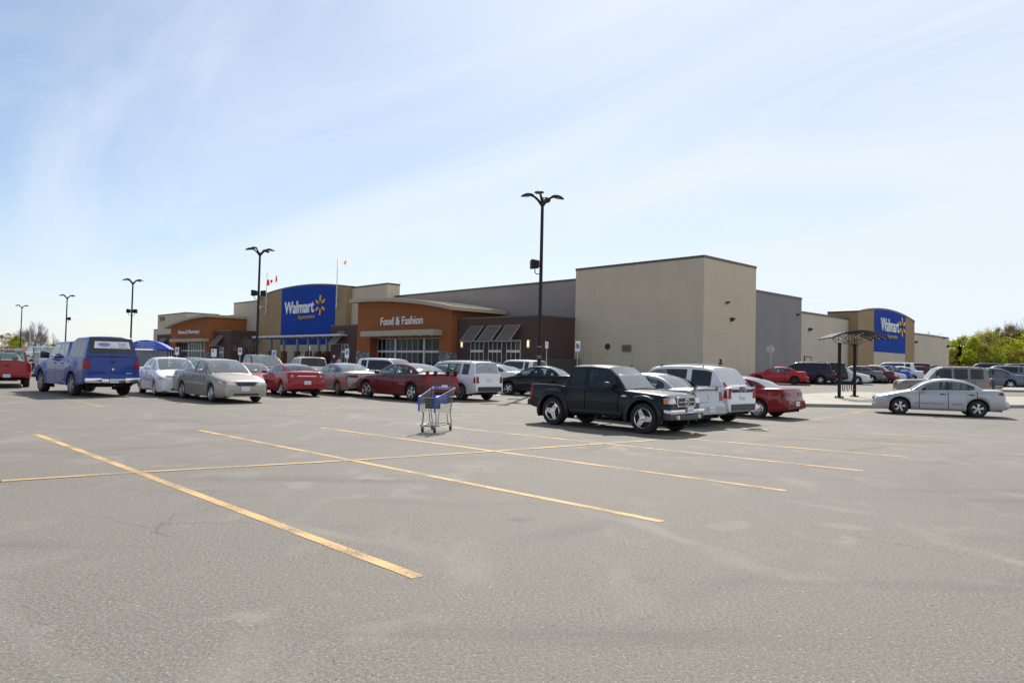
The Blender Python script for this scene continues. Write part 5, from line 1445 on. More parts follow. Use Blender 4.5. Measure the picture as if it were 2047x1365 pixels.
# main sign tower
wT = .9
uT0, uT1 = U(691, wT, 640), U(515.5, wT, 640)
zt0, zt1, ztp = PWALL(690, 571, wT)[1], PWALL(516, 592, wT)[1], PWALL(612, 568, wT)[1]
riseT = ztp - (zt0 + zt1) / 2
tw1 = arch_tower("sign_tower", 'u', uT0, uT1, wT, -4, zt0 - .22, zt1 - .22, riseT, T_TAN)
pzb = PWALL(600, 689, wT)[1]
bp1 = arch_panel("blue_panel", 'u', U(668, wT), U(561, wT), uT0, uT1, wT, .06, pzb, zt0 - .22, zt1 - .22, riseT, T_BLUE, tw1)
MB().box(U(668, wT), U(561, wT), wT + .002, wT + .045, -1.1, pzb - .004).build("lower_panel", T_PALE, tw1)
def big_sign(parent, side, pl, xa, xb, yt, yb, sx, sy, sr_px, supx, supy):
    fn = PSIDE if side else PWALL
    a, _ = fn(xa, (yt + yb) / 2, pl); b, _ = fn(xb, (yt + yb) / 2, pl); xm = (xa + xb) / 2
    zt_ = fn(xm, yt, pl)[1]; zb3 = fn(xm, yb, pl)[1]; c = (a + b) / 2; z = (zt_ + zb3) / 2
    off = -.07 if side else .07
    pos = (pl + off, c, z) if side else (c, pl + off, z)
    lettering("sign_lettering", "Walmart", T_LETTER, side, pos, zt_ - zb3, abs(a - b), parent, .13, .012 if side else .022)
    a, z = fn(sx, sy, pl); R = abs(fn(sx, sy - sr_px, pl)[1] - z)
    spark(side, (pl + off, a, z) if side else (a, pl + off, z), R, parent)
    a, _ = fn(supx[0], sum(supy) / 2, pl); b, _ = fn(supx[1], sum(supy) / 2, pl); c = (a + b) / 2; zt_ = fn(sum(supx) / 2, supy[0], pl)[1]; zb3 = fn(sum(supx) / 2, supy[1], pl)[1]
    pos = (pl + off, c, (zt_ + zb3) / 2) if side else (c, pl + off, (zt_ + zb3) / 2)
    lettering("sign_lettering", "Supercentre", plain("sign_gold", (0.52, 0.30, 0.07), .5), side, pos, zt_ - zb3, abs(a - b), parent, .12, .006)
big_sign(bp1, False, wT, 571, 629.5, 601.5, 626.5, 642, 610, 20.5, (597.5, 630.5), (628.5, 640))
big_sign(bp2, True, ut, 1758.5, 1794, 637.5, 663.5, 1800.5, 654, 19.5, (1771.5, 1791), (668, 679))
# left part: beige wall, home porch, brown wings, end blocks
uL0, uL1 = U(515.5, -.6, 640), U(466.5, -.6, 640); zL = PWALL(490, 603, -.6)[1]
wall("front_wall", T_PALE, uL0, uL1, -.6, -6, zL - .2)
wH = 5.95
uH0, uH1 = U(418.6, wH, 680), U(341.2, wH, 680)
zHr, zHl = PWALL(418, 634, wH)[1], PWALL(342, 655, wH)[1]; riseH = 0.35
zHD = PWALL(380, 685, wH - 1)[1]; uHD0, uHD1 = U(409, wH, 710), U(350, wH, 710)
hp = porch_body("entrance_porch", uH0, uH1, zHr, zHl, riseH, wH, -1.1, (uHD0, uHD1, zHD))
curved_roof(uH0, uH1, zHr, zHl, riseH, -1.0, wH + .9, .3, 1.4, .42, hp)
cream_canopy(338.5, 402, 677, 683, wH, 1.3, hp)
zTr2 = PWALL(380, 701, wH - 1.1)[1]
entrance_front(hp, uHD0, uHD1, wH, zHD, zTr2)
for a, b in ((uH0, uHD0), (uHD1, uH1)):
    MB().box(a - .06 if a == uH0 else a + .003, b - .003 if a == uH0 else b + .06, wH - 2.1, wH + .07, -1.1, PWALL(345, 703, wH)[1]).build("stone_base", T_STONE, hp)
lettering("entrance_lettering", "Home & Pharmacy", T_LETTER, False, ((U(356.5, wH) + U(398.5, wH)) / 2, wH + .01, PWALL(377, 664.5, wH)[1]), abs(PWALL(377, 659.5, wH)[1] - PWALL(377, 669.5, wH)[1]), abs(U(356.5, wH) - U(398.5, wH)), hp, .1, .006)
uLW0 = U(461.5, wW, 690); zLW = PWALL(445, 662, wW)[1]
lw = wall("brown_wing", T_BROWN, uLW0, uH0 + .3, wW, -1.1, zLW, cope=.16)
awning(U(447, wW, 672), U(436, wW, 672), PWALL(440, 672, wW)[1], PWALL(435, 691, wW + 1.3)[1], wW, 1.45, lw)
storefront(lw, U(448, wW), U(440, wW), wW + .06, PWALL(440, 724, wW)[1], PWALL(440, 694, wW)[1], PWALL(440, 704, wW)[1], 2, 2)
lw2 = wall("brown_wing", T_BROWN, uH1 - .3, U(313.5, wW, 690), wW, -1.1, PWALL(330, 669.5, wW)[1], cope=.16)
awning(U(334, wW, 676), U(322, wW, 676), PWALL(330, 677, wW)[1], PWALL(324, 694, wW + 1.3)[1], wW, 1.45, lw2)
eb = wall("end_block", T_BEIGE, U(371, 0, 640), U(315, 0, 650), 0, -7, PWALL(330, 630, 0)[1])
lettering("number_lettering", "2250", T_COPE, False, ((U(317.5, 0) + U(327.5, 0)) / 2, .01, PWALL(322, 637.8, 0)[1]), abs(PWALL(322, 634, 0)[1] - PWALL(322, 642, 0)[1]), abs(U(317.5, 0) - U(327.5, 0)), eb, .08, .01)
wall("end_wall", T_PALE, U(315, -.4, 680), U(306.5, -.4, 680), -.4, -5, PWALL(310, 660, -.4)[1])
uHW0, uHW1 = U(469, -1.0, 640), U(372, -1.0, 640)
wall("front_wall", T_PALE, uL1, U(371, -1.0, 640), -1.0, -5, PWALL(450, 631, -1.0)[1] - .2)
# brown wing with slanted screen between tower and food porch
uM0, uM1 = uF1, U(661.5, wW, 670); zM = PWALL(690, 651.5, wW)[1]
mw = wall("brown_wing", T_BROWN, uM0 - .3, uM1, wW, -1.1, zM, cope=.16)
awning(U(690, wW, 665), U(677, wW, 665), PWALL(686, 663, wW)[1], PWALL(676, 687.5, wW + 1.3)[1], wW, 1.45, mw)
storefront(mw, U(697, wW), U(684, wW), wW + .06, PWALL(690, 726, wW)[1], PWALL(690, 688, wW)[1], PWALL(690, 703, wW)[1], 2, 2)
wall("front_wall", T_PALE, uM0 - .4, uT0, -.6, -4, PWALL(702, 600, -.6)[1] if False else zGw - .6)
# roof deck closing the volume
MB().box(1.5, U(320, -5, 650), w3_ + 1, -4.2, -1, min(zH, zE) - 1.2).build("roof_deck", T_ROOF, ST)
# small roof equipment and bollards are separate things
# pavement along the front and side
sidewalk = MB()
def local(u, wv, z): return C0 + FD * u + OD * wv + Vector((0, 0, z))
def slab(name, u0, u1, w0, w1, top, mat, thick=.6):
    m = MB(); nU = max(1, int(abs(u1 - u0) / 4)); 
    vs = []
    for (a, b) in ((u0, w0), (u1, w0), (u1, w1), (u0, w1)):
        p = local(a, b, 0); vs.append((p.x, p.y, 0))
    o = MB().prism([(v[0], v[1]) for v in vs], 'z', top - thick, top).build(name, mat); return struct(o)
slab("sidewalk", -3.2, U(300, 8, 690), 11, 0.2, PAD + .10, CONC); slab("sidewalk", -3.2, .2, .2, w3_ - 4, PAD + .10, CONC)

# ------------------------------------------------------------------ lamp posts
def lamp_head_dirs(): return [radians(a) for a in (133 + 90 + 32, 133 + 90 - 32, 133 - 90 + 32, 133 - 90 - 32)]
def lamp_post(pxb, pxt, pyt, depth, label, box=None, band=True):
    top = at_depth(pxt, pyt, depth); base = Vector((top.x, top.y, gz(top.x, top.y)))
    H = top.z - base.z
    r = thing("lamp_post", label, "lamp post", base, 0, "lamp posts along the parking rows")
    MB().lathe([(.30, -.3), (.30, .75), (.27, .80), (.001, .80)], 18).build("concrete_base", CONC, r, smooth_angle=30)
    MB().tube([(0, 0, .8), (0, 0, H)], .115, 12, r2=.085).build("pole", DARKPOLE, r, smooth_angle=40)
    for a in lamp_head_dirs():
        d = Vector((cos(a), sin(a), 0)); m = MB()
        pts = []
        for k in range(9):
            t = k / 8; pts.append(d * (.04 + .66 * t) + Vector((0, 0, H - .25 + .52 * (1 - (1 - t) ** 2))))
        m.tube(pts, .075, 8, r2=.06); o = m.build("lamp_arm", DARKPOLE, r, smooth_angle=50)
        hd = MB(); s = d.orthogonal().normalized() if False else Vector((-d.y, d.x, 0))
        c0 = d * .50 + Vector((0, 0, H + .26)); rows = []
        N = 10
        for k in range(N + 1):
            t = k / N; wv = .27 * (sin(pi * (t * .93 + .035)) ** .6); hgt = .13 * (sin(pi * (t * .92 + .04)) ** .7)
            p = c0 + d * (.72 * t) + Vector((0, 0, .03 - .12 * t * t)); rows.append([p + s * (wv * cos(q)) + Vector((0, 0, hgt * (sin(q) if sin(q) > 0 else .45 * sin(q)))) for q in [2 * pi * j / 12 for j in range(12)]])
        vs = [v for rg in rows for v in rg]; fs = [(i * 12 + j, i * 12 + (j + 1) % 12, i * 12 + 12 + (j + 1) % 12, i * 12 + 12 + j) for i in range(N) for j in range(12)]
        hd.add(vs, fs + [tuple(range(12))[::-1], tuple(N * 12 + j for j in range(12))])
        ho = hd.build("lamp_head", plain("lamp_head_paint", (0.035, 0.031, 0.029), .7, spec=.25) if "lamp_head_paint" not in bpy.data.materials else bpy.data.materials["lamp_head_paint"], r, smooth_angle=50)
        MB().cbox(tuple(c0 + d * .42 + Vector((0, 0, -.055))), (.3, .3, .02), .005).build("lamp_lens", plain("lamp_lens_glass", (0.35, 0.34, 0.30), .2) if "lamp_lens_glass" not in bpy.data.materials else bpy.data.materials["lamp_lens_glass"], ho)
    if box:
        pyb, sx = box; zb_ = at_depth(pxt, pyb, depth).z - base.z
        for q, ang in enumerate(sx):
            d = Vector((cos(ang), sin(ang), 0)); m = MB()
            bm = bmesh.new(); bmesh.ops.create_cube(bm, size=1)
            for v in bm.verts: v.co = Vector((v.co.x * .46, v.co.y * .50 * (1 if v.co.x > 0 else .72), v.co.z * .52 * (1 if v.co.x > 0 else .8)))
            bmesh.ops.bevel(bm, geom=bm.edges[:], offset=.04, segments=1, affect='EDGES'); bm.verts.index_update()
            R = Matrix.Rotation(ang, 3, 'Z')
            m.add([R @ v.co + d * .36 + Vector((0, 0, zb_)) for v in bm.verts], [[v.index for v in f.verts] for f in bm.faces]); bm.free()
            bo = m.build("speaker_box", BLACKMET, r)
            MB().tube([d * .34 + Vector((0, 0, zb_ - .26)), d * .34 + Vector((0, 0, zb_ - .45)), d * .26 + Vector((0, 0, zb_ - .53)), d * .05 + Vector((0, 0, zb_ - .53))], .028, 6).build("speaker_bracket", BLACKMET, bo, smooth_angle=50)
    if band:
        for zz_ in (1.9, 2.0, 2.5): MB().lathe([(.122, zz_), (.122, zz_ + .03)], 12).build("pole_strap", GALV, r)
    return r, base, H
left_of_view = radians(133 + 47); rightv = radians(133 - 90 - 40)
lamp_post(1075, 1084.5, 402, 39, "near dark lamp post with four heads in front of the brick wing", (529, [radians(190)]))
lp, b_, h_ = lamp_post(521, 519.8, 505, 61, "dark lamp post with two speaker boxes in front of the sign tower", (586, [radians(185), radians(20)]), False)
lamp_post(268, 265.8, 564, 88, "lamp post rising behind the blue arched cart shelter", (622, [radians(200), radians(10)]), False)
lamp_post(135, 134.5, 594, 114, "lamp post with a small camera arm, second from the left", (637, [radians(20)]), False)
lamp_post(45, 44, 613.5, 140, "farthest and smallest lamp post at the far left", None, False)

# ------------------------------------------------------------------ flags on the tower
def flag_mesh(L, h, cols, wave=.12, droop=.12, nx=22, ny=8):
    m = MB(); vs = []; 
    for j in range(ny + 1):
        for i in range(nx + 1):
            u, v = i / nx, j / ny
            vs.append((u * L * .96, wave * sin(u * 9 + v * 1.2) * u ** .6, h * v + droop * u * u * 2 + .10 * h * sin(u * 7 + 1) * u))
    fs = []; mi = []
    for j in range(ny):
        for i in range(nx):
            m.f.append((j * (nx + 1) + i, j * (nx + 1) + i + 1, (j + 1) * (nx + 1) + i + 1, (j + 1) * (nx + 1) + i)); m.m.append(cols((i + .5) / nx, (j + .5) / ny))
    m.v = vs
    return m
F_RED = leaf_mat("flag_red", (0.62, 0.015, 0.025), (0.62, 0.015, 0.025), .45); F_WHITE = leaf_mat("flag_white", (0.84, 0.84, 0.82), (0.84, 0.84, 0.82), .5)
def flagpole(pxb, pyb, pyt, name, label, kind):
    u, zt_ = PWALL(pxb, pyt, wT + .35); _, z0 = PWALL(pxb, pyb, wT + .35)
    p = local(u, wT + .35, z0); H = zt_ - z0
    r = thing("flagpole", label, "flagpole", p, TH, "flagpoles on the sign tower")
    MB().tube([(0, 0, 0), (0, 0, H)], .075, 10, r2=.05).build("pole", WHITEP, r, smooth_angle=40)
    MB().lathe([(.001, H + .16), (.09, H + .08), (.001, H)], 10).build("finial", WHITEP, r)
    b = MB()
    for z in (.15, 1.4): b.box(-.12, .12, -.36, .08, z - .06, z + .06)
    b.build("pole_bracket", GALV, r)
    return r, H, z0
r, H, z0 = flagpole(534, 629, 546, "flagpole", "flagpole flying a small red and white maple leaf flag", 0)
# maple leaf flag
LE = [(0, .5), (.10, .32), (.22, .38), (.18, .12), (.32, .26), (.36, .18), (.52, .21), (.46, .06), (.52, .0), (.28, -.2), (.31, -.28), (.03, -.24), (.03, -.5)]
def leafpts(): 
    a = [(x, y) for x, y in LE]; return a + [(-x, y) for x, y in a[::-1][:-1]]
_, zc1 = PWALL(536, 571, wT + .35); fh = PWALL(536, 556, wT + .35)[1] - zc1; fl = abs(U(536, wT + .35) - U(556, wT + .35))
fm = flag_mesh(fl * 1.05, fh * .78, lambda u, v: 0 if (u < .25 or u > .75) else 1, .16, .28)
fo_ = fm.build("flag", [F_RED, F_WHITE], r, smooth_angle=80, recalc=False); fo_.location = (-.06, 0, zc1 - z0); fo_.rotation_euler = (0, 0, pi)
lf = MB(); pts = leafpts(); hh = fh * .78
cx_, cz_ = fl * .5, hh * .5
vs = []
for (x, y) in pts:
    u = (cx_ + x * hh * .75) / fl; v = (cz_ + y * hh * .75) / hh
    vs.append((u * fl * 1.05 * .96, .16 * sin(u * 9 + v * 1.2) * u ** .6, hh * v + .28 * u * u * 2 + .10 * hh * sin(u * 7 + 1) * u))
for sy in (-.012, .012):
    lf.add([(x, y + sy, z) for x, y, z in vs], [tuple(range(len(vs)))])
lf.build("maple_leaf", F_RED, fo_, recalc=False)
r, H, z0 = flagpole(675, 617, 520, "flagpole", "flagpole flying a white flag with a small dark star emblem", 1)
_, zc1 = PWALL(679, 534, wT + .35); fh = PWALL(679, 520, wT + .35)[1] - zc1; fl = abs(U(678, wT + .35) - U(708, wT + .35))
fm = flag_mesh(fl, fh * .92, lambda u, v: 0, .14, .05); fo_ = fm.build("flag", F_WHITE, r, smooth_angle=80, recalc=False); fo_.location = (-.06, 0, zc1 - z0); fo_.rotation_euler = (0, 0, pi)
em = MB(); hh = fh * .92
for sy in (-.02, .02):
    for k in range(6):
        a = pi / 2 + k * pi / 3; c, s = cos(a), sin(a); P_ = []
        for (x, w_) in ((.10, -.05), (.42, -.06), (.42, .06), (.10, .05)):
            xx = .55 + (x * c - w_ * s) * hh * .8 / fl; vv = .55 + (x * s + w_ * c) * .8
            P_.append((xx * fl * .96, .14 * sin(xx * 9 + vv * 1.2) * xx ** .6 + sy, hh * vv + .05 * xx * xx * 2 + .10 * hh * sin(xx * 7 + 1) * xx))
        em.add(P_, [(0, 1, 2, 3)])
em.build("flag_emblem", BLACKPL, fo_, recalc=False)
# camera on an arm at the tower
cu, cz_ = PWALL(530, 616, wT); cp_ = local(cu, wT, cz_)
r = thing("security_camera", "white security camera on an arm at the tower's left side", "camera", cp_, TH)
MB().tube([(0, 0, .25), (0, .9, .25)], .06, 8).build("camera_arm", WHITEP, r)
MB().lathe([(.001, .32), (.2, .25), (.22, .05), (.16, -.1), (.001, -.16)], 14, 'z', (0, .9, 0)).build("camera_dome", WHITEP, r, smooth_angle=50)

# ------------------------------------------------------------------ pergola before the tower
PGW = 4.6
pg_u = [U(px, PGW, 700) for px in (542, 567.5, 594.5, 616.5, 637, 653.5)]
zpt = PWALL(600, 671, PGW)[1]
p0 = local(sum(pg_u) / 6, PGW, 0)
pr = thing("pergola", "flat white roofed pergola on grey posts with brown brick pedestals", "pergola", p0, TH)
uc = sum(pg_u) / 6
PGM = plain("pergola_post_paint", (0.24, 0.27, 0.33), .5)
ua, ub = U(703, PGW, 668) - uc, U(524, PGW, 676) - uc
MB().box(ua, ub, -1.6, 1.6, zpt - .25, zpt).build("pergola_roof", plain("pergola_roof_paint", (0.55, 0.56, 0.58), .5), pr)
for k in range(9):
    x = lerp(ua, ub, (k + .5) / 9); MB().box(x - .06, x + .06, -1.7, 1.7, zpt - .42, zpt - .252).build("pergola_beam", PGM, pr)
for px, u in zip((542, 567.5, 594.5, 616.5, 637, 653.5), pg_u):
    zpd = PWALL(px, 702, PGW)[1]
    MB().box(u - uc - .16, u - uc + .16, -.16, .16, zpd, zpt - .42).build("pergola_post", PGM, pr)
    MB().box(u - uc - .36, u - uc + .36, -.36, .36, -.6, zpd).build("brick_pedestal", block_mat("pedestal_brick", (0.17, 0.095, 0.045), (0.14, 0.08, 0.04), (0.10, 0.07, 0.05), .3, .1) if "pedestal_brick" not in bpy.data.materials else bpy.data.materials["pedestal_brick"], pr)
# wooden playhouse-like shed standing below
su, sz_ = PWALL(638.5, 706, PGW + 1.5); sp0 = local(su, PGW + 1.5, 0)
sr = thing("wooden_shed", "small red brown wooden shed with a gabled roof below the pergola", "shed", sp0, TH)
WD = plain("cedar_stain", (0.11, 0.028, 0.012), .7, noise=.25, nscale=5)
MB().box(-.55, .55, -.5, .5, -.3, sz_ - .75).build("shed_wall", WD, sr)
MB().prism([(-.85, sz_ - .8), (.85, sz_ - .8), (.85, sz_ - .72), (.25, sz_ - .22), (.22, sz_), (-.22, sz_), (-.25, sz_ - .22), (-.85, sz_ - .72)], 'y', -.7, .7).build("shed_roof", WD, sr)
# white rail frame
ru, rzz = PWALL(602, 711, PGW + 2.5); rp = local(ru, PGW + 2.5, 0)
rr_ = MB()
for x in (-.9, 0, .9): rr_.tube([(x, 0, -.2), (x, 0, rzz)], .03, 6)
rr_.tube([(-.9, 0, rzz), (.9, 0, rzz)], .03, 6); rr_.tube([(-.9, 0, rzz - .5), (.9, 0, rzz - .5)], .03, 6)
o = rr_.build("cart_rail", WHITEP); o.location = rp; o.rotation_euler = (0, 0, TH); tag(o, "white tubular cart rail in front of the pergola", "rail")

# ------------------------------------------------------------------ blue arched cart shelter, left
cs = G(291, 775); dep = cs.y if cs.y < 62 else 62
cl = at_depth(291, 720, 58); cl.z = gz(cl.x, cl.y)
csr = thing("cart_shelter", "blue arched cart shelter with white lettering behind the white sedan", "cart shelter", cl, atan2(-cl.y, -cl.x) - pi / 2 + radians(-6))
zt_ = at_depth(291, 680.5, 58).z - cl.z; zb_ = at_depth(291, 697.5, 58).z - cl.z; hw = 1.72
pol = [(-hw, zb_)] + [(lerp(-hw, hw, i / 16), zb_ + .04 + (zt_ - zb_) * (1 - (2 * i / 16 - 1) ** 2)) for i in range(17)] + [(hw, zb_)]
MB().prism(pol, 'y', -.06, .06).build("arched_sign", BLUEPL, csr)
MB().prism([(x, z + .003) for x, z in pol[1:-1]] + [(x, z - .05) for x, z in pol[1:-1]][::-1], 'y', -5.2, -.065).build("shelter_roof", BLUEPL, csr)
for x in (-hw + .1, hw - .1, ):
    for y in (-.1, -2.5, -5.0):
        MB().tube([(x, y, 0), (x, y, zb_)], .05, 8).build("shelter_post", DARKPOLE, csr)
for x in (-hw + .1, hw - .1): MB().box(x - .02, x + .02, -5.0, -.2, .3, 1.3).build("side_panel", WHITEP, csr)
MB().box(-hw + .2, hw - .2, -5.1, -5.06, .3, zb_ - .05).build("back_panel", plain("shelter_panel", (0.55, 0.57, 0.55), .5), csr)
def front_text(body, h, wd, pos, mat, parent, depth=.02):
    me = text_mesh(body, h, depth, .004, wd); me.materials.append(mat)
    o = bpy.data.objects.new("lettering", me); COL.objects.link(o); o.parent = parent; o.matrix_local = Matrix.Translation(pos) @ MF; return o
zh = zt_ - zb_
front_text("Please return", zh * .17, 1.15, (0, .062, zb_ + zh * .76), WHITEP, csr); front_text("shopping carts", zh * .17, 1.3, (0, .062, zb_ + zh * .49), WHITEP, csr); front_text("to this location", zh * .15, 1.25, (0, .062, zb_ + zh * .22), WHITEP, csr)

# ------------------------------------------------------------------ post signs
S_BLUE = plain("sign_blue", (0.03, 0.14, 0.55), .4); S_GREEN = plain("sign_green", (0.05, 0.30, 0.14), .5); S_BACK = plain("sign_back", (0.42, 0.46, 0.46), .5, .3); S_PINK = plain("sign_pink", (0.62, 0.40, 0.42), .5); S_RED = plain("sign_red", (0.55, 0.02, 0.03), .5)
def sign(px, pyt, pyb, wpx, depth, label, kind, name="sign_post", face=None, group=None):
    c = at_depth(px, (pyt + pyb) / 2, depth); base = Vector((c.x, c.y, gz(c.x, c.y)))
    toward = atan2(-c.y, -c.x) if face is None else face     # face direction
    rz = toward - pi / 2                                     # local +y faces out
    sc = depth / FPX; h = (pyb - pyt) * sc; wd = wpx * sc; zc = c.z - base.z
    r = thing(name, label, "sign", base, rz, group)
    top = zc + (h / 2 if kind != 'stop' else h / 2)
    MB().tube([(0, -.05, -.1), (0, -.05, top)], .035, 8).build("post", GALV, r, smooth_angle=40)
    if kind == 'stop':
        pts = [(wd / 2 / cos(pi / 8) * cos(pi / 8 + k * pi / 4), zc + wd / 2 / cos(pi / 8) * sin(pi / 8 + k * pi / 4)) for k in range(8)]
        o = MB().prism(pts, 'y', -.015, .0).build("sign_panel", S_BACK, r); 
        MB().prism([(x * .98, zc + (z - zc) * .98) for x, z in pts], 'y', .001, .006).build("panel_back_coat", S_BACK, o); return r
    o = MB().cbox((0, -.005, zc), (wd, .016, h), .006).build("sign_panel", PLATE, r)
    if kind == 'access':
        b = MB(); s = wd * .32; z = zc + h * .05
        b.prism([(-s, z - s * 1.4), (s, z - s * 1.4), (s, z + s * 1.4), (-s, z + s * 1.4)], 'y', .004, .010); bo = b.build("sign_symbol", S_BLUE, o)
        w_ = MB(); w_.tube([(s * .55 * cos(t) , .012, z - s * .45 + s * .55 * sin(t)) for t in [pi * .75 + i * pi * 1.25 / 10 for i in range(11)]], s * .10, 5)
        w_.tube([(-s * .05, .012, z + s * .75), (0, .012, z), (s * .45, .012, z - .02), (s * .6, .012, z - s * .7)], s * .11, 5); w_.lathe([(.001, .016), (s * .18, .012), (s * .18, .008)], 10, 'y', (-s * .1, 0, z + s * 1.02)); w_.build("symbol_figure", PLATE, bo)
        MB().lathe([(wd * .22, .006), (wd * .30, .006), (wd * .30, .009), (wd * .22, .009)], 14, 'y', (0, 0, zc + h * .36)).build("permit_ring", S_GREEN, o)
    elif kind == 'nopark':
        zc2 = zc + h * .18
        ring = MB(); ring.lathe([(wd * .24, .006), (wd * .34, .006), (wd * .34, .010), (wd * .24, .010)], 18, 'y', (0, 0, zc2)); ring.tube([(-wd * .2, .010, zc2 + wd * .2), (wd * .2, .010, zc2 - wd * .2)], wd * .05, 5); ring.build("no_parking_ring", S_PINK, o)
        MB().box(-wd * .5, wd * .5, .004, .008, zc - h * .21, zc - h * .17).build("panel_gap", S_BACK, o)
    elif kind == 'people':
        f = MB()
        for (x, z0_, hh) in ((wd * .12, zc - h * .2, h * .55), (-wd * .2, zc - h * .2, h * .36)):
            f.lathe([(.001, .014), (hh * .11, .012), (hh * .11, .006)], 10, 'y', (x, 0, z0_ + hh * .92))
            f.tube([(x, .009, z0_ + hh * .80), (x, .009, z0_ + hh * .42)], hh * .10, 6)
            f.tube([(x, .009, z0_ + hh * .44), (x - hh * .16, .009, z0_)], hh * .065, 5); f.tube([(x, .009, z0_ + hh * .44), (x + hh * .16, .009, z0_)], hh * .065, 5)
            f.tube([(x, .009, z0_ + hh * .74), (x - hh * .2, .009, z0_ + hh * .45)], hh * .05, 5); f.tube([(x, .009, z0_ + hh * .74), (x + hh * .2, .009, z0_ + hh * .5)], hh * .05, 5)
        f.build("walking_figures", BLACKPL, o)
        l = MB()
        for k in range(2): l.box(-wd * .32, wd * .32, .004, .009, zc - h * (.33 + .08 * k), zc - h * (.30 + .08 * k))
        l.build("sign_lines", S_BACK, o)
    elif kind == 'info':
        MB().box(-wd * .0, wd * .36, .004, .010, zc + h * .12, zc + h * .36).build("sign_symbol", S_BLUE, o)
    return r
SG = "accessible parking signs before the store"
sign(354, 694, 709, 7, 58, "small accessible parking sign nearest the blue cart shelter", 'access', group=SG)
sign(427.5, 697.5, 713, 10, 58, "wide white sign with small blue symbol above the gold sedan's roof", 'info')
sign(479.8, 695, 709, 7, 55, "accessible parking sign before the dark end of the brown wing", 'access', group=SG)
sign(547.5, 700, 715, 8, 52, "accessible parking sign in front of the charcoal pickup", 'access', group=SG)
sign(693.8, 697, 715.5, 7.5, 52, "accessible parking sign left of the Food entrance by the stone base", 'access', group=SG)
sign(619, 690, 699, 2.6, 80, "narrow white sign in front of the pergola's third gap", 'info')
sign(1093, 683, 696, 6.4, 55, "pale pink no parking sign right of the near lamp post", 'nopark')
sign(1155, 682.5, 702.5, 9.5, 55, "white sign with two dark walking figures at the wall corner", 'people')
sign(1540.5, 689, 706.5, 15.5, 58, "grey back of an octagonal stop sign before the grey side wall", 'stop', "stop_sign", face=atan2(1, .2))
sign(52, 684, 693, 5, 95, "small white sign above the cars at the far left", 'info')
# roadside shop sign in the distance, left
fs_ = at_depth(47, 702, 120); fr = thing("roadside_sign", "low blue white and red roadside sign far left", "sign", (fs_.x, fs_.y, gz(fs_.x, fs_.y)), atan2(-fs_.y, -fs_.x) - pi / 2)
zz_ = fs_.z - gz(fs_.x, fs_.y)
MB().box(-1.4, 1.2, -.1, .1, zz_ - .2, zz_ + .5).build("sign_panel", plain("sign_pale_blue", (0.45, 0.52, 0.66), .5), fr); MB().box(-.5, .6, .102, .14, zz_ - .05, zz_ + .3).build("sign_stripe", S_RED, fr)
MB().box(-1.2, -1.1, -.05, .05, -.2, zz_ - .2).build("post", GALV, fr); MB().box(.9, 1.0, -.05, .05, -.2, zz_ - .2).build("post", GALV, fr)
up = at_depth(61, 650, 135); upb = Vector((up.x, up.y, gz(up.x, up.y)))
o = MB().tube([(0, 0, -.2), (0, 0, up.z - upb.z)], .14, 8, r2=.10).build("utility_pole", plain("weathered_pole", (0.45, 0.43, 0.42), .8), smooth_angle=40); o.location = upb; tag(o, "pale slim pole before the bare trees at far left", "pole")

# ------------------------------------------------------------------ island and bike shelter
ISL = [G(1585, 812.5), G(1752, 816), G(2085, 815), G(2120, 800), G(1700, 786.5), G(1606, 792)]
c_ = sum((Vector((p.x, p.y, 0)) for p in ISL), Vector()) / len(ISL)
KH = .14
def island(poly, name, label):
    base = 0.0
    n = len(poly); cen = sum((Vector((p.x, p.y, 0)) for p in poly), Vector()) / n
    outp = [(p.x, p.y) for p in poly]; inn = [((p.x - cen.x) * .985 + cen.x, (p.y - cen.y) * .95 + cen.y) for p in poly]
    zs = [gz(x, y) + KH for x, y in outp]; zi = [gz(x, y) + KH + .01 for x, y in inn]
    k = MB(); vs = [(x, y, -.3) for x, y in outp] + [(x, y, z) for (x, y), z in zip(outp, zs)] + [(x, y, z) for (x, y), z in zip(inn, zs)]
    fs = [(i, (i + 1) % n, n + (i + 1) % n, n + i) for i in range(n)] + [(n + i, n + (i + 1) % n, 2 * n + (i + 1) % n, 2 * n + i) for i in range(n)]
    struct(k.add(vs, fs).build("kerb", KERB), "concrete kerb round the " + label, "kerb")
    t = MB().add([(x, y, z - .01) for (x, y), z in zip(inn, zi)], [tuple(range(n))]).build(name, CONC, recalc=False); struct(t, "pale concrete " + label, "pavement")
island(ISL, "island_pavement", "island under the bike shelter")
island([G(2000, 783), G(2150, 786), G(2150, 778), G(2010, 776.5)], "island_pavement", "island at the right edge")
pA, pB = G(1677.5, 801.5), G(1708, 798.5)
bs0 = (pA + pB) / 2; axd = (pB - pA); sep_ = axd.length; bang = atan2(axd.y, axd.x)
gz0 = gz(bs0.x, bs0.y) + KH
BS = thing("bike_shelter", "black steel bike shelter with curved louvred canopy on two posts", "bike shelter", (bs0.x, bs0.y, gz0), bang)
dep = bs0.y; zt_ = at_depth(1690, 664, dep).z - gz0; ztip = at_depth(1645, 677.5, dep).z - gz0; znk = at_depth(1680, 691, dep).z - gz0
hx = .62 * sep_ / .62 * .5
SLx = sep_ / 2
for sx in (-1, 1):
    po = MB().tube([(sx * SLx, 0, 0), (sx * SLx, 0, znk + .12)], .085, 14).build("post", BLACKMET, BS, smooth_angle=40)
    bp = MB().cbox((sx * SLx, 0, .03), (.42, .34, .05), .01)
    for a in (-1, 1):
        for b in (-1, 1): bp.lathe([(.035, .05), (.035, .11), (.001, .11)], 6, 'z', (sx * SLx + a * .15, b * .12, 0))
    bp.build("base_plate", BLACKMET, po)
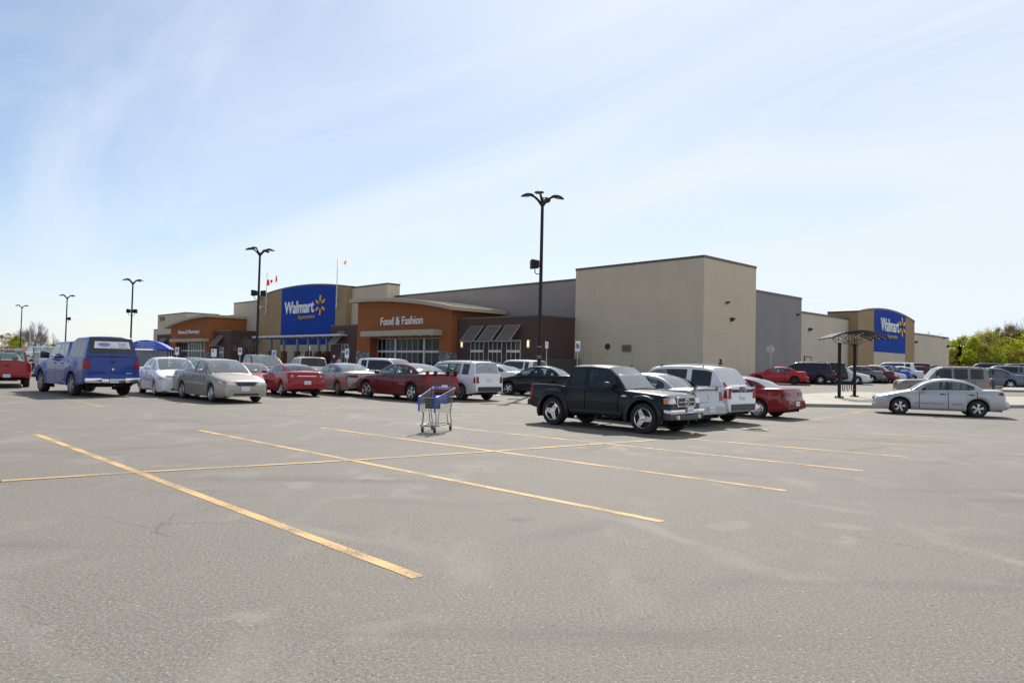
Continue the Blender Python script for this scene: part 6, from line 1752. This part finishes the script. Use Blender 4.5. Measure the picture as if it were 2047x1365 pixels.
# canopy: arch across local x? the vault spans along view left-right
spanL = (at_depth(1645, 677, dep) - at_depth(1693, 677, dep)).length; spanR = (at_depth(1774, 679, dep) - at_depth(1693, 679, dep)).length
# local frame: v = direction of the vault's span (image left-right), ribs run along it
inv = Matrix.Rotation(-bang, 3, 'Z')
vdir = inv @ Vector((cos(radians(-6)), sin(radians(-6)), 0)); ldir = inv @ Vector((cos(radians(80)), sin(radians(80)), 0))
def cpt(s, l):   # s in -1..1 across the span, l along the length in metres
    z = ztip + (zt_ - ztip) * (1 - s * s)
    x = s * 1.39 + .27
    return vdir * x + ldir * l + Vector((0, 0, z))
ribs = MB(); Lc = 1.35
for l in span(-Lc, Lc, .9):
    pts = [cpt(s, l) for s in span(-1, 1, .125)]; MB().tube(pts, .030, 6).build("canopy_rib", BLACKMET, BS, smooth_angle=40)
sl_ = MB()
ns = 22
for k in range(ns):
    s0 = lerp(-1, 1, (k + .08) / ns); s1 = lerp(-1, 1, (k + .62) / ns)
    a, b, c, d = cpt(s0, -Lc - .05), cpt(s1, -Lc - .05), cpt(s1, Lc + .05), cpt(s0, Lc + .05); up_ = Vector((0, 0, .035))
    v8 = [a + up_, b + up_ , c + up_, d + up_, a + up_ * 1.9, b + up_ * 1.9, c + up_ * 1.9, d + up_ * 1.9]
    sl_.add(v8, [(0, 3, 2, 1), (4, 5, 6, 7), (0, 1, 5, 4), (1, 2, 6, 5), (2, 3, 7, 6), (3, 0, 4, 7)])
sl_.build("canopy_slats", plain("canopy_slat_paint", (0.03, 0.028, 0.028), .25, coat=.6), BS)
for sx in (-1, 1):
    st_ = MB()
    for s in (-.7, -.25, .25, .7):
        for l in (-.9, .9):
            st_.tube([(sx * SLx, 0, znk), cpt(s, l)], .014, 5)
    st_.build("canopy_struts", BLACKMET, BS)
rk = MB(); rt = 0.92
pts = []; nl = 3; x0_, x1_ = -SLx + .16, SLx - .16
for k in range(nl):
    xa = lerp(x0_, x1_, k / nl) ; xb = lerp(x0_, x1_, (k + .5) / nl); xc = lerp(x0_, x1_, (k + 1) / nl)
    ra = (xb - xa) / 2
    pts += [(xa, 0, rt - ra)] + [(xa + ra - ra * cos(t), 0, rt - ra + ra * sin(t)) for t in [pi * i / 8 for i in range(9)]] + [(xb, 0, .35 + ra)] + [(xb + ra - ra * cos(t), 0, .35 + ra - ra * sin(t)) for t in [pi * i / 8 for i in range(9)]]
rk.tube(pts, .022, 6)
rk.tube([(x0_, 0, rt - .2), (x0_, 0, 0)], .022, 6)
o = rk.build("bike_rack", BLACKMET, smooth_angle=50); o.location = (bs0.x, bs0.y, gz0); o.rotation_euler = (0, 0, bang); tag(o, "black wavy loop bike rack between the shelter's two posts", "bike rack")

# ------------------------------------------------------------------ shopping cart
ca = G(868, 862.5); hd = atan2(-.95, -.29)
CR = thing("shopping_cart", "lone grey wire shopping cart with blue trim standing in the open lot", "shopping cart", ca, hd)
WIRE = plain("cart_wire", (0.30, 0.305, 0.31), .38, .6)
CR.scale = (.95, .92, .98)
def basket_wire():
    m = MB(); wr = .0036
    def sec(x):   # half width bottom/top, z bottom/top along x (front +)
        t = (x + .42) / .88
        return lerp(.27, .19, t), lerp(.30, .23, t), lerp(.43, .50, t), lerp(.98, .80, t)
    xs_ = span(-.42, .46, .05)
    for x in xs_:
        wb, wt, zb_, zt_ = sec(x)
        m.tube([(x, wt, zt_), (x, wb, zb_), (x, -wb, zb_), (x, -wt, zt_)], wr, 4, caps=False)
    for k in range(8):
        pr_ = [(lambda q: (x, lerp(q[0], q[1], k / 7), lerp(q[2], q[3], k / 7)))(sec(x)) for x in (-.42, .46)]
        for sy in (1, -1): m.tube([(p[0], sy * p[1], p[2]) for p in pr_], wr if k < 7 else .011, 4)
    for k in range(9):
        a = sec(-.42); b = sec(.46); q = lerp(-1, 1, k / 8)
        m.tube([(-.42, q * a[0], a[2]), (.46, q * b[0], b[2]), (.46, q * b[1], b[3])], wr, 4)
    for k in range(6):
        b = sec(.46); z = lerp(b[2], b[3], k / 5); y = lerp(b[0], b[1], k / 5); m.tube([(.46, y, z), (.46, -y, z)], wr if k < 5 else .011, 4)
    for k in range(4):
        a = sec(-.42); z = lerp(a[2], a[3], k / 3); y = lerp(a[0], a[1], k / 3); m.tube([(-.42, y, z), (-.42, -y, z)], wr if k < 3 else .011, 4)
    return m
basket_wire().build("wire_basket", WIRE, CR)
f = MB()
for sy in (1, -1):
    f.tube([(.38, sy * .16, .48), (.30, sy * .17, .42), (.32, sy * .18, .22), (.40, sy * .19, .155), (-.46, sy * .26, .175), (-.44, sy * .26, .24), (-.36, sy * .26, .42), (-.52, sy * .28, .98)], .013, 6)
    f.tube([(-.20, sy * .24, .43), (-.26, sy * .24, .22), (-.34, sy * .255, .17)], .011, 6); f.tube([(.20, sy * .2, .46), (.24, sy * .2, .2), (.26, sy * .2, .165)], .011, 6)
f.tube([(.40, .19, .155), (.40, -.19, .155)], .013, 6); f.tube([(-.46, .26, .175), (-.46, -.26, .175)], .013, 6)
for k in range(7): y = lerp(-.17, .17, k / 6); f.tube([(.40, y, .16), (-.46, y * 1.3, .18)], .005, 4)
f.build("frame", WIRE, CR, smooth_angle=50)
h = MB().tube([(-.53, .28, 1.0), (-.53, -.28, 1.0)], .02, 8).build("handle", BLUEPL, CR, smooth_angle=50)
MB().box(-.545, -.515, -.13, .13, .975, 1.025).build("handle_label", PLATE, h)
for sy in (1, -1): MB().lathe([(.026, -.02), (.026, .02), (.001, .022)], 10, 'y', (-.53, sy * .29, 1.0)).build("handle_cap", PLATE, h)
MB().cbox((-.30, 0, .74), (.02, .40, .20), .006).build("child_seat", BLUEPL, CR)
for sy in (1, -1): 
    m = MB(); m.tube([(.47, sy * .225, .82), (.475, sy * .205, .49)], .024, 8); m.tube([(.47, sy * .225, .815), (.30, sy * .24, .835)], .018, 6); m.build("corner_bumper", BLUEPL, CR, smooth_angle=50)
MB().cbox((.10, -.01, .66), (.015, .40, .24), .004).build("notice_panel", BLACKPL, CR)
for sy in (1, -1):
    for (x, y) in ((.34, .16), (-.44, .25)):
        w_ = MB(); w_.lathe([(.001, -.016), (.055, -.016), (.062, -.008), (.062, .008), (.055, .016), (.001, .016)], 16, 'y', (x, sy * y, .062)); wo = w_.build("caster_wheel", RUBBER, CR, smooth_angle=40)
        k_ = MB(); k_.box(x - .012, x + .03, sy * y - .028, sy * y - .020, .06, .15); k_.box(x - .012, x + .03, sy * y + .020, sy * y + .028, .06, .15); k_.box(x - .012, x + .03, sy * y - .028, sy * y + .028, .146, .158); k_.build("caster_fork", WIRE, wo)

# ------------------------------------------------------------------ small things on the ground
dr = G(1510, 859)
D_ = thing("storm_drain", "round iron storm drain cover in the asphalt behind the pickup", "drain", (dr.x, dr.y, gz(dr.x, dr.y) + .006))
IRON = plain("cast_iron", (0.09, 0.08, 0.07), .6, noise=.3)
MB().lathe([(.30, 0), (.34, 0), (.34, .012), (.30, .012), (.001, .008)], 24).build("cover", IRON, D_)
g_ = MB()
for k in range(7): y = lerp(-.2, .2, k / 6); g_.box(-.2, .2, y - .012, y + .012, .009, .015)
g_.build("grate_slots", UNDER, D_)
PAPER = plain("litter_paper", (0.7, 0.69, 0.62), .8)
for (px, py, lab, s) in ((995.5, 791.5, "crumpled white paper left of the black sedan's front wheel", .16),):
    p = G(px, py); bm = bmesh.new(); bmesh.ops.create_icosphere(bm, subdivisions=2, radius=1)
    for v in bm.verts: v.co = Vector((v.co.x * s * random.uniform(.8, 1.3), v.co.y * s * random.uniform(.8, 1.2), abs(v.co.z) * s * .45 * random.uniform(.6, 1.2)))
    me = bpy.data.meshes.new("paper"); bm.to_mesh(me); bm.free(); me.materials.append(PAPER if s > .1 else UNDER)
    o = bpy.data.objects.new("crumpled_paper" if s > .1 else "asphalt_scrap", me); COL.objects.link(o); o.location = p; tag(o, lab, "litter")

# ------------------------------------------------------------------ people
SKIN = plain("skin", (0.42, 0.24, 0.17), .55)
def person(px, pyhead, depth, h, face, label, shirt, trousers, hair, hairlong=False, walk=.18, dark=None):
    c = at_depth(px, pyhead, depth); zg = c.z - h
    r = thing("person", label, "person", (c.x, c.y, zg), face)
    k = h / 1.72
    J = {}; V = []; E = []; Rr = []
    def add(n, p, rad, par=None):
        J[n] = len(V); V.append(Vector(p) * k); Rr.append(rad * k)
        if par: E.append((J[par], J[n]))
    add('pelvis', (0, 0, .95), (.15)); add('waist', (0, 0, 1.10), .125, 'pelvis'); add('chest', (.01, 0, 1.30), .15, 'waist'); add('neckb', (0, 0, 1.45), .075, 'chest'); add('neck', (.01, 0, 1.52), .055, 'neckb')
    add('headl', (.02, 0, 1.59), .085, 'neck'); add('head', (.01, 0, 1.65), .092, 'headl')
    for s, w_ in ((1, walk), (-1, -walk)):
        q = 'l' if s > 0 else 'r'
        add('hip' + q, (0, s * .09, .90), .105, 'pelvis'); add('knee' + q, (w_ * .6 + .03, s * .095, .50), .065, 'hip' + q); add('ank' + q, (w_ * .9 - (.08 if w_ < 0 else 0), s * .095, .09), .042, 'knee' + q); add('toe' + q, (w_ * .9 + .13 - (.08 if w_ < 0 else 0), s * .10, .035), .035, 'ank' + q)
        add('sh' + q, (0, s * .18, 1.40), .062, 'chest'); add('el' + q, (-w_ * .5 - .03, s * .235, 1.13), .044, 'sh' + q); add('wr' + q, (-w_ * .5 + .08, s * .24, .90), .032, 'el' + q); add('ha' + q, (-w_ * .5 + .11, s * .235, .81), .034, 'wr' + q)
    me = bpy.data.meshes.new("body"); me.from_pydata(V, E, []); o = bpy.data.objects.new("body", me); COL.objects.link(o)
    sk = o.modifiers.new("skin", 'SKIN'); sk.use_smooth_shade = True
    for i, v in enumerate(me.skin_vertices[0].data): v.radius = (Rr[i], Rr[i]); v.use_root = (i == 0)
    o.modifiers.new("sub", 'SUBSURF').levels = 1
    bpy.context.view_layer.update()
    m2 = bpy.data.meshes.new_from_object(o.evaluated_get(bpy.context.evaluated_depsgraph_get())); bpy.data.objects.remove(o)
    m2.materials.clear()
    for m in (SKIN, shirt, trousers, BLACKPL): m2.materials.append(m)
    for p in m2.polygons:
        z = p.center.z / k; y = abs(p.center.y) / k
        p.material_index = 3 if z < .085 else 2 if z < .98 and y < .2 else 1 if (z < 1.47 and not (y > .19 and z < 1.2)) else 0
        p.use_smooth = True
    b = bpy.data.objects.new("body", m2); COL.objects.link(b); b.parent = r
    hm = MB(); hz = 1.66
    hm.lathe([(.001, .118), (.06, .105), (.098, .055), (.106, -.01), (.098, -.06)] + ([(.10, -.16), (.085, -.27), (.03, -.33)] if hairlong else [(.085, -.09)]), 14, 'z', (-.02, 0, hz))
    for i, v in enumerate(hm.v):
        x, y, z = v
        if x > .05 and z < hz + .03: x = .045
        hm.v[i] = (x * k, y * k, z * k)
    hm.build("hair", hair, r, smooth_angle=60)
    fc = MB()
    for s in (1, -1): fc.lathe([(.001, .012), (.012, .006), (.012, -.006)], 8, 'x', (.095 * 1.0, s * .032, 1.655))
    for i, v in enumerate(fc.v): fc.v[i] = tuple(q * k for q in v)
    fc.build("eyes", BLACKPL, r)
    nz_ = MB(); nz_.prism([(.095, 1.655), (.125, 1.615), (.095, 1.61)], 'y', -.014, .014); nz_.box(.085, .102, -.025, .025, 1.578, 1.588)
    for i, v in enumerate(nz_.v): nz_.v[i] = tuple(q * k for q in v)
    nz_.build("nose", SKIN, r)
    fg = MB()
    for s in (1, -1):
        x, y, z = V[J['ha' + ('l' if s > 0 else 'r')]]
        for q in range(4): fg.tube([(x + .012 + (q - 1.5) * .019, y, z), (x + .014 + (q - 1.5) * .019, y - s * .006, z - .055), (x + .006 + (q - 1.5) * .018, y - s * .02, z - (.095 if q in (1, 2) else .082))], .0085, 5)
        fg.tube([(x + .03, y - s * .01, z + .02), (x + .055, y - s * .02, z - .02), (x + .052, y - s * .025, z - .05)], .009, 5)
    fg.build("fingers", SKIN, r, smooth_angle=60)
    return r
cl_ = lambda n, c: plain(n, c, .85, noise=.1)
H_BR = plain("brown_hair", (0.10, 0.045, 0.02), .6); H_DK = plain("dark_hair", (0.018, 0.012, 0.010), .6); H_WH = plain("white_hair", (0.62, 0.60, 0.56), .7)
person(1440, 718.8, 56, 1.68, radians(200), "woman in a black top with long dark hair before the tan wall", cl_("black_top", (0.02, 0.018, 0.022)), cl_("dark_jeans", (0.03, 0.035, 0.06)), H_DK, True)
person(667.5, 711, 72, 1.78, radians(115), "person with white hair in a dark navy shirt by the brown wing", cl_("navy_shirt", (0.025, 0.025, 0.05)), cl_("dark_trousers", (0.025, 0.025, 0.03)), H_WH)
person(678, 714, 74, 1.66, radians(60), "person in a lavender pink top beside the white haired person", cl_("lavender_top", (0.55, 0.38, 0.52)), cl_("grey_trousers", (0.10, 0.10, 0.11)), H_DK)
person(619, 727, 44, 1.58, radians(-60), "woman with long brown hair behind the red two door car", cl_("rust_top", (0.20, 0.06, 0.03)), cl_("denim", (0.05, 0.07, 0.13)), H_BR, True)

# ------------------------------------------------------------------ trees
BARK = plain("bark", (0.11, 0.085, 0.065), .9, noise=.3, nscale=3); BARKG = plain("grey_bark", (0.19, 0.155, 0.14), .9, noise=.3, nscale=3)
LEAFS = [leaf_mat("spring_leaf", (0.20, 0.25, 0.015), (0.44, 0.45, 0.04)), leaf_mat("olive_leaf", (0.22, 0.215, 0.03), (0.38, 0.33, 0.06)), leaf_mat("bud_leaf", (0.20, 0.155, 0.07), (0.29, 0.24, 0.09)), leaf_mat("fir_needles", (0.014, 0.022, 0.014), (0.028, 0.036, 0.022), .15)]
def limb(mb, a, b, r0, r1, bend, rnd, n=4, sides=5):
    a, b = Vector(a), Vector(b); pts = []
    off = Vector((rnd.uniform(-1, 1), rnd.uniform(-1, 1), rnd.uniform(-.4, .6))) * bend
    for i in range(n + 1):
        t = i / n; pts.append(a.lerp(b, t) + off * sin(pi * t))
    mb.tube(pts, r0, sides, r2=r1, caps=False); return pts
def leafy(seed, H, W, low, nclump, nleaf, lsz):
    """trunk with limbs, crown of many small leaf faces in loose clumps"""
    rnd = random.Random(seed); tr = MB(); lv = MB()
    limb(tr, (0, 0, -.4), (rnd.uniform(-.4, .4), rnd.uniform(-.4, .4), H * .86), H * .016 + .05, .03, .35, rnd, 6, 7)
    for k in range(nclump):
        zf = rnd.uniform(low, .97); z = zf * H
        prof = sin(pi * min(1, max(.05, (zf - low * .6) / (1.04 - low * .6))) ** .75) ** .7
        a = rnd.uniform(0, 2 * pi); rr_ = W * prof * sqrt(rnd.uniform(.05, 1))
        c = Vector((rr_ * cos(a), rr_ * sin(a), z))
        limb(tr, (0, 0, max(.5, z - rr_ * .8)), c, .045, .012, .25, rnd, 3, 4)
        cs_ = rnd.uniform(.55, 1.25) * W * .36
        for i in range(nleaf):
            d = Vector((rnd.gauss(0, 1), rnd.gauss(0, 1), rnd.gauss(0, .75))) * cs_ * .5
            p = c + d; s = lsz * rnd.uniform(.6, 1.35)
            t1 = Vector((rnd.uniform(-1, 1), rnd.uniform(-1, 1), rnd.uniform(-1, 1))).normalized(); t2 = t1.orthogonal().normalized() * s * .62; t1 = t1 * s
            lv.add([p - t1, p - t2 * .9, p + t1, p + t2], [(0, 1, 2, 3)])
    return tr, lv
def bare(seed, H, W):
    rnd = random.Random(seed); tr = MB()
    def grow(p, d, L, r, dep):
        q = p + d * L; pts = limb(tr, p, q, r, r * .62, L * .06, rnd, 3, 5 if dep < 2 else 3)
        if dep >= 5 or r < .008: return
        n = 3 if dep < 4 else 2
        for i in range(n):
            nd = (d + Vector((rnd.gauss(0, 1), rnd.gauss(0, 1), rnd.gauss(.25, .5))) * (.42 if dep else .5)).normalized()
            grow(p.lerp(q, rnd.uniform(.55, 1.0)), nd, L * rnd.uniform(.62, .82), r * .58, dep + 1)
        grow(q, (d + Vector((rnd.gauss(0, .15), rnd.gauss(0, .15), .1))).normalized(), L * .75, r * .62, dep + 1)
    grow(Vector((0, 0, -.3)), Vector((rnd.gauss(0, .04), rnd.gauss(0, .04), 1)).normalized(), H * .30, H * .013, 0)
    return tr
def fir(seed, H, W):
    rnd = random.Random(seed); tr = MB(); lv = MB(); tr.tube([(0, 0, -.3), (0, 0, H * .95)], .16, 7, r2=.02)
    for k in range(150):
        zf = rnd.uniform(.06, .98); R = W * (1 - zf) ** .8 * rnd.uniform(.6, 1.1); a = rnd.uniform(0, 2 * pi); c = Vector((cos(a), sin(a), 0))
        for i in range(22):
            t = rnd.uniform(.15, 1); p = c * R * t + Vector((rnd.gauss(0, .14), rnd.gauss(0, .14), zf * H - R * t * .3 + rnd.gauss(0, .1)))
            t1 = (c + Vector((rnd.gauss(0, .6), rnd.gauss(0, .6), rnd.gauss(-.2, .4)))).normalized() * .32; t2 = t1.orthogonal().normalized() * .12
            lv.add([p - t1, p - t2, p + t1, p + t2], [(0, 1, 2, 3)])
    return tr, lv
PROT = {}
def proto(kind, v):
    k = (kind, v)
    if k in PROT: return PROT[k]
    if kind == 'bare':
        t = bare(40 + v, 10, 4); parts = [("trunk", t, BARKG)]
    elif kind == 'fir':
        t, l = fir(60 + v, 10, 2.6); parts = [("trunk", t, BARK), ("crown", l, LEAFS[3])]
    else:
        mi = {'green': 0, 'olive': 1, 'bud': 2}[kind]
        t, l = leafy(10 + v * 7 + mi, 10, 2.7 if kind != 'bud' else 2.4, .12, 46 if kind != 'bud' else 38, 62 if kind == 'green' else 50 if kind == 'olive' else 30, .20 if kind != 'bud' else .17); parts = [("trunk", t, BARK if mi < 2 else BARKG), ("crown", l, LEAFS[mi])]
    out = []
    for n_, mb, mt in parts:
        o = mb.build(n_, mt, recalc=False); out.append((n_, o.data)); bpy.data.objects.remove(o)
    zm = max(v.co.z for _, me in out for v in me.vertices)
    PROT[k] = (out, zm)
    out = PROT[k]
    return out
def tree(kind, v, px, pyt, depth, wide, label, group, name, pybase=None):
    top = at_depth(px, pyt, depth); zg = gz(top.x, top.y) - .1
    parts, zm = proto(kind, v); s = (top.z - zg) / zm
    r = thing(name, label, "tree", (top.x, top.y, zg), random.uniform(0, 6.28), group)
    r.scale = (s * wide, s * wide, s)
    for n_, me in parts:
        o = bpy.data.objects.new(n_, me); COL.objects.link(o); o.parent = r
    return r
TG = "trees of the wood beyond the store"
TL = {'green': "bright yellow green spring tree in the wood on the right", 'olive': "olive green spring tree in the wood on the right", 'bud': "brownish budding tree in the wood on the right", 'bare': "tall thin bare tree rising above the wood on the right", 'fir': "dark conifer in the wood on the right"}
NM = {'green': "spring_tree", 'olive': "spring_tree", 'bud': "budding_tree", 'bare': "bare_tree", 'fir': "conifer"}
rt = random.Random(5)
front = [('green', 1902, 676, 172, 1.1), ('olive', 1915, 672, 176, 1.0), ('fir', 1918, 692, 165, 1.25), ('green', 1931, 667, 178, 1.1), ('green', 1945, 668, 172, 1.0), ('olive', 1957, 662, 180, 1.0), ('green', 1969, 657, 178, 1.1), ('bud', 1979, 664, 168, 1.1),
         ('green', 1992, 656, 178, 1.0), ('olive', 2006, 668, 170, 1.05), ('bud', 2013, 660, 180, 1.0), ('green', 2024, 672, 166, 1.1), ('bud', 2034, 655, 180, .9), ('olive', 2047, 650, 176, 1.1), ('green', 2060, 655, 170, 1.1), ('bud', 2075, 645, 180, 1.1), ('green', 2092, 650, 176, 1.1),
         ('green', 1855, 663, 215, .9), ('olive', 1872, 667, 215, .9), ('olive', 1886, 668, 210, .9), ('bare', 1957, 653, 192, .5), ('bare', 1976, 648, 190, .5), ('bare', 1991, 645, 184, .5), ('bare', 2033, 640, 178, .55), ('bare', 2062, 636, 186, .7), ('bud', 2020, 648, 182, .8), ('bud', 1997, 652, 186, .8), ('bare', 2021, 634, 182, .62), ('bare', 2043, 633, 186, .7), ('bare', 2008, 645, 190, .6), ('bud', 2110, 640, 186, 1.1), ('olive', 1964, 684, 160, 1.2), ('green', 1985, 690, 158, 1.2), ('green', 1938, 696, 160, 1.1), ('olive', 2038, 694, 158, 1.2), ('green', 2056, 692, 160, 1.2), ('olive', 2015, 694, 160, 1.1), ('bud', 1972, 688, 163, 1.1), ('olive', 1904, 694, 165, 1.0)]
for i, (k, px, py, dp, wd) in enumerate(front): tree(k, i % 3, px, py, dp, wd, TL[k] if k != 'fir' else "dark conifer at the front of the wood right of the store's end", TG if k != 'fir' else None, NM[k])
TG2 = "trees beyond the lot on the left"
TLL = {'green': "yellow green spring tree beyond the lot on the left", 'olive': "olive spring tree beyond the lot on the left", 'bud': "brown budding tree beyond the lot on the left", 'bare': "leafless grey tree beyond the lot on the left"}
left = [('bud', 4, 668, 190, 1.2), ('bud', 22, 664, 195, 1.5), ('olive', 28, 672, 188, 1.2), ('green', 34, 668, 180, 1.0), ('green', 41, 680, 172, 1.2), ('olive', 51, 664, 190, .9), ('bare', 57, 650, 188, .7), ('bare', 74, 638, 185, .8), ('bare', 86, 642, 186, .8), ('bare', 68, 655, 180, .8), ('bud', 70, 668, 190, 1.0), ('bud', 82, 662, 192, .9), ('green', 98, 688, 186, 1.4), ('olive', 106, 686, 190, 1.3), ('bare', 108, 662, 196, .5), ('bare', 117, 676, 200, .6), ('bud', -12, 666, 190, 1.3), ('bud', -30, 660, 190, 1.2), ('olive', 90, 690, 180, 1.1), ('bare', 38, 655, 195, .6), ('bud', 14, 684, 175, 1.2), ('bud', 60, 684, 175, 1.1), ('olive', 122, 692, 200, 1.1)]
for i, (k, px, py, dp, wd) in enumerate(left): tree(k, (i + 1) % 3, px, py, dp, wd, TLL[k], TG2, NM[k])
# broadleaf tree beside the dark end of the left brown wing
b_ = local(U(500, 7, 700), 7, 0); tt = at_depth(500, 671, b_.y)
t_ = thing("bare_tree", "small bare tree at the dark end of the left brown wing", "tree", (b_.x, b_.y, PAD), 1.0); pp_, zm_ = proto('bare', 1); s_ = (tt.z - PAD) / zm_; t_.scale = (s_ * 1.3, s_ * 1.3, s_)
for n_, me in pp_:
    o = bpy.data.objects.new(n_, me); COL.objects.link(o); o.parent = t_
